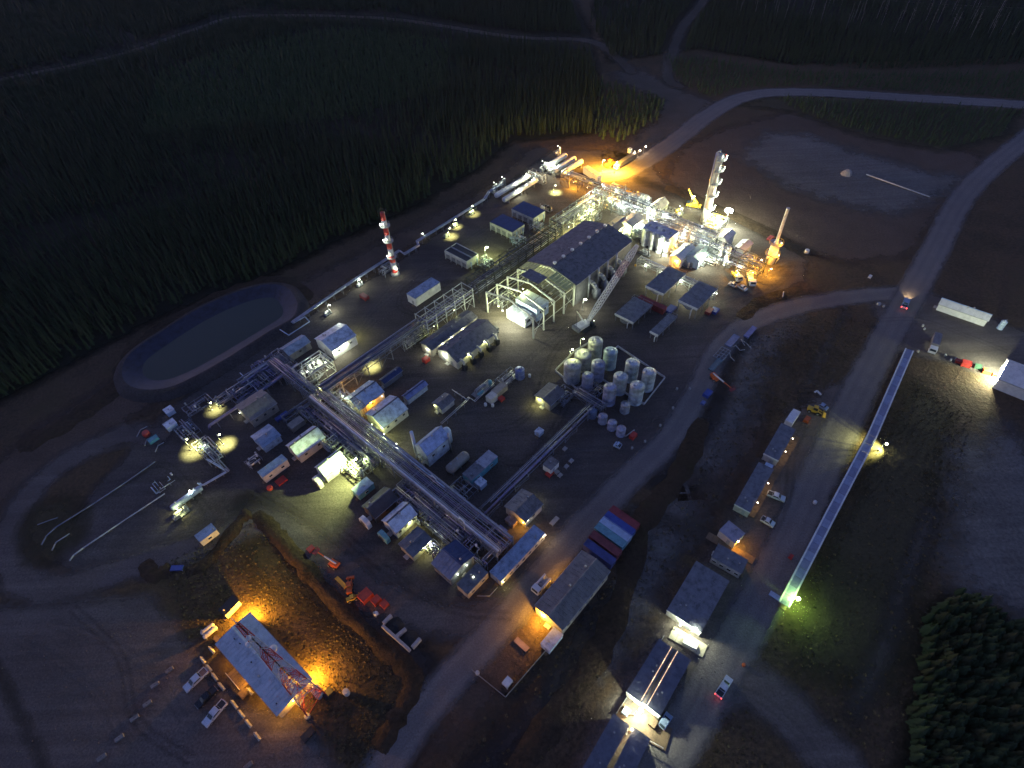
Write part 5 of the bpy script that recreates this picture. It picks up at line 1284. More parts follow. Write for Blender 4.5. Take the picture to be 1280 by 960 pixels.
for k in range(secs):
    m = MB(); f0, f1 = k / secs, (k + 1) / secs; nseg = 5
    for i in range(nseg):
        fa, fb = f0 + (f1 - f0) * i / nseg, f0 + (f1 - f0) * (i + 1) / nseg; ha, hb = half(fa), half(fb)
        A_ = [P0 + dv * bL * fa + nv * (ha * a) + yv * (ha * b_) for a, b_ in ((-1, -1), (-1, 1), (1, 1), (1, -1))]
        B_ = [P0 + dv * bL * fb + nv * (hb * a) + yv * (hb * b_) for a, b_ in ((-1, -1), (-1, 1), (1, 1), (1, -1))]
        for q in range(4):
            m.bar(A_[q], B_[q], .22); w2 = (q + 1) % 4
            m.bar(A_[q], B_[w2], .12); m.bar(A_[q], A_[w2], .1)
    m.build('boom_section', WHITE if k != 3 else M('pale_red_lattice', (.55, .42, .40)), cr)
mast_t = Vector((-5.0, 0, 11.0))
MB().bar((-.5, .8, 2.9), mast_t, .25).bar((-.5, -.8, 2.9), mast_t, .25).build('gantry', WHITE, cr)
MB().cyl(mast_t, P1, .05, 5).cyl(mast_t, (-4.6, 0, 2.9), .06, 5).build('pendant_line', DARKST, cr)
MB().cyl(P1 + Vector((.5, 0, 0)), P1 + Vector((.5, 0, -9)), .05, 5).build('hoist_line', DARKST, cr); MB().lathe((P1.x + .5, 0, P1.z - 10), [(.1, 0), (.35, .2), (.35, .9), (.1, 1.1)], 8).build('hook_block', YELLOW, cr)
fixture(cr, (2.4, -2.2, 3.4), 'w', 60, .3)
# small yellow crane behind the column
yb = G(866, 259); yt = G(861, 236, 9); d = yt - yb; yc = T('mobile_crane', 'small yellow telescopic crane behind the tall column', 'crane', yb, math.atan2(d.y, d.x)); l_ = Vector((d.x, d.y)).length
MB().side([(-3.6, .7), (3.2, .7), (3.2, 1.4), (-3.6, 1.5)], -1.2, 1.2).build('carrier', YELLOW, yc); MB().side([(-2.2, 1.5), (.6, 1.5), (.4, 2.8), (-2.0, 2.6)], -1, 1).build('turret', YELLOW, yc)
MB().side([(1.8, 1.4), (3.2, 1.4), (3.0, 2.5), (1.9, 2.5)], -1.1, 0).build('cab', GLASS, yc)
MB().bar((-1.6, 0, 2.6), (l_ * .55, 0, 6.2), .7, .8).build('main_boom', YELLOW, yc); MB().bar((l_ * .5, 0, 5.9), (l_, 0, 9.0), .5, .55).build('fly_boom', YELLOW, yc)
for x in (-2.6, 2.4):
    for s in (-1, 1): wheel(yc, x, s * 1.1, .6, .6, .4)
# ------------------------------------------------------------------ pipe racks
rack('wide main pipe rack crossing the plant to its lower corner', (398, 488), (628, 684), 6.4, [4.6, 6.4], 6.0, 10, seed=1, tray=True, mats=(PIPE2, PURPLE, PIPE, PURPLE, PALEBLUE), lights=[(-.42, 3.6, 5.6, 'g', 1500), (-.28, 3.6, 5.6, 'g', 2600), (-.14, 3.6, 5.6, 'w', 1800), (-.86, 3.5, 4.0, 'y', 500), (-.72, 3.6, 4.0, 'y', 400)])
rack('pipe rack with two dark main pipes leading up from the junction', (404, 484), (526, 402), 4.6, [4.6, 6.4], 5.5, 4, seed=2, tray=True, big=[(-1.2, .42, PIPE3), (1.1, .42, PIPE3)])
rack('open white pipe gantry with tall frames by the dark sheds', (527, 403), (584, 363), 6.2, [5.4, 7.0], 4.6, 5, steel=M('pale_rack_steel', (.42, .44, .44), .5, .2), seed=3, frames=2.6, lights=[(.2, -2.2, 4.4, 'y', 1100), (-.7, -2.2, 3.8, 'y', 1100)])
rack('dark pipe rack between coolers and compressor hall', (592, 356), (694, 281), 6.4, [4.2, 6.4, 8.4], 5.0, 6, steel=DARKST, seed=4, frames=1.6, mats=(PIPE3, PIPE2, PURPLE))
rack('tall lit pipe rack at the north corner of the hall', (697, 277), (748, 236), 6.4, [4.4, 7.0, 9.4], 5.0, 6, seed=5, lights=[(.55, -2, 6.4, 'y', 1800), (.0, -2, 4.0, 'y', 1800), (-.6, -2.5, 3.8, 'y', 1800), (.8, 2, 9.0, 'w', 900)])
rack('orange-lit pipe rack at the far north edge', (706, 213), (748, 231), 5.0, [4.2, 6.4], 5.0, 5, seed=6, steel=M('rust_brown_steel', (.16, .11, .08), .6, .2), lights=[(-.3, -2.0, 3.6, 'o', 2400), (.5, -2.2, 3.8, 'o', 1100)])
rack('brightly lit pipe rack along the back of the process area', (750, 231), (818, 259), 7.0, [4.4, 7.2, 9.6], 5.0, 7, seed=7, lights=[(-.9, 0, 10.6, 'w', 1300), (-.4, 0, 10.6, 'w', 1300), (.0, -3, 6.4, 'w', 1600), (.5, -3, 6.4, 'w', 1600), (.9, 0, 10.4, 'w', 1000)])
rack('three-level pipe rack through the middle of the process area', (822, 263), (890, 298), 8.0, [3.6, 6.4, 9.0], 5.0, 7, seed=8, lights=[(-.7, 0, 10.0, 'w', 1200), (.1, -3, 5.6, 'w', 1500), (.5, 2, 9.8, 'w', 1200), (.85, -3, 5.4, 'w', 1500), (-.2, -4.5, 4.0, 'o', 1500)])
rack('dark pipe rack at the east end near the slim stack', (894, 301), (952, 331), 7.0, [2.8, 5.2, 7.4], 4.6, 6, steel=DARKST, seed=9, lights=[(-.3, -2, 4.8, 'w', 900), (.3, -3, 4.4, 'w', 700)])
rack('low white pipe rack in front of the slate modules', (800, 321), (893, 364), 3.2, [2.6, 4.0], 5.0, 4, steel=M('pale_rack_steel', (.42, .44, .44), .5, .2), seed=10, lights=[(-.75, -1.8, 3.4, 'w', 1600), (-.3, -1.8, 3.4, 'w', 1600), (.2, -1.8, 3.4, 'w', 1600), (.65, -1.8, 3.4, 'w', 1000)])
rack('low rack with violet pipes from tank farm to main rack', (606, 640), (742, 502), 3.4, [2.6], 6.0, 4, seed=11, big=[(-1.0, .34, PURPLE)])
rack('low pipe rack between the two tank groups', (722, 484), (752, 509), 3.0, [2.4, 3.6], 5.0, 4, seed=12)
rack('pipe rack from the blue pipe to the lit skid, left side', (336, 452), (396, 486), 4.4, [3.8, 5.2], 5.0, 5, seed=13)
rack('short pipe rack from main rack to the blue-roofed shed, left', (352, 520), (404, 490), 2.6, [3.4], 5.0, 3, seed=14)
rack('short dark rack under the two-tone shed', (560, 640), (598, 672), 5.0, [3.0, 4.2], 5.0, 5, seed=15, steel=DARKST)
rack('low side rack along the lower flank of the main rack', (392, 512), (470, 578), 4.4, [2.6, 3.6], 5.0, 7, seed=16, mats=(PIPE2, PURPLE, PIPE))
rack('low side rack along the lower flank, far end', (500, 606), (580, 672), 4.4, [2.6, 3.6], 5.0, 7, seed=17, mats=(PIPE2, PURPLE, PIPE))
rack('low pipe rack between the pond and the lit skid', (300, 478), (352, 444), 4.0, [1.8, 2.8], 5.0, 6, seed=18, mats=(PIPE2, PURPLE, PIPE))
# steel skid with glaring lamps beside the white shed
r_ = T('process_skid', 'lit open steel skid packed with pipes beside the white shed', 'skid', G(396, 470), GRID)
for z in (.4, 3.4, 6.0):
    for s in (-1, 1):
        MB().bar((-6, s * 4, z), (6, s * 4, z), .22).build('beam', CSTEEL, r_); MB().bar((s * 6, -4, z), (s * 6, 4, z), .22).build('beam', CSTEEL, r_)
for x in (-6, -2, 2, 6):
    for s in (-1, 1): MB().bar((x, s * 4, 0), (x, s * 4, 6.1), .24).build('column', CSTEEL, r_)
for i, (x, y) in enumerate([(-4, 1.8), (-.6, 2.1), (3.4, 1.6)]): MB().lathe((x, y, .5), [(.8, 0), (.85, 3.2), (.6, 4), (.1, 4.3)], 14).build('vessel', WHITE, r_, True)
rnd = random.Random(77)
for i in range(22):
    x0, x1, y, z = rnd.uniform(-6, 0), rnd.uniform(0, 6), rnd.uniform(-3.8, 3.8), rnd.choice((1.0, 2.2, 3.6, 5.2, 6.2))
    MB().tube([(x0, y, .4), (x0, y, z), (x1, y, z), (x1, rnd.uniform(-3.6, 3.6), z)], rnd.uniform(.08, .2), 7).build('pipe', rnd.choice((PIPE, WHITE, STEEL)), r_, True)
for q in [(-3, -1, 5.4), (1, 1, 5.4), (4, -2, 5.2)]: fixture(r_, q, 'w', 1700, .45)
# piping yards
maze('criss-cross pipework on the bright side of the main rack', (447, 578), 9, 13, 3.4, 44, 81, (PIPE, STEEL, CSTEEL), lights=[(.2, -.6, 4.6, 'g', 1500)])
maze('criss-cross pipework above the blue-roofed shed, unlit', (417, 548), 9, 11, 3.2, 36, 82)
maze('unlit pipe grid between lit skid and pond', (346, 462), 12, 13, 2.6, 36, 83)
maze('unlit pipe grid left of the tan shed', (312, 488), 14, 8, 2.4, 30, 84)
maze('dark pipework below the main rack, middle', (520, 628), 9, 14, 3.2, 38, 85, (PIPE2, PURPLE, PIPE))
maze('dark pipework below the main rack, lower end', (560, 662), 8, 13, 3.2, 32, 86, (PIPE2, PURPLE, PIPE))
maze('pipework at the lower corner of the plant', (606, 688), 9, 9, 3.6, 18, 87, (PIPE2, PURPLE, PIPE))
maze('low pipework beside the teal trailer', (582, 612), 7, 7, 1.6, 12, 88, (PIPE, PIPE2))
maze('pipe loops at the junction, lit yellow', (404, 495), 6, 5, 3.4, 14, 89, (PIPE, WHITE, STEEL), lights=[(0, 0, 4.6, 'y', 900)])
maze('white pipe frames over the main rack by the orange shed', (440, 516), 5, 12, 6.8, 10, 90, (WHITE, PIPE, STEEL), lights=[(.2, .6, 5.6, 'w', 700), (-.6, .2, 5.6, 'w', 700)])
maze('tangled lit pipework under the white cylinders', (806, 297), 7, 10, 3.4, 44, 91, (WHITE, PIPE, STEEL), lights=[(-.5, -.4, 5.0, 'w', 1800), (.4, .5, 5.0, 'w', 1500)])
maze('tangled lit pipework behind the cooler block', (790, 292), 8, 8, 4.0, 42, 92, (WHITE, PIPE, STEEL), lights=[(0, -.5, 5.5, 'w', 2200), (.3, .5, 5.5, 'y', 1500)])
maze('lit pipework at the foot of the tall column', (893, 282), 10, 8, 3.0, 40, 93, (WHITE, PIPE, YELLOW), lights=[(.2, 0, 4.4, 'y', 1800), (-.5, -.4, 4.4, 'y', 1200)])
maze('pipework south of the east rack with white hoses', (893, 325), 10, 7, 2.4, 40, 94, (WHITE, PIPE, STEEL), lights=[(0, -.3, 4.5, 'w', 1500)])
maze('orange-lit pipework between cooler block and rack', (852, 297), 8, 7, 3.0, 32, 95, (M('rust_pipe', (.30, .17, .08)), PIPE), lights=[(-.2, 0, 4.6, 'o', 2600), (.5, -.6, 4.0, 'o', 1500)])
maze('yellow-lit pipework under the north rack corner', (735, 275), 9, 9, 3.6, 34, 96, (PIPE, PIPE2, STEEL), lights=[(.3, .2, 5.0, 'y', 2600)])
maze('pipework under the rear end of the cooler rack', (768, 262), 6, 14, 3.6, 34, 97, (PIPE, PIPE2, STEEL), lights=[(0, -.4, 5.0, 'w', 2200), (.2, .5, 5.0, 'y', 1800)])
skid('glaring yellow-white pump skid behind the rack', (848, 268), 5, 3.6, 111, mats=(YELLOW, WHITE), lights=[(0, 0, 4.4, 'y', 1300)])
skid('white generator skid at the south edge of the process area', (806, 318), 5.5, 2.4, 112, t=GRID - math.pi / 2, mats=(WHITE, PIPE))
skid('small white skid left of the slate modules', (856, 333), 4.5, 2.0, 113, t=GRID - math.pi / 2, mats=(WHITE, PIPE))
maze('pipe header where north-west pipelines meet, lit by two spots', (262, 565), 5, 12, 1.8, 16, 98, (PIPE, PALEBLUE, PIPE2), t=GRID, lights=[(0, .2, 2.6, 'w', 500)])
pole_lamp('spot lamp on the left of the pipe header, wide pool', (240, 563), 6.0, 'y', 34000, 95, glow=25)
pole_lamp('spot lamp on the right of the pipe header, round pool', (279, 556), 5.5, 'y', 34000, 85, glow=25)
maze('white pipe loop frame on the left gravel', (207, 605), 7, 5, 1.0, 6, 99, (PALEBLUE, PIPE), posts=False, valves=1)
maze('pipe stub frame beside the pond corner', (250, 510), 9, 6, 2.0, 14, 100, (PIPE2, PIPE))
maze('unlit valve row left of the tan shed', (287, 497), 10, 4, 1.6, 12, 101, (PIPE2, PIPE), valves=8)
maze('small pipe skid in front of the small blue shed', (318, 578), 4.5, 3, 1.6, 10, 102, (PIPE, WHITE))
# pipelines
pipe_run('twin pipeline on low supports along the north-west fence', [(366, 404), (368, 402), (432, 358), (500, 313.5), (506, 318), (524, 307), (522, 302), (606, 249.5), (612, 240), (626, 231)], 2.4, .34, M('pale_blue_jacket', (.32, .36, .46), .35, .5), sleepers=5, r2=.24)
pipe_run('expansion loop of pipe at the pond corner', [(350, 412), (361, 419, 2), (387, 402, 2), (381, 396, 2), (367, 404, 2), (363, 398, 2)], 2.0, .2, PALEBLUE, sleepers=0, name='pipe_loop')
pipe_run('large violet pipe from the left header towards the junction', [(262, 536, .6), (262, 532, 3.6), (340, 479), (372, 455)], 3.6, .5, PURPLE, sleepers=6)
pipe_run('thin pale pipe beside the large violet one', [(300, 466, 2), (318, 484, 2), (330, 497, 2)], 2.0, .16, PALEBLUE, sleepers=0)
pipe_run('four-line pipe bundle leading to the lit header', [(224, 526), (284, 590)], 1.2, .2, PIPE2, sleepers=4, r2=.2)
pipe_run('blue-white pipe bundle below the lit header', [(258, 574), (283, 589), (252, 607), (247, 604)], 1.0, .22, PALEBLUE, sleepers=4, r2=.16)
pipe_run('long white pipe running down the left gravel', [(87, 701), (92, 694), (104, 685), (150, 654), (206, 617)], .35, .2, M('old_white_pipe', (.50, .50, .50), .5), sleepers=0)
pipe_run('long grey pipe crossing the grassy island', [(52, 681), (58, 670), (70, 659), (118, 629), (160, 601), (194, 577)], .35, .2, PIPE2, sleepers=0)
pipe_run('short bent pale pipe on the grassy island, lower', [(65, 688), (70, 678), (87, 667)], .3, .18, PIPE, sleepers=0)
pipe_run('short pale pipe on the grassy island, upper', [(47, 656), (60, 651), (72, 647)], .3, .16, PIPE2, sleepers=0)
pipe_run('long white pipe lying on the pale clay pad', [(1083, 218), (1162, 246)], .5, .28, M('old_white_pipe', (.50, .50, .50), .5), sleepers=14)
pipe_run('twin thin pipes from tall blue building to teal skid', [(552, 530), (584, 501), (587, 497), (594, 502), (606, 490), (618, 478)], 1.4, .12, PIPE, sleepers=6, r2=.1)
pipe_run('cross pipe at the far end of the thin twin pipes', [(565, 487), (583, 499)], 1.6, .16, PIPE, sleepers=4)
pipe_run('white kinked pipe at the lower corner by the grey trailer', [(596, 745), (612, 745), (622, 734)], .4, .1, PIPE, sleepers=0, name='railing_pipe')
for i, px in enumerate([[(931, 432), (926, 424), (934, 430), (939, 436), (938, 433)], [(914, 434), (920, 432), (925, 438), (931, 437)], [(906, 448), (912, 440), (913, 446), (918, 451)], [(899, 455), (908, 446)]]):
    pipe_run('pale hose lying on the yard, ' + ('curled one nearest the road bend', 'zigzag one beside the blue pallets', 'forked one by the steel grid', 'straight one by the teal pallet')[i], px, .12, .14, M('pale_hose', (.40, .40, .38)), name='hose', cat='hose', sleepers=0, n=6)

# ------------------------------------------------------------------ tank farm
TP = M('pale_tank_paint', (.44, .50, .56), .42, .15, .34); TB = M('violet_tank_paint', (.30, .33, .46), .42, .15, .36); TG = M('grey_tank_paint', (.36, .38, .40), .45, .15, .36)
for lab, q, d_, h_, mt in [
    ('tall grey tank at the back corner of the tank farm', (744.6, 426.4), 5.2, 7.6, TG), ('wide tank with brightly lit cap, upper of two', (729, 442.7), 6.0, 6.4, TG),
    ('wide tank with brightly lit cap, lower of two', (715.8, 455.5), 6.0, 7.4, TG), ('violet-grey tank behind the lit-cap pair', (748, 454.5), 4.8, 7.4, TB),
    ('slim violet-grey tank in front of the lit-cap pair', (735, 469.5), 4.0, 6.4, TB), ('pale green-blue tank at the top of the right group', (763.5, 439), 4.8, 7.6, M('pale_teal_tank', (.34, .46, .50), .42, .15)),
    ('pale tank, second from the top of the right group', (791, 453.5), 4.8, 8.0, TP), ('pale tank at the far right of the tank farm', (812, 465), 4.6, 8.0, TP),
    ('pale tank with square ladder frame, middle of right group', (776, 470.5), 4.8, 7.4, TP), ('pale tank with square ladder frame, front of right group', (797, 482), 4.8, 7.8, TP),
    ('violet-grey tank at the left of the right group', (763, 484), 4.4, 7.6, TB)]:
    tank(lab, q, d_, h_, mt)
tank('short grey tank outside the front containment wall', (782, 505), 3.2, 3.6, TG, rail=False)
for i, q in enumerate([(741, 513), (753.8, 520), (765.5, 528), (776.7, 535.5)]):
    tank('small blue tank in the short row, %s from the left' % ('first', 'second', 'third', 'fourth')[i], q, 3.0, 3.0, TB if i else M('navy_tank', (.08, .12, .22)), rail=False, ladder=False)
def low_wall(label, px, h=.9, th=.25, mat=M('pale_wall', (.50, .50, .49)), name='containment_wall', closed=False):
    P_ = [G(*q) for q in px]; o = P_[0].copy(); r = T(name, label, 'wall', o); 
    if closed: P_.append(P_[0])
    for a, b_ in zip(P_, P_[1:]):
        k = max(1, int((b_ - a).length / 6)); 
        for i in range(k):
            p, q = a + (b_ - a) * (i / k), a + (b_ - a) * ((i + .985) / k); MB().bar(p - o + Vector((0, 0, h / 2)), q - o + Vector((0, 0, h / 2)), th, h).build('wall_panel', mat, r)
    return r
low_wall('white low wall round the right group of tanks', [(758, 447), (772, 434), (831, 473), (805, 506), (752, 475)])
low_wall('white low wall round the left group of tanks', [(745, 424), (718, 440), (694, 464), (722, 488), (757, 450)])
low_wall('low wall in front of the small blue tank row', [(733, 512), (782, 546), (793, 538)], .5)
pole_lamp('yellow floodlight over the upper lit-cap tank', (724, 450), 10.5, 'y', 3200, glow=40); pole_lamp('yellow floodlight over the lower lit-cap tank', (711, 463), 10.5, 'y', 3200, glow=40)
# ------------------------------------------------------------------ yard skids in the middle
skid('teal skid with frames in the middle yard', (604, 488), 9, 4, 121, mats=(TEAL, GREYST))
tank('round blue tank at the end of the middle yard skid', (649.5, 462), 3.4, 3.8, BLUE if False else M('violet_blue_tank', (.14, .18, .38), .45, .1), rail=False)
maze('pale frame piping beside the round blue tank', (634, 475), 8, 4, 2.4, 12, 122, (PIPE, STEEL))
crate('tan generator box on the middle yard skid', (624.5, 491), 5.5, 2.6, 2.6, TAN, name='generator_set', cat='generator')
crate('tall tan box with an exhaust, left of the generator box', (615, 501), 3.0, 2.6, 2.8, CREAM, name='generator_set', cat='generator')
crate('small red box beside the tan generator', (627, 500), 1.8, 1.6, 1.1, RED, name='red_bin', cat='bin')
for i, q in enumerate([(616, 508), (607, 507), (662, 471)]): drum('pale drum ' + ('right of the two below the generator box', 'left of the two below the generator box', 'alone beyond the round blue tank')[i], q, .5, 1.2, WHITE)
# ------------------------------------------------------------------ bottom left meter station
vessel('blue and white launcher barrel, lit at its far end', (212, 635), (251, 606.5), 1.0, 1.5, M('blue_white_barrel', (.30, .36, .52), .4, .2), saddles=4, lights=[(.35, 0, 3.4, 'w', 1500, )])
skid('yellow-lit small skid below the launcher barrel', (227, 643), 5.0, 2.6, 131, mats=(CREAM, STEEL), lights=[(0, 0, 3.2, 'y', 1500)])
cabin('small cream trailer with blue roof near the ditch', (247, 674), (267, 658), w=3.0, h=2.8, wall=CREAM, roof=BLUEROOF, wins=1)
cabin('pale blue box cabinet, upper of two at far left', (206, 515), (215, 509), w=2.8, h=2.2, wall=PALEBLUE, roof=PALEROOF, wins=0, name='utility_box', cat='box')
cabin('pale blue box cabinet, lower of two at far left', (207, 534), (217, 525), w=3.0, h=2.2, wall=PALEBLUE, roof=PALEROOF, wins=0, name='utility_box', cat='box')
crate('teal open bin beside the pale blue cabinets', (193, 551), 3.0, 1.8, 1.2, TEAL, name='open_bin', cat='bin')
drum('round red tank beside the pale blue cabinets', (184, 544), 1.1, 1.6, RED); drum('bright red ball-shaped drum at the narrow trailer', (338, 611), .9, 1.0, RED)
crate('flat red mat roll in front of the narrow trailer', (352, 602), 3.0, 2.2, .7, RED, name='red_bin', cat='bin')
crate('blue tarp bundle between tan shed and small blue shed', (353, 522), 4.5, 1.4, 1.0, BLUE, name='pallet', cat='pallet'); crate('tan flat tank between the blue sheds', (372, 533), 5.0, 3.0, 2.2, TAN, name='water_box', cat='box')
for i, (a, b_) in enumerate([((171, 546), (184, 533)), ((181, 557), (190, 546)), ((194, 565), (205, 553))]): pipe_run('curved pale hose at far left, ' + ('upper', 'middle', 'lower')[i], [a, ((a[0] + b_[0]) / 2 - 2, (a[1] + b_[1]) / 2 - 2), b_], .2, .14, PIPE, name='hose', cat='hose', sleepers=0)
crate('dark red skip in the north yard below the pipeline', (456, 373), 3.6, 2.0, 1.6, DKRED, t=GRID - math.pi / 2, name='skip_bin', cat='bin')
crate('red bin beside the dark shed wall', (533, 452), 2.2, 1.8, 1.8, RED, name='skip_bin', cat='bin')
crate('blue pallet stack by the loop road ditch', (222, 711), 3.2, 1.4, .6, BLUE, t=.0, name='pallet', cat='pallet')
crate('red tarp heap near the white-fronted unit', (687, 593), 2.2, 1.8, .8, RED, name='tarp_heap', cat='tarp')
for i, q in enumerate([(696, 591), (700, 595), (708, 584), (714, 577), (706, 562), (602, 600)][:5]): crate('small pale pallet near the white-fronted unit, %s' % ('touching the red tarp', 'right of the red tarp', 'midway to the far one', 'nearest the tank row', 'farthest up the yard')[i], q, 1.3, 1.0, .6, CONC, name='pallet', cat='pallet')
crate('red barrel rack beside the tank farm road', (791, 547), 2.2, 1.6, 1.6, RED, name='red_bin', cat='bin')
pickup('white and violet pickup parked below the small tank row', (768, 555), (776, 559), PALEBLUE)
for i, q in enumerate([(790, 561), (806, 553), (825, 533), (841, 511), (846, 487), (862, 487), (848, 490)][:6]): drum('pale drum along the inner road, %s counted from the small tank row' % ('first', 'second', 'third', 'fourth', 'fifth', 'sixth')[i], q, .38, .95, CONC)
cabin('grey box west of the tank farm piping', (671, 541), (677, 536), w=2, h=2, wall=PALEBLUE, roof=PALEROOF, wins=0, name='utility_box', cat='box')
cabin('small violet box left of the cream shed', (625, 664), (630, 660), w=2.6, h=2.2, wall=PALEBLUE, roof=M('violet_roof', (.25, .26, .42)), wins=0, name='utility_box', cat='box')
cabin('small rusty box left of the cream shed, orange lit', (636, 653), (642, 647), w=3.0, h=2.2, wall=M('rusty_cladding', (.26, .18, .15)), roof=M('rusty_roof', (.22, .17, .16)), wins=0, name='utility_box', cat='box')
# ------------------------------------------------------------------ lamps on poles and spots
for lab, q, h_, k_, w__, sp in [
    ('spot lamp over the far well skid on the fence line', (589, 268), 4.5, 'y', 14000, 100), ('spot lamp over the second well skid on the fence line', (568, 284), 4.0, 'y', 12000, 100),
    ('spot lamp over the third well skid on the fence line', (561, 296), 4.5, 'y', 18000, 105), ('low lamp under the pipeline left of the stack', (449, 359), 4.0, 'w', 2200, None),
    ('lamp over the valve pit near the pond corner', (412, 391), 4.0, 'w', 3200, None), ('lamp over the pipe stub frame by the pond', (266, 513), 4.0, 'y', 12000, 110),
    ('round-pool lamp beside the rack with dark main pipes', (462, 459), 4.6, 'y', 18000, 105), ('lamp at the pool in front of the vessels, left', (656, 240), 4.0, 'y', 5000, 110),
    ('lamp at the pool in front of the vessels, right', (692, 241), 4.0, 'y', 4500, 110), ('lamp on the pipeline bend near the stack', (527, 300), 3.4, 'w', 200, None)]:
    pole_lamp(lab, q, h_, k_, w__, sp, glow=25)
for i, q in enumerate([(589, 268), (569, 283), (558, 296), (410, 393), (450, 357)]):
    skid('small well skid in a pool of light, ' + ('farthest along the fence', 'second along the fence', 'third along the fence', 'nearest the pond', 'left of the banded stack')[i], q, 3.2, 1.8, 140 + i, name='well_skid', cat='skid', mats=(WHITE, GREYST), h=1.6)
pole_lamp('glaring white lamp over the green-lit cooler yard', (607, 325), 6.5, 'g', 13000, glow=120, size=1.0)
pole_lamp('main floodlight pole spilling green light over the yard', (449, 595), 9.0, 'g', 115000, spot=135, glow=80, size=.7, tilt=tuple((G(396, 628) - G(449, 595, 7)).normalized()))
pole_lamp('six-headed light tower beside the tall column', (905, 286), 9.4, 'w', 11000, heads=6, glow=160, size=1.1, arm=1.3, name='light_tower')
pole_lamp('lamp on the south edge of the process area, left', (826, 322), 6, 'w', 3000, glow=30); pole_lamp('lamp on the south edge of the process area, middle', (875, 335), 6, 'w', 2500, glow=30)
pole_lamp('lamp behind the rack facing the tall column', (862, 262), 7, 'w', 2500, glow=30); pole_lamp('lamp between the cream sheds and the rack', (805, 268), 8, 'w', 3000, glow=30)

# more of the crowded process block
for lab, q, lx, ly, h_, n_, sd, ms in [
    ('dense valve and pipe module in front of the middle rack', (866, 300), 6, 9, 4.6, 30, 151, (WHITE, PIPE, STEEL)), ('dense pipe module right of the glassy unit', (897, 314), 7, 9, 3.6, 30, 152, (PIPE, WHITE, PIPE2)),
    ('dense pipe module near the east end of the rack', (926, 325), 7, 9, 3.0, 26, 153, (PIPE, PIPE2, STEEL)), ('pipe module between hall and cream sheds', (776, 300), 6, 7, 3.4, 26, 154, (WHITE, PIPE, STEEL)),
    ('pipe module left of the white lit shed', (838, 316), 5, 6, 2.6, 20, 155, (WHITE, PIPE)), ('pipe module behind the cooler block roof', (838, 276), 6, 8, 5.0, 26, 156, (PIPE, WHITE, STEEL)),
    ('pipe module under the back rack, left half', (772, 246), 5, 10, 5.0, 22, 157, (PIPE, PIPE2, STEEL)), ('pipe module under the back rack, right half', (798, 257), 5, 10, 5.0, 22, 158, (PIPE, WHITE, STEEL)),
    ('pipe coils between coolers and dark rack, upper', (672, 288), 5, 6, 3.0, 18, 159, (PALEBLUE, PIPE)), ('pipe coils between coolers and dark rack, lower', (648, 304), 5, 6, 3.0, 18, 160, (PALEBLUE, PIPE)),
    ('pipe coils beside the black-topped cooler', (606, 332), 6, 5, 2.4, 18, 161, (PALEBLUE, PIPE2)), ('pipework left of the dark pair of sheds', (520, 425), 12, 3.5, 3.2, 22, 162, (PIPE, STEEL, CSTEEL)),
    ('pipework under the main rack beside the orange shed', (425, 505), 5, 6, 3.0, 20, 163, (PIPE, STEEL)), ('pipework between tank groups', (742, 488), 5, 7, 1.6, 16, 164, (PIPE, PIPE2)),
    ('pipework behind the pump shed', (704, 497), 7, 6, 1.8, 14, 165, (PIPE, PIPE2)), ('pipe stubs below the main rack, upper end', (392, 520), 6, 9, 2.6, 20, 166, (PIPE2, PURPLE, PIPE)),
    ('pipe stubs beside the two violet pipes', (545, 690), 3.5, 5, 2.2, 14, 167, (PURPLE, PIPE3, PIPE)), ('pipework between pale blue cabinets and lit header', (235, 540), 6, 8, 1.4, 18, 168, (PIPE2, PALEBLUE, PIPE))]:
    maze(lab, q, lx, ly, h_, n_, sd, ms, valves=6)
for i, q in enumerate([(858, 281), (868, 287), (903, 305), (912, 310)]):
    tank('slim white vessel in the process block, ' + ('left of the first pair', 'right of the first pair', 'left of the second pair', 'right of the second pair')[i], q, 1.9, 8.5, WHITE, name='vertical_vessel', ladder=False, rail=False, cone=.7)
for i, q in enumerate([(845, 310), (880, 330), (912, 332), (818, 310), (868, 326)]):
    skid('lit pump skid on the south side, ' + ('beside the white shed', 'below the glassy unit', 'near the white pickups', 'below the white cylinders', 'between white shed and glassy unit')[i], q, 4.4, 2.4, 170 + i, mats=(WHITE, PIPE, GREYST))
# ------------------------------------------------------------------ containers and workshop
for lab, a, b_, mt in [('red shipping container at the top of the row', (763, 635.5), (798, 657.5), DKRED), ('blue shipping container, second in the row', (756.5, 643), (793, 665), BLUE), ('pale blue shipping container, third in the row', (751, 649.5), (788, 672.5), PALEBLUE),
    ('teal shipping container, fourth in the row', (745, 657), (782, 680), M('teal_container', (.16, .34, .38), .5)), ('dull red shipping container, fifth in the row', (738.5, 667), (775.5, 691), M('dull_red', (.20, .045, .05), .55)), ('violet-blue shipping container at the bottom of the row', (731.5, 677.5), (768, 702), M('violet_blue', (.06, .075, .22), .5))]:
    container(lab, a, b_, mt)
shed('long grey-roofed workshop with orange light at its gable', (687, 770), (744, 699), (704, 784), 5.0, 6.0, M('grey_workshop', (.30, .29, .28)), M('workshop_roof', (.16, .155, .155), .55, .15), SLATE, name='workshop', cat='building', doors=2, vents=0, wins=4, lights=[(-1.0, .45, 3.6, 'o', 16000), (.1, 1.0, 3.0, 'o', 1500), (.45, 1.0, 3.0, 'o', 500)])
cabin('small blue-roofed annex below the workshop gable', (682.5, 810), (697, 788), w=2.8, h=2.6, wall=PALEBLUE, roof=PALEROOF, wins=0, name='annex', cat='annex')
truck('white service truck lit orange by the workshop', (668, 741), (685, 722), WHITE, WHITE, 'service')
loader('yellow forklift between truck and workshop', (688, 740), GRID, YELLOW, .8, name='forklift')
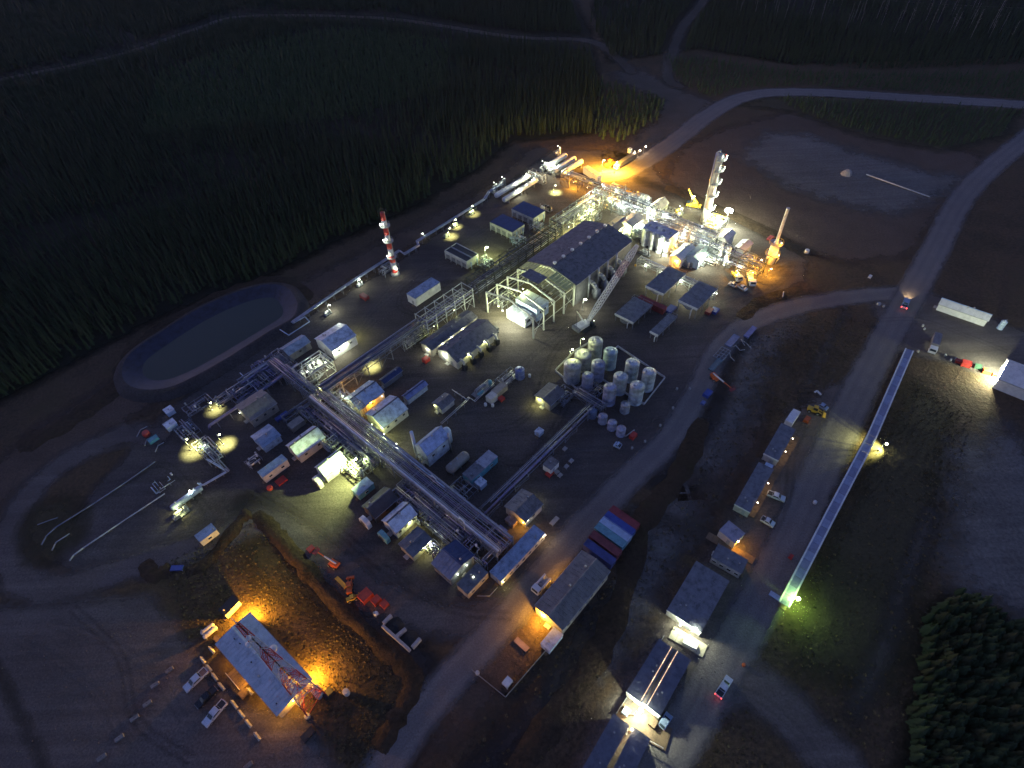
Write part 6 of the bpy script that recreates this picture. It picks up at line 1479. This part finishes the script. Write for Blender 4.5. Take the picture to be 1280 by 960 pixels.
crate('white cabinet alone at the fence corner below the workshop', (634.5, 854.5), 2.0, 1.6, 1.6, WHITE, name='cabinet', cat='cabinet')
low_wall('thin wire fence line below the workshop', [(590, 838), (632, 872), (690, 805)], .9, .05, STEEL, name='wire_fence')
drum('small pale drum at the gate of the fence', (597, 842), .5, 1.0, CREAM)
crate('flat pinkish pallet in the fenced corner', (652, 806), 4.0, 1.4, .3, M('pink_boards', (.30, .20, .18)), t=GRID - math.pi / 2, name='pallet', cat='pallet')
crate('long sleeper lying by the long blue-roofed trailer', (693, 652), 3.0, 1.2, .5, CONC, name='pallet', cat='pallet')
# ------------------------------------------------------------------ concrete bins and orange machines
def block_wall(label, runs):
    P0_ = G(*runs[0][0]); r = T('block_bin', label, 'block wall', P0_); me = MB().box((0, 0, 0), (1.42, .75, .73)).mesh('concrete_block', CONC)
    for a, b_ in runs:
        A_, B_ = G(*a), G(*b_); d = B_ - A_; n = max(1, round(d.length / 1.5)); t = math.atan2(d.y, d.x)
        for lv in range(2):
            for i in range(n):
                o = bpy.data.objects.new('concrete_block', me); COL.objects.link(o); o.parent = r
                p = A_ + d * ((i + .5) / n) - P0_; o.location = (p.x + random.uniform(-.04, .04), p.y + random.uniform(-.04, .04), .37 + lv * .745); o.rotation_euler = (0, 0, t + random.uniform(-.03, .03))
    return r
block_wall('two-bay concrete block bin beside the grassy bank', [((479, 784), (513, 814.5)), ((480, 781), (490, 771)), ((497, 797), (508, 788)), ((516, 811), (526, 800))])
for i, q in enumerate([(493, 784), (511, 800)]):
    o = T('soil_heap', 'dark soil heap in the block bin, ' + ('left bay', 'right bay')[i], 'soil', G(*q)); m = MB(); rr = [(2.6, 0), (2.2, .35), (1.4, .7), (.5, .9), (.05, .95)]
    m.lathe((0, 0, 0), rr, 14); m.v = [(x * random.uniform(.85, 1.15), y * random.uniform(.85, 1.15), z * random.uniform(.85, 1.1)) for x, y, z in m.v]; m.build('heap', dark_m if False else M('black_soil', (.03, .028, .027), .9), o)
manlift('orange boom lift with its boom up, left of the grassy bank', (418, 706), (397, 690), 2.6)
manlift('orange boom lift beside the inner road', (893, 474), (914, 485), 2.6)
loader('orange skid loader, smallest machine left in the row', (438, 735), GRID + .9, ORANGE, .9); loader('yellow loader behind the orange machine row', (441, 749), GRID - .4, YELLOW, .7)
crate('yellow steel beam bundle left of the orange machines', (427, 729), 4.2, .9, .6, YELLOW, t=GRID - math.pi / 2, name='beam_bundle', cat='beams')
crate('large red-orange box, biggest in the machine row', (458, 747), 3.2, 2.6, 2.0, M('red_orange', (.58, .07, .03)), name='equipment_box', cat='box'); crate('red-orange box, second right in the machine row', (471, 752), 2.2, 1.8, 1.5, M('red_orange', (.58, .07, .03)), name='equipment_box', cat='box'); crate('red-orange box at the right end of the machine row', (481, 757), 1.7, 1.8, 1.4, M('red_orange', (.58, .07, .03)), name='equipment_box', cat='box')
vessel('small white fuel tank at the foot of the grassy bank', (467, 768), (472, 764), .6, .9, WHITE, saddles=2, nozzles=1, name='fuel_tank')
crate('low red bin at the far left of the boom lift', (389, 687), 1.8, 1.4, .8, DKRED, name='red_bin', cat='bin')
# ------------------------------------------------------------------ office building and radio mast
OFF = M('blue_grey_office_roof', (.46, .51, .55), .5, .1, .2)
of, OL, OW = shed('low office with blue-grey ribbed roof under the radio mast', (291, 785), (367, 870), (269.6, 802.7), 3.6, 4.1, M('cream_office_wall', (.50, .43, .28)), OFF, OFF, name='office_building', cat='building', snap=False, doors=1, vents=0, wins=5,
    lights=[(-1.0, .92, 3.3, 'o', 46000), (.93, 1.0, 3.2, 'o', 36000), (1.0, -.15, 3.2, 'o', 2600), (-.62, -1.0, 3.2, 'o', 900), (.0, -1.0, 3.2, 'o', 1500), (.52, -1.0, 3.2, 'o', 1300), (.97, -1.0, 3.2, 'o', 700)])
for i in range(14):
    s = random.choice((-1, 1)); MB().cyl((random.uniform(-.46, .46) * OL, s * random.uniform(.15, .45) * OW, 3.7), (0, 0, 0), .1, 6) if False else None
for i in range(10):
    x, y = random.uniform(-.44, .44) * OL, random.uniform(-.42, .42) * OW; z = 4.1 - abs(y) / (OW / 2) * .5
    MB().cyl((x, y, z), (x, y, z + .55), .14, 8).build('roof_vent', DARKST, of, True)
MB().box((-OL * .12, OW * .02, 4.45), (1.0, 1.0, .6)).build('roof_fan', WHITE, of)
ot = of.rotation_euler.z
def near_office(x, y): return of.location + Matrix.Rotation(ot, 3, 'Z') @ Vector((x, y, 0))
pr = T('porch', 'wooden entry porch with railing on the office front', 'porch', near_office(OL * -.12, -OW / 2 - 1.7), ot)
for i in range(6): MB().box((-2.5 + i * 1.0, 0, .35), (.94, 2.2, .1)).build('deck_board', WOOD, pr)
for x in (-3, 3): MB().box((x, -1.05, .9), (.12, .12, 1.1)).build('post', WOOD, pr)
MB().box((0, -1.05, 1.3), (6.2, .12, .5)).build('railing', CREAM, pr); MB().box((3.6, -.3, .17), (.9, 1.4, .34)).build('step', WOOD, pr)
me_b = MB().prism([(-.3, 0), (.3, 0), (.3, .18), (.1, .42), (.08, .8), (-.08, .8), (-.1, .42), (-.3, .18)], -1.45, 1.45).mesh('barrier_body', M('barrier_concrete', (.48, .45, .38), .8))
def barrier(label, a, b_):
    A_, B_ = G(*a), G(*b_); d = B_ - A_; r = T('concrete_barrier', label, 'barrier', (A_ + B_) / 2, math.atan2(d.y, d.x)); s = d.length / 3.1; r.scale = (s, 1.2, 1.1)
    o = bpy.data.objects.new('barrier_body', me_b); COL.objects.link(o); o.parent = r
    for x in (-1.0, 1.0): MB().box((x, 0, .82), (.16, .1, .06)).build('lifting_eye', DARKST, r)
for i, (a, b_) in enumerate([((251.4, 822), (257, 829.5)), ((258.5, 832), (264.5, 839.5)), ((265.5, 842), (272, 851)), ((273.5, 854), (281, 863)), ((289.5, 876), (297, 886)), ((298.5, 888.5), (306, 897.5)), ((307.5, 900.5), (314.5, 909.5)), ((318.5, 916), (325.5, 925.5))]):
    barrier('concrete barrier, %s counted from the propane tanks' % ('first', 'second', 'third', 'fourth', 'fifth', 'sixth', 'seventh', 'eighth')[i], a, b_)
barrier('short concrete barrier close to the office corner', (262, 809), (268.5, 817)); barrier('concrete barrier against the office planter', (310, 861), (316, 868))
crate('wooden planter box at the office front', (305, 868), 1.8, 1.6, .9, WOOD, t=ot, name='planter', cat='planter')
crate('wooden bench box at the office corner', (273, 800), 2.0, 1.2, .8, WOOD, t=ot, name='bench_box', cat='bench')
for i, (a, b_) in enumerate([((250, 792), (267, 779)), ((253, 797), (270.5, 782.5))]): vessel('white propane tank, ' + ('outer', 'inner')[i] + ' of the pair by the office', a, b_, .6, .9, M('propane_white', (.62, .60, .56)), name='propane_tank', saddles=2, snap=False, nozzles=1)
cabin('dark flat-roofed storage box behind the office', (277, 766), (294.5, 748), w=2.6, h=2.6, wall=CREAM, roof=BLACK, wins=0, snap=False, name='storage_box', cat='container')
low_wall('board walkway edge beside the office end', [(279, 797), (296, 781), (304, 774)], .35, .5, WOOD, name='board_walk')
CB = [(212.5, 838), (194.5, 856.5), (185, 880), (169, 898), (150, 923), (128, 947), (311, 957)]
for i, q in enumerate(CB):
    r = T('parking_block', 'grey concrete block along the lot edge, %s from the office' % ('first', 'second', 'third', 'fourth', 'fifth', 'sixth', 'seventh and alone')[i], 'block', G(*q), R(38)); MB().box((0, 0, .3), (1.9, .85, .6)).build('block', M('weathered_block', (.20, .19, .18), .9, 0, .3), r); MB().box((0, 0, .62), (.3, .1, .1)).build('lifting_eye', DARKST, r)
SILV = M('silver_white_car_paint', (.58, .62, .68), .28, .2, .06); DKCAR = M('black_car_paint', (.02, .024, .03), .25, .2, .1); BLUECAR = M('blue_car_paint', (.26, .34, .48), .3, .3, .08)
pickup('white pickup with rusty cargo bed, first in the lot', (231.5, 863), (258.5, 837.5), SILV, bedmat=M('rust_load', (.25, .14, .09)))
pickup('black pickup parked between the two white ones', (246, 884), (270, 860.5), DKCAR); pickup('white long pickup with dark cargo bed, last in the lot', (255.8, 907), (281.5, 877), SILV)
# radio mast
mb = G(391, 876); mh = base_top((391, 876), (294, 781))
ma = T('radio_mast', 'tall red and white three-legged lattice radio mast', 'mast', mb, R(20))
def mr(f): return 3.0 * (1 - f) ** 1.1 + .42
ns = 14; band = [M('mast_red', (.48, .06, .045), .5), M('mast_white', (.46, .46, .46), .5)]
for k in range(ns):
    f0, f1 = k / ns, (k + 1) / ns; m = MB(); r0, r1 = mr(f0), mr(f1); z0, z1 = mh * f0, mh * f1; lw = .17 - .09 * f0
    A_ = [Vector((r0 * math.cos(2.094 * i), r0 * math.sin(2.094 * i), z0)) for i in range(3)]; B_ = [Vector((r1 * math.cos(2.094 * i), r1 * math.sin(2.094 * i), z1)) for i in range(3)]
    for i in range(3):
        j = (i + 1) % 3; m.cyl(A_[i], B_[i], lw, 6); m.bar(A_[i], B_[j], lw * .7); m.bar(A_[j], B_[i], lw * .7); m.bar(B_[i], B_[j], lw * .7)
        if k > 4: mid0, mid1 = (A_[i] + B_[i]) / 2, (A_[j] + B_[j]) / 2; m.bar(mid0, mid1, lw * .7)
    m.build('lattice_section', band[(k // 2) % 2], ma)
for i in range(3): MB().cyl((mr(0) * math.cos(2.094 * i), mr(0) * math.sin(2.094 * i), 0), (mr(0) * math.cos(2.094 * i), mr(0) * math.sin(2.094 * i), .6), .7, 10).build('footing', CONC, ma)
for z, a, rr in ((mh * .62, 1.2, .8), (mh * .8, 3.0, .6), (mh * .9, 5.0, .5)):
    d_ = MB().lathe((math.cos(a) * (mr(z / mh) + .4), math.sin(a) * (mr(z / mh) + .4), z - rr * .1), [(rr, 0), (rr, .3), (.1, .5)], 14).build('dish', WHITE, ma, True)
MB().bar((.3, 0, 0), (.1, 0, mh), .18).build('cable_ladder', DARKST, ma)
MB().cyl((0, 0, mh), (0, 0, mh + 2.5), .07, 6).build('whip_antenna', WHITE, ma)
cabin('glaring small equipment hut at the mast foot', (392, 868), (400, 860), w=2.4, h=2.6, wall=CREAM, roof=CREAM, wins=0, snap=False, name='equipment_hut', cat='hut', lights=[(0, 1.0, 2.4, 'o', 900)])
drum('pale drum casting a long shadow east of the mast', (434, 867), .75, 1.9, CREAM); crate('dark generator at the mast foot', (411, 868), 2.2, 1.6, 1.4, DARKIN, name='generator_set', cat='generator'); crate('dark pallet at the end of the mast shadows', (386, 919), 3.0, 1.6, .9, DARKIN, name='pallet', cat='pallet')
# ------------------------------------------------------------------ camp
def camp(label, p1, p2, w, **kw):
    kw.setdefault('roof', M('camp_roof', (.11, .12, .155), .55, .05, .25)); kw.setdefault('wall', M('camp_wall', (.42, .40, .36)))
    return cabin(label, p1, p2, w=w, snap=False, h=3.4, **kw)
camp('slate-roofed camp building above the bright entrance', (855, 776), (890.5, 714), 9.2, roof=SLATEBLUE, trim=WHITE, wins=6, name='camp_building', cat='building')
camp('camp dormitory wing left of the orange corridor', (793, 871.5), (833, 805.5), 3.9, trim=WHITE, wins=5, name='dormitory_unit', cat='dormitory')
camp('camp dormitory wing right of the orange corridor', (816, 887), (854, 819), 3.8, trim=WHITE, wins=5, name='dormitory_unit', cat='dormitory')
camp('camp dormitory wing left of the lit alley at the bottom edge', (721, 1000), (776.5, 900), 3.9, wins=7, name='dormitory_unit', cat='dormitory')
camp('camp dormitory wing right of the lit alley at the bottom edge', (761, 1000), (802.5, 917), 3.9, wins=6, name='dormitory_unit', cat='dormitory')
cor = T('corridor', 'narrow flat corridor with glowing orange edges between dormitories', 'corridor', *(lambda c, L, t: (c, t))(*ax((805, 879), (843, 812), 3.0, False)))
_c, cl_, _t = ax((805, 879), (843, 812), 3.0, False)
MB().box((0, 0, 2.7), (cl_, 1.5, .3)).build('roof', M('corridor_roof', (.10, .08, .08)), cor); MB().box((0, 0, 1.2), (cl_, 1.3, 2.4)).build('wall', CREAM, cor)
for s in (-1, 1):
    for i in range(9):
        x = -cl_ / 2 + cl_ * (i + .5) / 9; MB().box((x, s * .8, 3.62), (cl_ / 9 * .92, .1, .1)).build('light_strip', E('o', 1.6 if i % 3 else 3.2), cor)
    for x in (-.3, .3): bulb(cor, (x * cl_, s * .95, 2.9), 'o', 40, None, None, .3)
dk = T('entrance_deck', 'glaring wooden deck between the dormitory pairs', 'deck', *(lambda c, L, t: (c, t))(*ax((790, 900), (816, 914), .3, False)))
for i in range(7): MB().box((-5.4 + i * 1.8, 0, .3), (1.74, 5.0, .12)).build('deck_board', WOOD, dk)
for i in range(5): MB().bar((-5.6 + i * 2.8, -2.4, .3), (-5.6 + i * 2.8, -2.4, 1.4), .1).build('post', WHITE, dk)
MB().bar((-5.6, -2.4, 1.4), (5.6, -2.4, 1.4), .12).build('railing', WHITE, dk)
crate('pale blue bin on the glaring deck', (782, 891), 1.6, 1.4, 1.4, PALEBLUE, name='bin', cat='bin'); crate('brown crate at the road end of the glaring deck', (816, 905), 1.8, 1.4, 1.2, WOOD, name='crate')
pole_lamp('strongest white floodlight between the dormitory pairs', (796, 888), 4.6, 'w', 16000, glow=90, size=1.0, at_head=True); pole_lamp('lamp in the lit alley at the bottom edge', (785, 912), 4.2, 'a', 2600, glow=20, at_head=True)
pole_lamp('white lamp over the camp building entrance', (865, 787), 4.0, 'w', 6000, glow=70, size=.8, at_head=True); pole_lamp('white lamp at the left of the camp entrance', (846, 781), 3.4, 'w', 1700, glow=30, at_head=True)
dk2 = T('entrance_deck', 'white-lit deck below the slate-roofed camp building', 'deck', *(lambda c, L, t: (c, t))(*ax((848, 795), (872, 809), .3, False)))
for i in range(5): MB().box((-3.6 + i * 1.8, 0, .3), (1.74, 3.4, .12)).build('deck_board', M('pale_boards', (.42, .38, .28)), dk2)
crate('white fuel tank beside the camp entrance', (862, 806), 3.4, 1.6, 1.3, WHITE, t=R(-32), name='fuel_tank', cat='tank')
low_wall('handrail along the back of the dormitories', [(770, 893), (786, 868), (830, 795)], 1.0, .08, STEEL, name='handrail')
camp('slate trailer set crosswise with white front, above the camp', (894, 688), (930.5, 708.5), 4.6, roof=SLATEBLUE, wins=4, name='trailer_unit', cat='trailer')
low_wall('white front panel of the crosswise slate trailer', [(889, 694), (926, 716)], 2.6, .15, WHITE, name='skirting')
camp('small cream hut glowing orange at its front', (909, 671), (921, 659), 5.2, wall=CREAM, roof=M('lilac_roof', (.30, .29, .34)), wins=1, name='hut', cat='hut')
dk3 = T('walk_deck', 'orange-lit timber deck between hut and crosswise trailer', 'deck', *(lambda c, L, t: (c, t))(*ax((897, 676), (929, 694), .3, False)))
for i in range(8): MB().box((-6 + i * 1.7, 0, .3), (1.64, 2.4, .12)).build('deck_board', WOOD, dk3)
pole_lamp('orange lamp over the timber deck', (915, 684), 3.4, 'o', 2600, glow=20)
t1, l1, w1 = camp('dark trailer at the upper end of the boardwalk', (964, 571), (985.5, 533), 4.4, roof=SLATEBLUE, wins=5, trim=WHITE, lights=[(.42, -1.12, 3.7, 'a', 200), (-.42, -1.12, 3.7, 'a', 200)])
t2, l2, w2 = camp('dark trailer at the lower end of the boardwalk', (928, 635), (957.5, 582.5), 4.4, roof=SLATEBLUE, wins=6, trim=WHITE, acs=0, lights=[(.35, -1.12, 3.7, 'a', 260), (-.55, -1.12, 3.7, 'a', 260)])
crate('white cooler unit between the two dark trailers', (957.5, 589), 2.6, 2.2, 2.4, PALEBLUE, t=t2.rotation_euler.z, name='air_handler', cat='cooler')
bw = T('boardwalk', 'brown boardwalk along the front of the trailer row', 'boardwalk', *(lambda c, L, t: (c, t))(*ax((938, 645), (996, 545), .3, False))); _c, bl_, _t = ax((938, 645), (996, 545), .3, False)
for i in range(16): MB().box((-bl_ / 2 + bl_ * (i + .5) / 16, 0, .25), (bl_ / 16 - .06, 2.2, .12)).build('deck_board', WOOD, bw)
for i in range(9): MB().bar((-bl_ / 2 + bl_ * i / 8, -1.05, .2), (-bl_ / 2 + bl_ * i / 8, -1.05, 1.2), .1).build('post', WOOD, bw)
MB().bar((-bl_ / 2, -1.05, 1.2), (bl_ / 2, -1.05, 1.2), .1).build('railing', WOOD, bw)
truck('white rounded bus trailer at the top of the trailer row', (995, 516), (983.5, 533), WHITE, WHITE, 'box', name='bus', cat='bus')
pickup('white pickup parked beside the lower trailer, upper one', (981, 625), (959.5, 616.5), SILV); pickup('white pickup parked beside the lower trailer, lower one', (967.5, 657), (951.5, 648), SILV)
pickup('blue-white car parked by the orange loader', (1034, 512), (1024, 506), BLUECAR, bed=False, name='parked_car'); loader('orange loader at the top of the trailer row', (1017, 515), R(-30), YELLOW, 1.0)
crate('small orange skid near the bus trailer', (1008, 526), 2.2, 1.4, 1.1, ORANGE, name='equipment_box', cat='box'); low_wall('white bent board on the gravel above the loader', [(1018, 491), (1021, 489), (1026, 494)], .4, .5, WHITE, name='board')
pickup('white pickup with red tail lamps turning onto the side road', (912, 847), (897.5, 870.5), SILV, tail_on=True); pickup('blue-white car parked beside the dormitory', (837, 893), (826, 910), BLUECAR, bed=False, name='parked_car')
drum('small amber marker drum at the side road corner', (929, 832), .4, .9, ORANGE)
# covered walkway
wp = [(1137, 437), (1090, 545), (1040, 640), (980, 756)]
pts = [G(*q, 2.4) for q in wp]; o0 = pts[0].copy(); o0.z = 0
wk = T('covered_walkway', 'long covered walkway with bluish roof panels and white edges', 'walkway', o0)
PAN = M('bluish_roof_panel', (.30, .33, .44), .4, .1, .15); PAN2 = M('violet_roof_panel', (.24, .25, .34), .45, .1, .15)
per = [9, 9, 11]
for (a, b_), n_ in zip(zip(pts, pts[1:]), per):
    d = b_ - a; t_ = math.atan2(d.y, d.x); ln = d.length / n_
    for i in range(n_):
        c_ = a + d * ((i + .5) / n_) - o0; z_ = 2.4 + random.uniform(-.03, .03)
        MB().box((c_.x, c_.y, z_), (ln - .12, 2.1, .1), t_).build('roof_panel', PAN if i % 2 else PAN2, wk)
    nn = Vector((-d.y, d.x, 0)).normalized()
    for s in (-1, 1):
        MB().bar(a - o0 + nn * s * 1.2 + Vector((0, 0, .06)), b_ - o0 + nn * s * 1.2 + Vector((0, 0, .06)), .42, .2).build('edge_beam', WHITE, wk)
        for i in range(n_): p = a + d * (i / n_) - o0 + nn * s * 1.15; MB().bar((p.x, p.y, 0), (p.x, p.y, 2.4), .12).build('post', STEEL, wk)
    MB().bar(a - o0 - Vector((0, 0, 2.25)), b_ - o0 - Vector((0, 0, 2.25)), 2.0, .12).build('floor', WOOD, wk)
pole_lamp('green-tinted floodlight at the lower end of the walkway', (987, 757), 4.2, 'G', 9000, glow=90, size=.9); pole_lamp('yellow-green floodlight halfway along the walkway', (1099, 563), 3.4, 'y', 60000, spot=120, glow=60, size=.7, tilt=(-1, .35, -1.1))
low_wall('white boarded ramp at the lower end of the walkway', [(962, 741), (976, 750)], .3, 1.4, PALEBLUE, name='ramp'); crate('red box beside the walkway', (988, 697), 1.2, .8, .8, RED, name='red_bin', cat='bin'); drum('small white drum beside the walkway middle', (1018, 629), .5, 1.0, WHITE)
# ------------------------------------------------------------------ right hand yard
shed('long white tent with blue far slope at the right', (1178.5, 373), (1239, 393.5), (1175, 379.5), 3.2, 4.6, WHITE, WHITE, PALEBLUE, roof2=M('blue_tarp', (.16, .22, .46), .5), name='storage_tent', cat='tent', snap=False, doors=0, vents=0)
shed('big white tent cut off by the right edge, glaring light in front', (1262, 452), (1330, 478), (1252, 474), 4.6, 8.0, WHITE, WHITE, WHITE, name='storage_tent', cat='tent', snap=False, doors=0, vents=0, lights=[(-1.0, -.1, 5.0, 'w', 40000), (-1.0, -.6, 4.0, 'w', 24000)])
truck('white box truck with dark roof in the right yard', (1164.5, 441), (1170, 422), WHITE, M('dark_box_roof', (.16, .15, .17)), 'box')
for i, (q, mt, sz) in enumerate([((1197, 453), RED, 1.3), ((1206, 457), RED, 2.1), ((1221, 460), M('dull_green', (.05, .12, .07)), 1.5), ((1232, 466), ORANGE, 1.7), ((1243, 470), ORANGE, 1.3)]):
    crate(('small red box', 'large red box', 'dark green box', 'orange slatted box', 'small orange box')[i] + ' in the row before the big tent', q, sz * 1.3, sz, sz * .8, mt, t=R(-30), name='equipment_box', cat='box')
for i, q in enumerate([(1181, 445), (1188, 451), (1147, 440), (1153, 408), (1155, 412), (1098, 381), (1104, 384), (1194, 450)]): drum('white drum in the right yard, ' + ('beside the box truck', 'left of the red boxes', 'at the upper walkway end', 'upper of the pair by the road', 'lower of the pair by the road', 'larger of two at the junction', 'smaller of two at the junction', 'nearest the small red box')[i], q, .36 if i != 5 else .7, .9, M('dull_white_drum', (.40, .40, .38)))
tank('blue upright tank right of the long white tent', (1256, 402), 2.0, 3.4, PALEBLUE, ladder=False, rail=False)
pickup('pickup driving up the road with headlights and tail lamps lit', (1134, 374), (1129.5, 385.5), BLUECAR, tail_on=True, head_on=True)
drum('lone white drum east of the slim stack', (1008, 316), .9, 1.6, WHITE); low_wall('white short board by the road bend', [(978, 372), (979, 366)], .8, .3, WHITE, name='board')
crate('white cabinet beside the far junction', (1087, 347), 1.6, 1.0, .8, WHITE, name='cabinet', cat='cabinet')
rk = T('boulder', 'pale boulder heap on the clay pad', 'boulder', G(1058, 218)); m = MB().lathe((0, 0, 0), [(2.6, 0), (2.4, 1.2), (1.4, 2.2), (.2, 2.6)], 9); m.v = [(x * random.uniform(.8, 1.2), y * random.uniform(.8, 1.2), z * random.uniform(.8, 1.1)) for x, y, z in m.v]; m.build('rock', M('pale_rock', (.34, .31, .28), .9), rk)
# ------------------------------------------------------------------ east yard
container('dark red container under the slate modules', (800, 369.5), (831, 386), DKRED)
crate('blue pallet rack under the slate modules', (838, 388), 4.4, 2.6, 1.0, BLUE, name='pallet', cat='pallet'); crate('blue steel pallet, farthest by the inner road', (937.5, 416), 7, 1.8, .6, M('violet_pallet', (.16, .20, .42)), name='pallet', cat='pallet'); crate('pale blue steel pallet, second by the inner road', (915, 427), 7, 2.4, .6, M('grey_blue_pallet', (.20, .24, .36)), name='pallet', cat='pallet'); crate('teal steel pallet, nearest by the inner road', (894, 457), 7, 1.8, .6, M('teal_pallet', (.10, .18, .22)), name='pallet', cat='pallet')
gd = T('steel_grid', 'grey steel grid frame lying by the inner road', 'steel grid', G(902, 443), GRID)
for i in range(4): MB().bar((-3.2, -1.8 + 1.2 * i, .3), (3.2, -1.8 + 1.2 * i, .3), .25).build('bar', STEEL, gd)
for i in range(5): MB().bar((-3.2 + 1.6 * i, -1.9, .5), (-3.2 + 1.6 * i, 1.9, .5), .2).build('crossbar', STEEL, gd)
crate('red tarp bundle beside the right slate module', (886, 391), 3.4, 2.0, 1.4, DKRED, name='tarp_heap', cat='tarp'); crate('blue tarp bundle beside the right slate module', (893, 390), 3.0, 2.4, 1.2, BLUE, name='tarp_heap', cat='tarp')
crate('violet machine beside the boom lift, upper', (884, 494), 3.0, 2.0, 1.4, BLUE, name='equipment_box', cat='box'); crate('small violet box beside the boom lift, lower', (878.5, 505), 1.4, 1.2, .9, M('violet_pallet', (.16, .20, .42)), name='equipment_box', cat='box')
truck('white flatbed truck lit orange near the slim stack', (941, 357), (937, 341), WHITE, CREAM, 'flat', lights=[(-.1, 0, 4.0, 'o', 1800)]); truck('white tank truck lit orange beside the flatbed', (925, 351), (917, 341), CREAM, YELLOW, 'service', lights=[(-.3, 0, 3.6, 'o', 1500)])
pickup('white pickup parked left of the orange-lit trucks', (911, 354), (920, 358), SILV); pickup('white pickup parked nose to nose by the orange-lit trucks', (933, 363), (923, 357), SILV)
pole_lamp('orange lamp beside the heater under the slim stack', (946, 336), 4.5, 'o', 3000, glow=40); pole_lamp('orange lamp behind the flatbed truck', (958, 346), 4.0, 'o', 1600, glow=20)
crate('red pallet behind the slim stack', (963, 299), 3.4, 2.0, .8, DKRED, name='pallet', cat='pallet')
# ------------------------------------------------------------------ orange yard at the top
cabin('white trailer in the orange-lit yard', (732, 208), (749.5, 219.5), w=3.0, h=3.6, wall=WHITE, roof=CREAM, wins=0)
truck('parked semi truck with dark trailer on the far road', (769, 211), (793, 196), WHITE, M('dark_trailer', (.08, .085, .10)), 'box', lights=[(-.97, 0, 4.2, 'a', 500)])
loader('orange crane machine in the orange-lit yard', (762, 208), GRID, ORANGE, 1.3)
pole_lamp('orange lamp beside the white trailer', (752, 214), 6, 'o', 30000, glow=40); pole_lamp('amber lamp at the far end of the orange yard', (797, 197), 4, 'a', 900, glow=60); pole_lamp('amber lamp beyond the semi truck', (804, 192), 4, 'a', 700, glow=60); pole_lamp('orange lamp by the parked semi truck cab', (768, 216), 6, 'o', 30000, glow=30)
crate('yellow pipe bundle behind the north rack', (792, 244), 9, 1.6, .8, YELLOW, t=GRID - math.pi / 2, name='pipe_bundle', cat='pipes')
crate('blue portable toilet beyond the semi truck', (787, 191), 1.6, 1.6, 2.4, PALEBLUE, name='portable_toilet', cat='toilet')
# ------------------------------------------------------------------ thin haze volume, added for lamp glow and lifted blacks
hm = bpy.data.materials.new('glow_haze'); hm.use_nodes = True; hm.cycles.homogeneous_volume = True; hm.cycles.volume_sampling = 'MULTIPLE_IMPORTANCE'; hn = hm.node_tree; hn.nodes.clear()
hv = hn.nodes.new('ShaderNodeVolumePrincipled'); hv.inputs['Density'].default_value = .00004; hv.inputs['Color'].default_value = (.72, .82, .95, 1); hv.inputs['Anisotropy'].default_value = .3
ho = hn.nodes.new('ShaderNodeOutputMaterial'); hn.links.new(hv.outputs[0], ho.inputs['Volume'])
hz = MB().box((0, 600, 79.5), (5400, 5400, 161)).build('haze', hm)
hz['kind'] = 'stuff'; hz['label'] = 'thin haze added over the whole site for glow round the lamps'
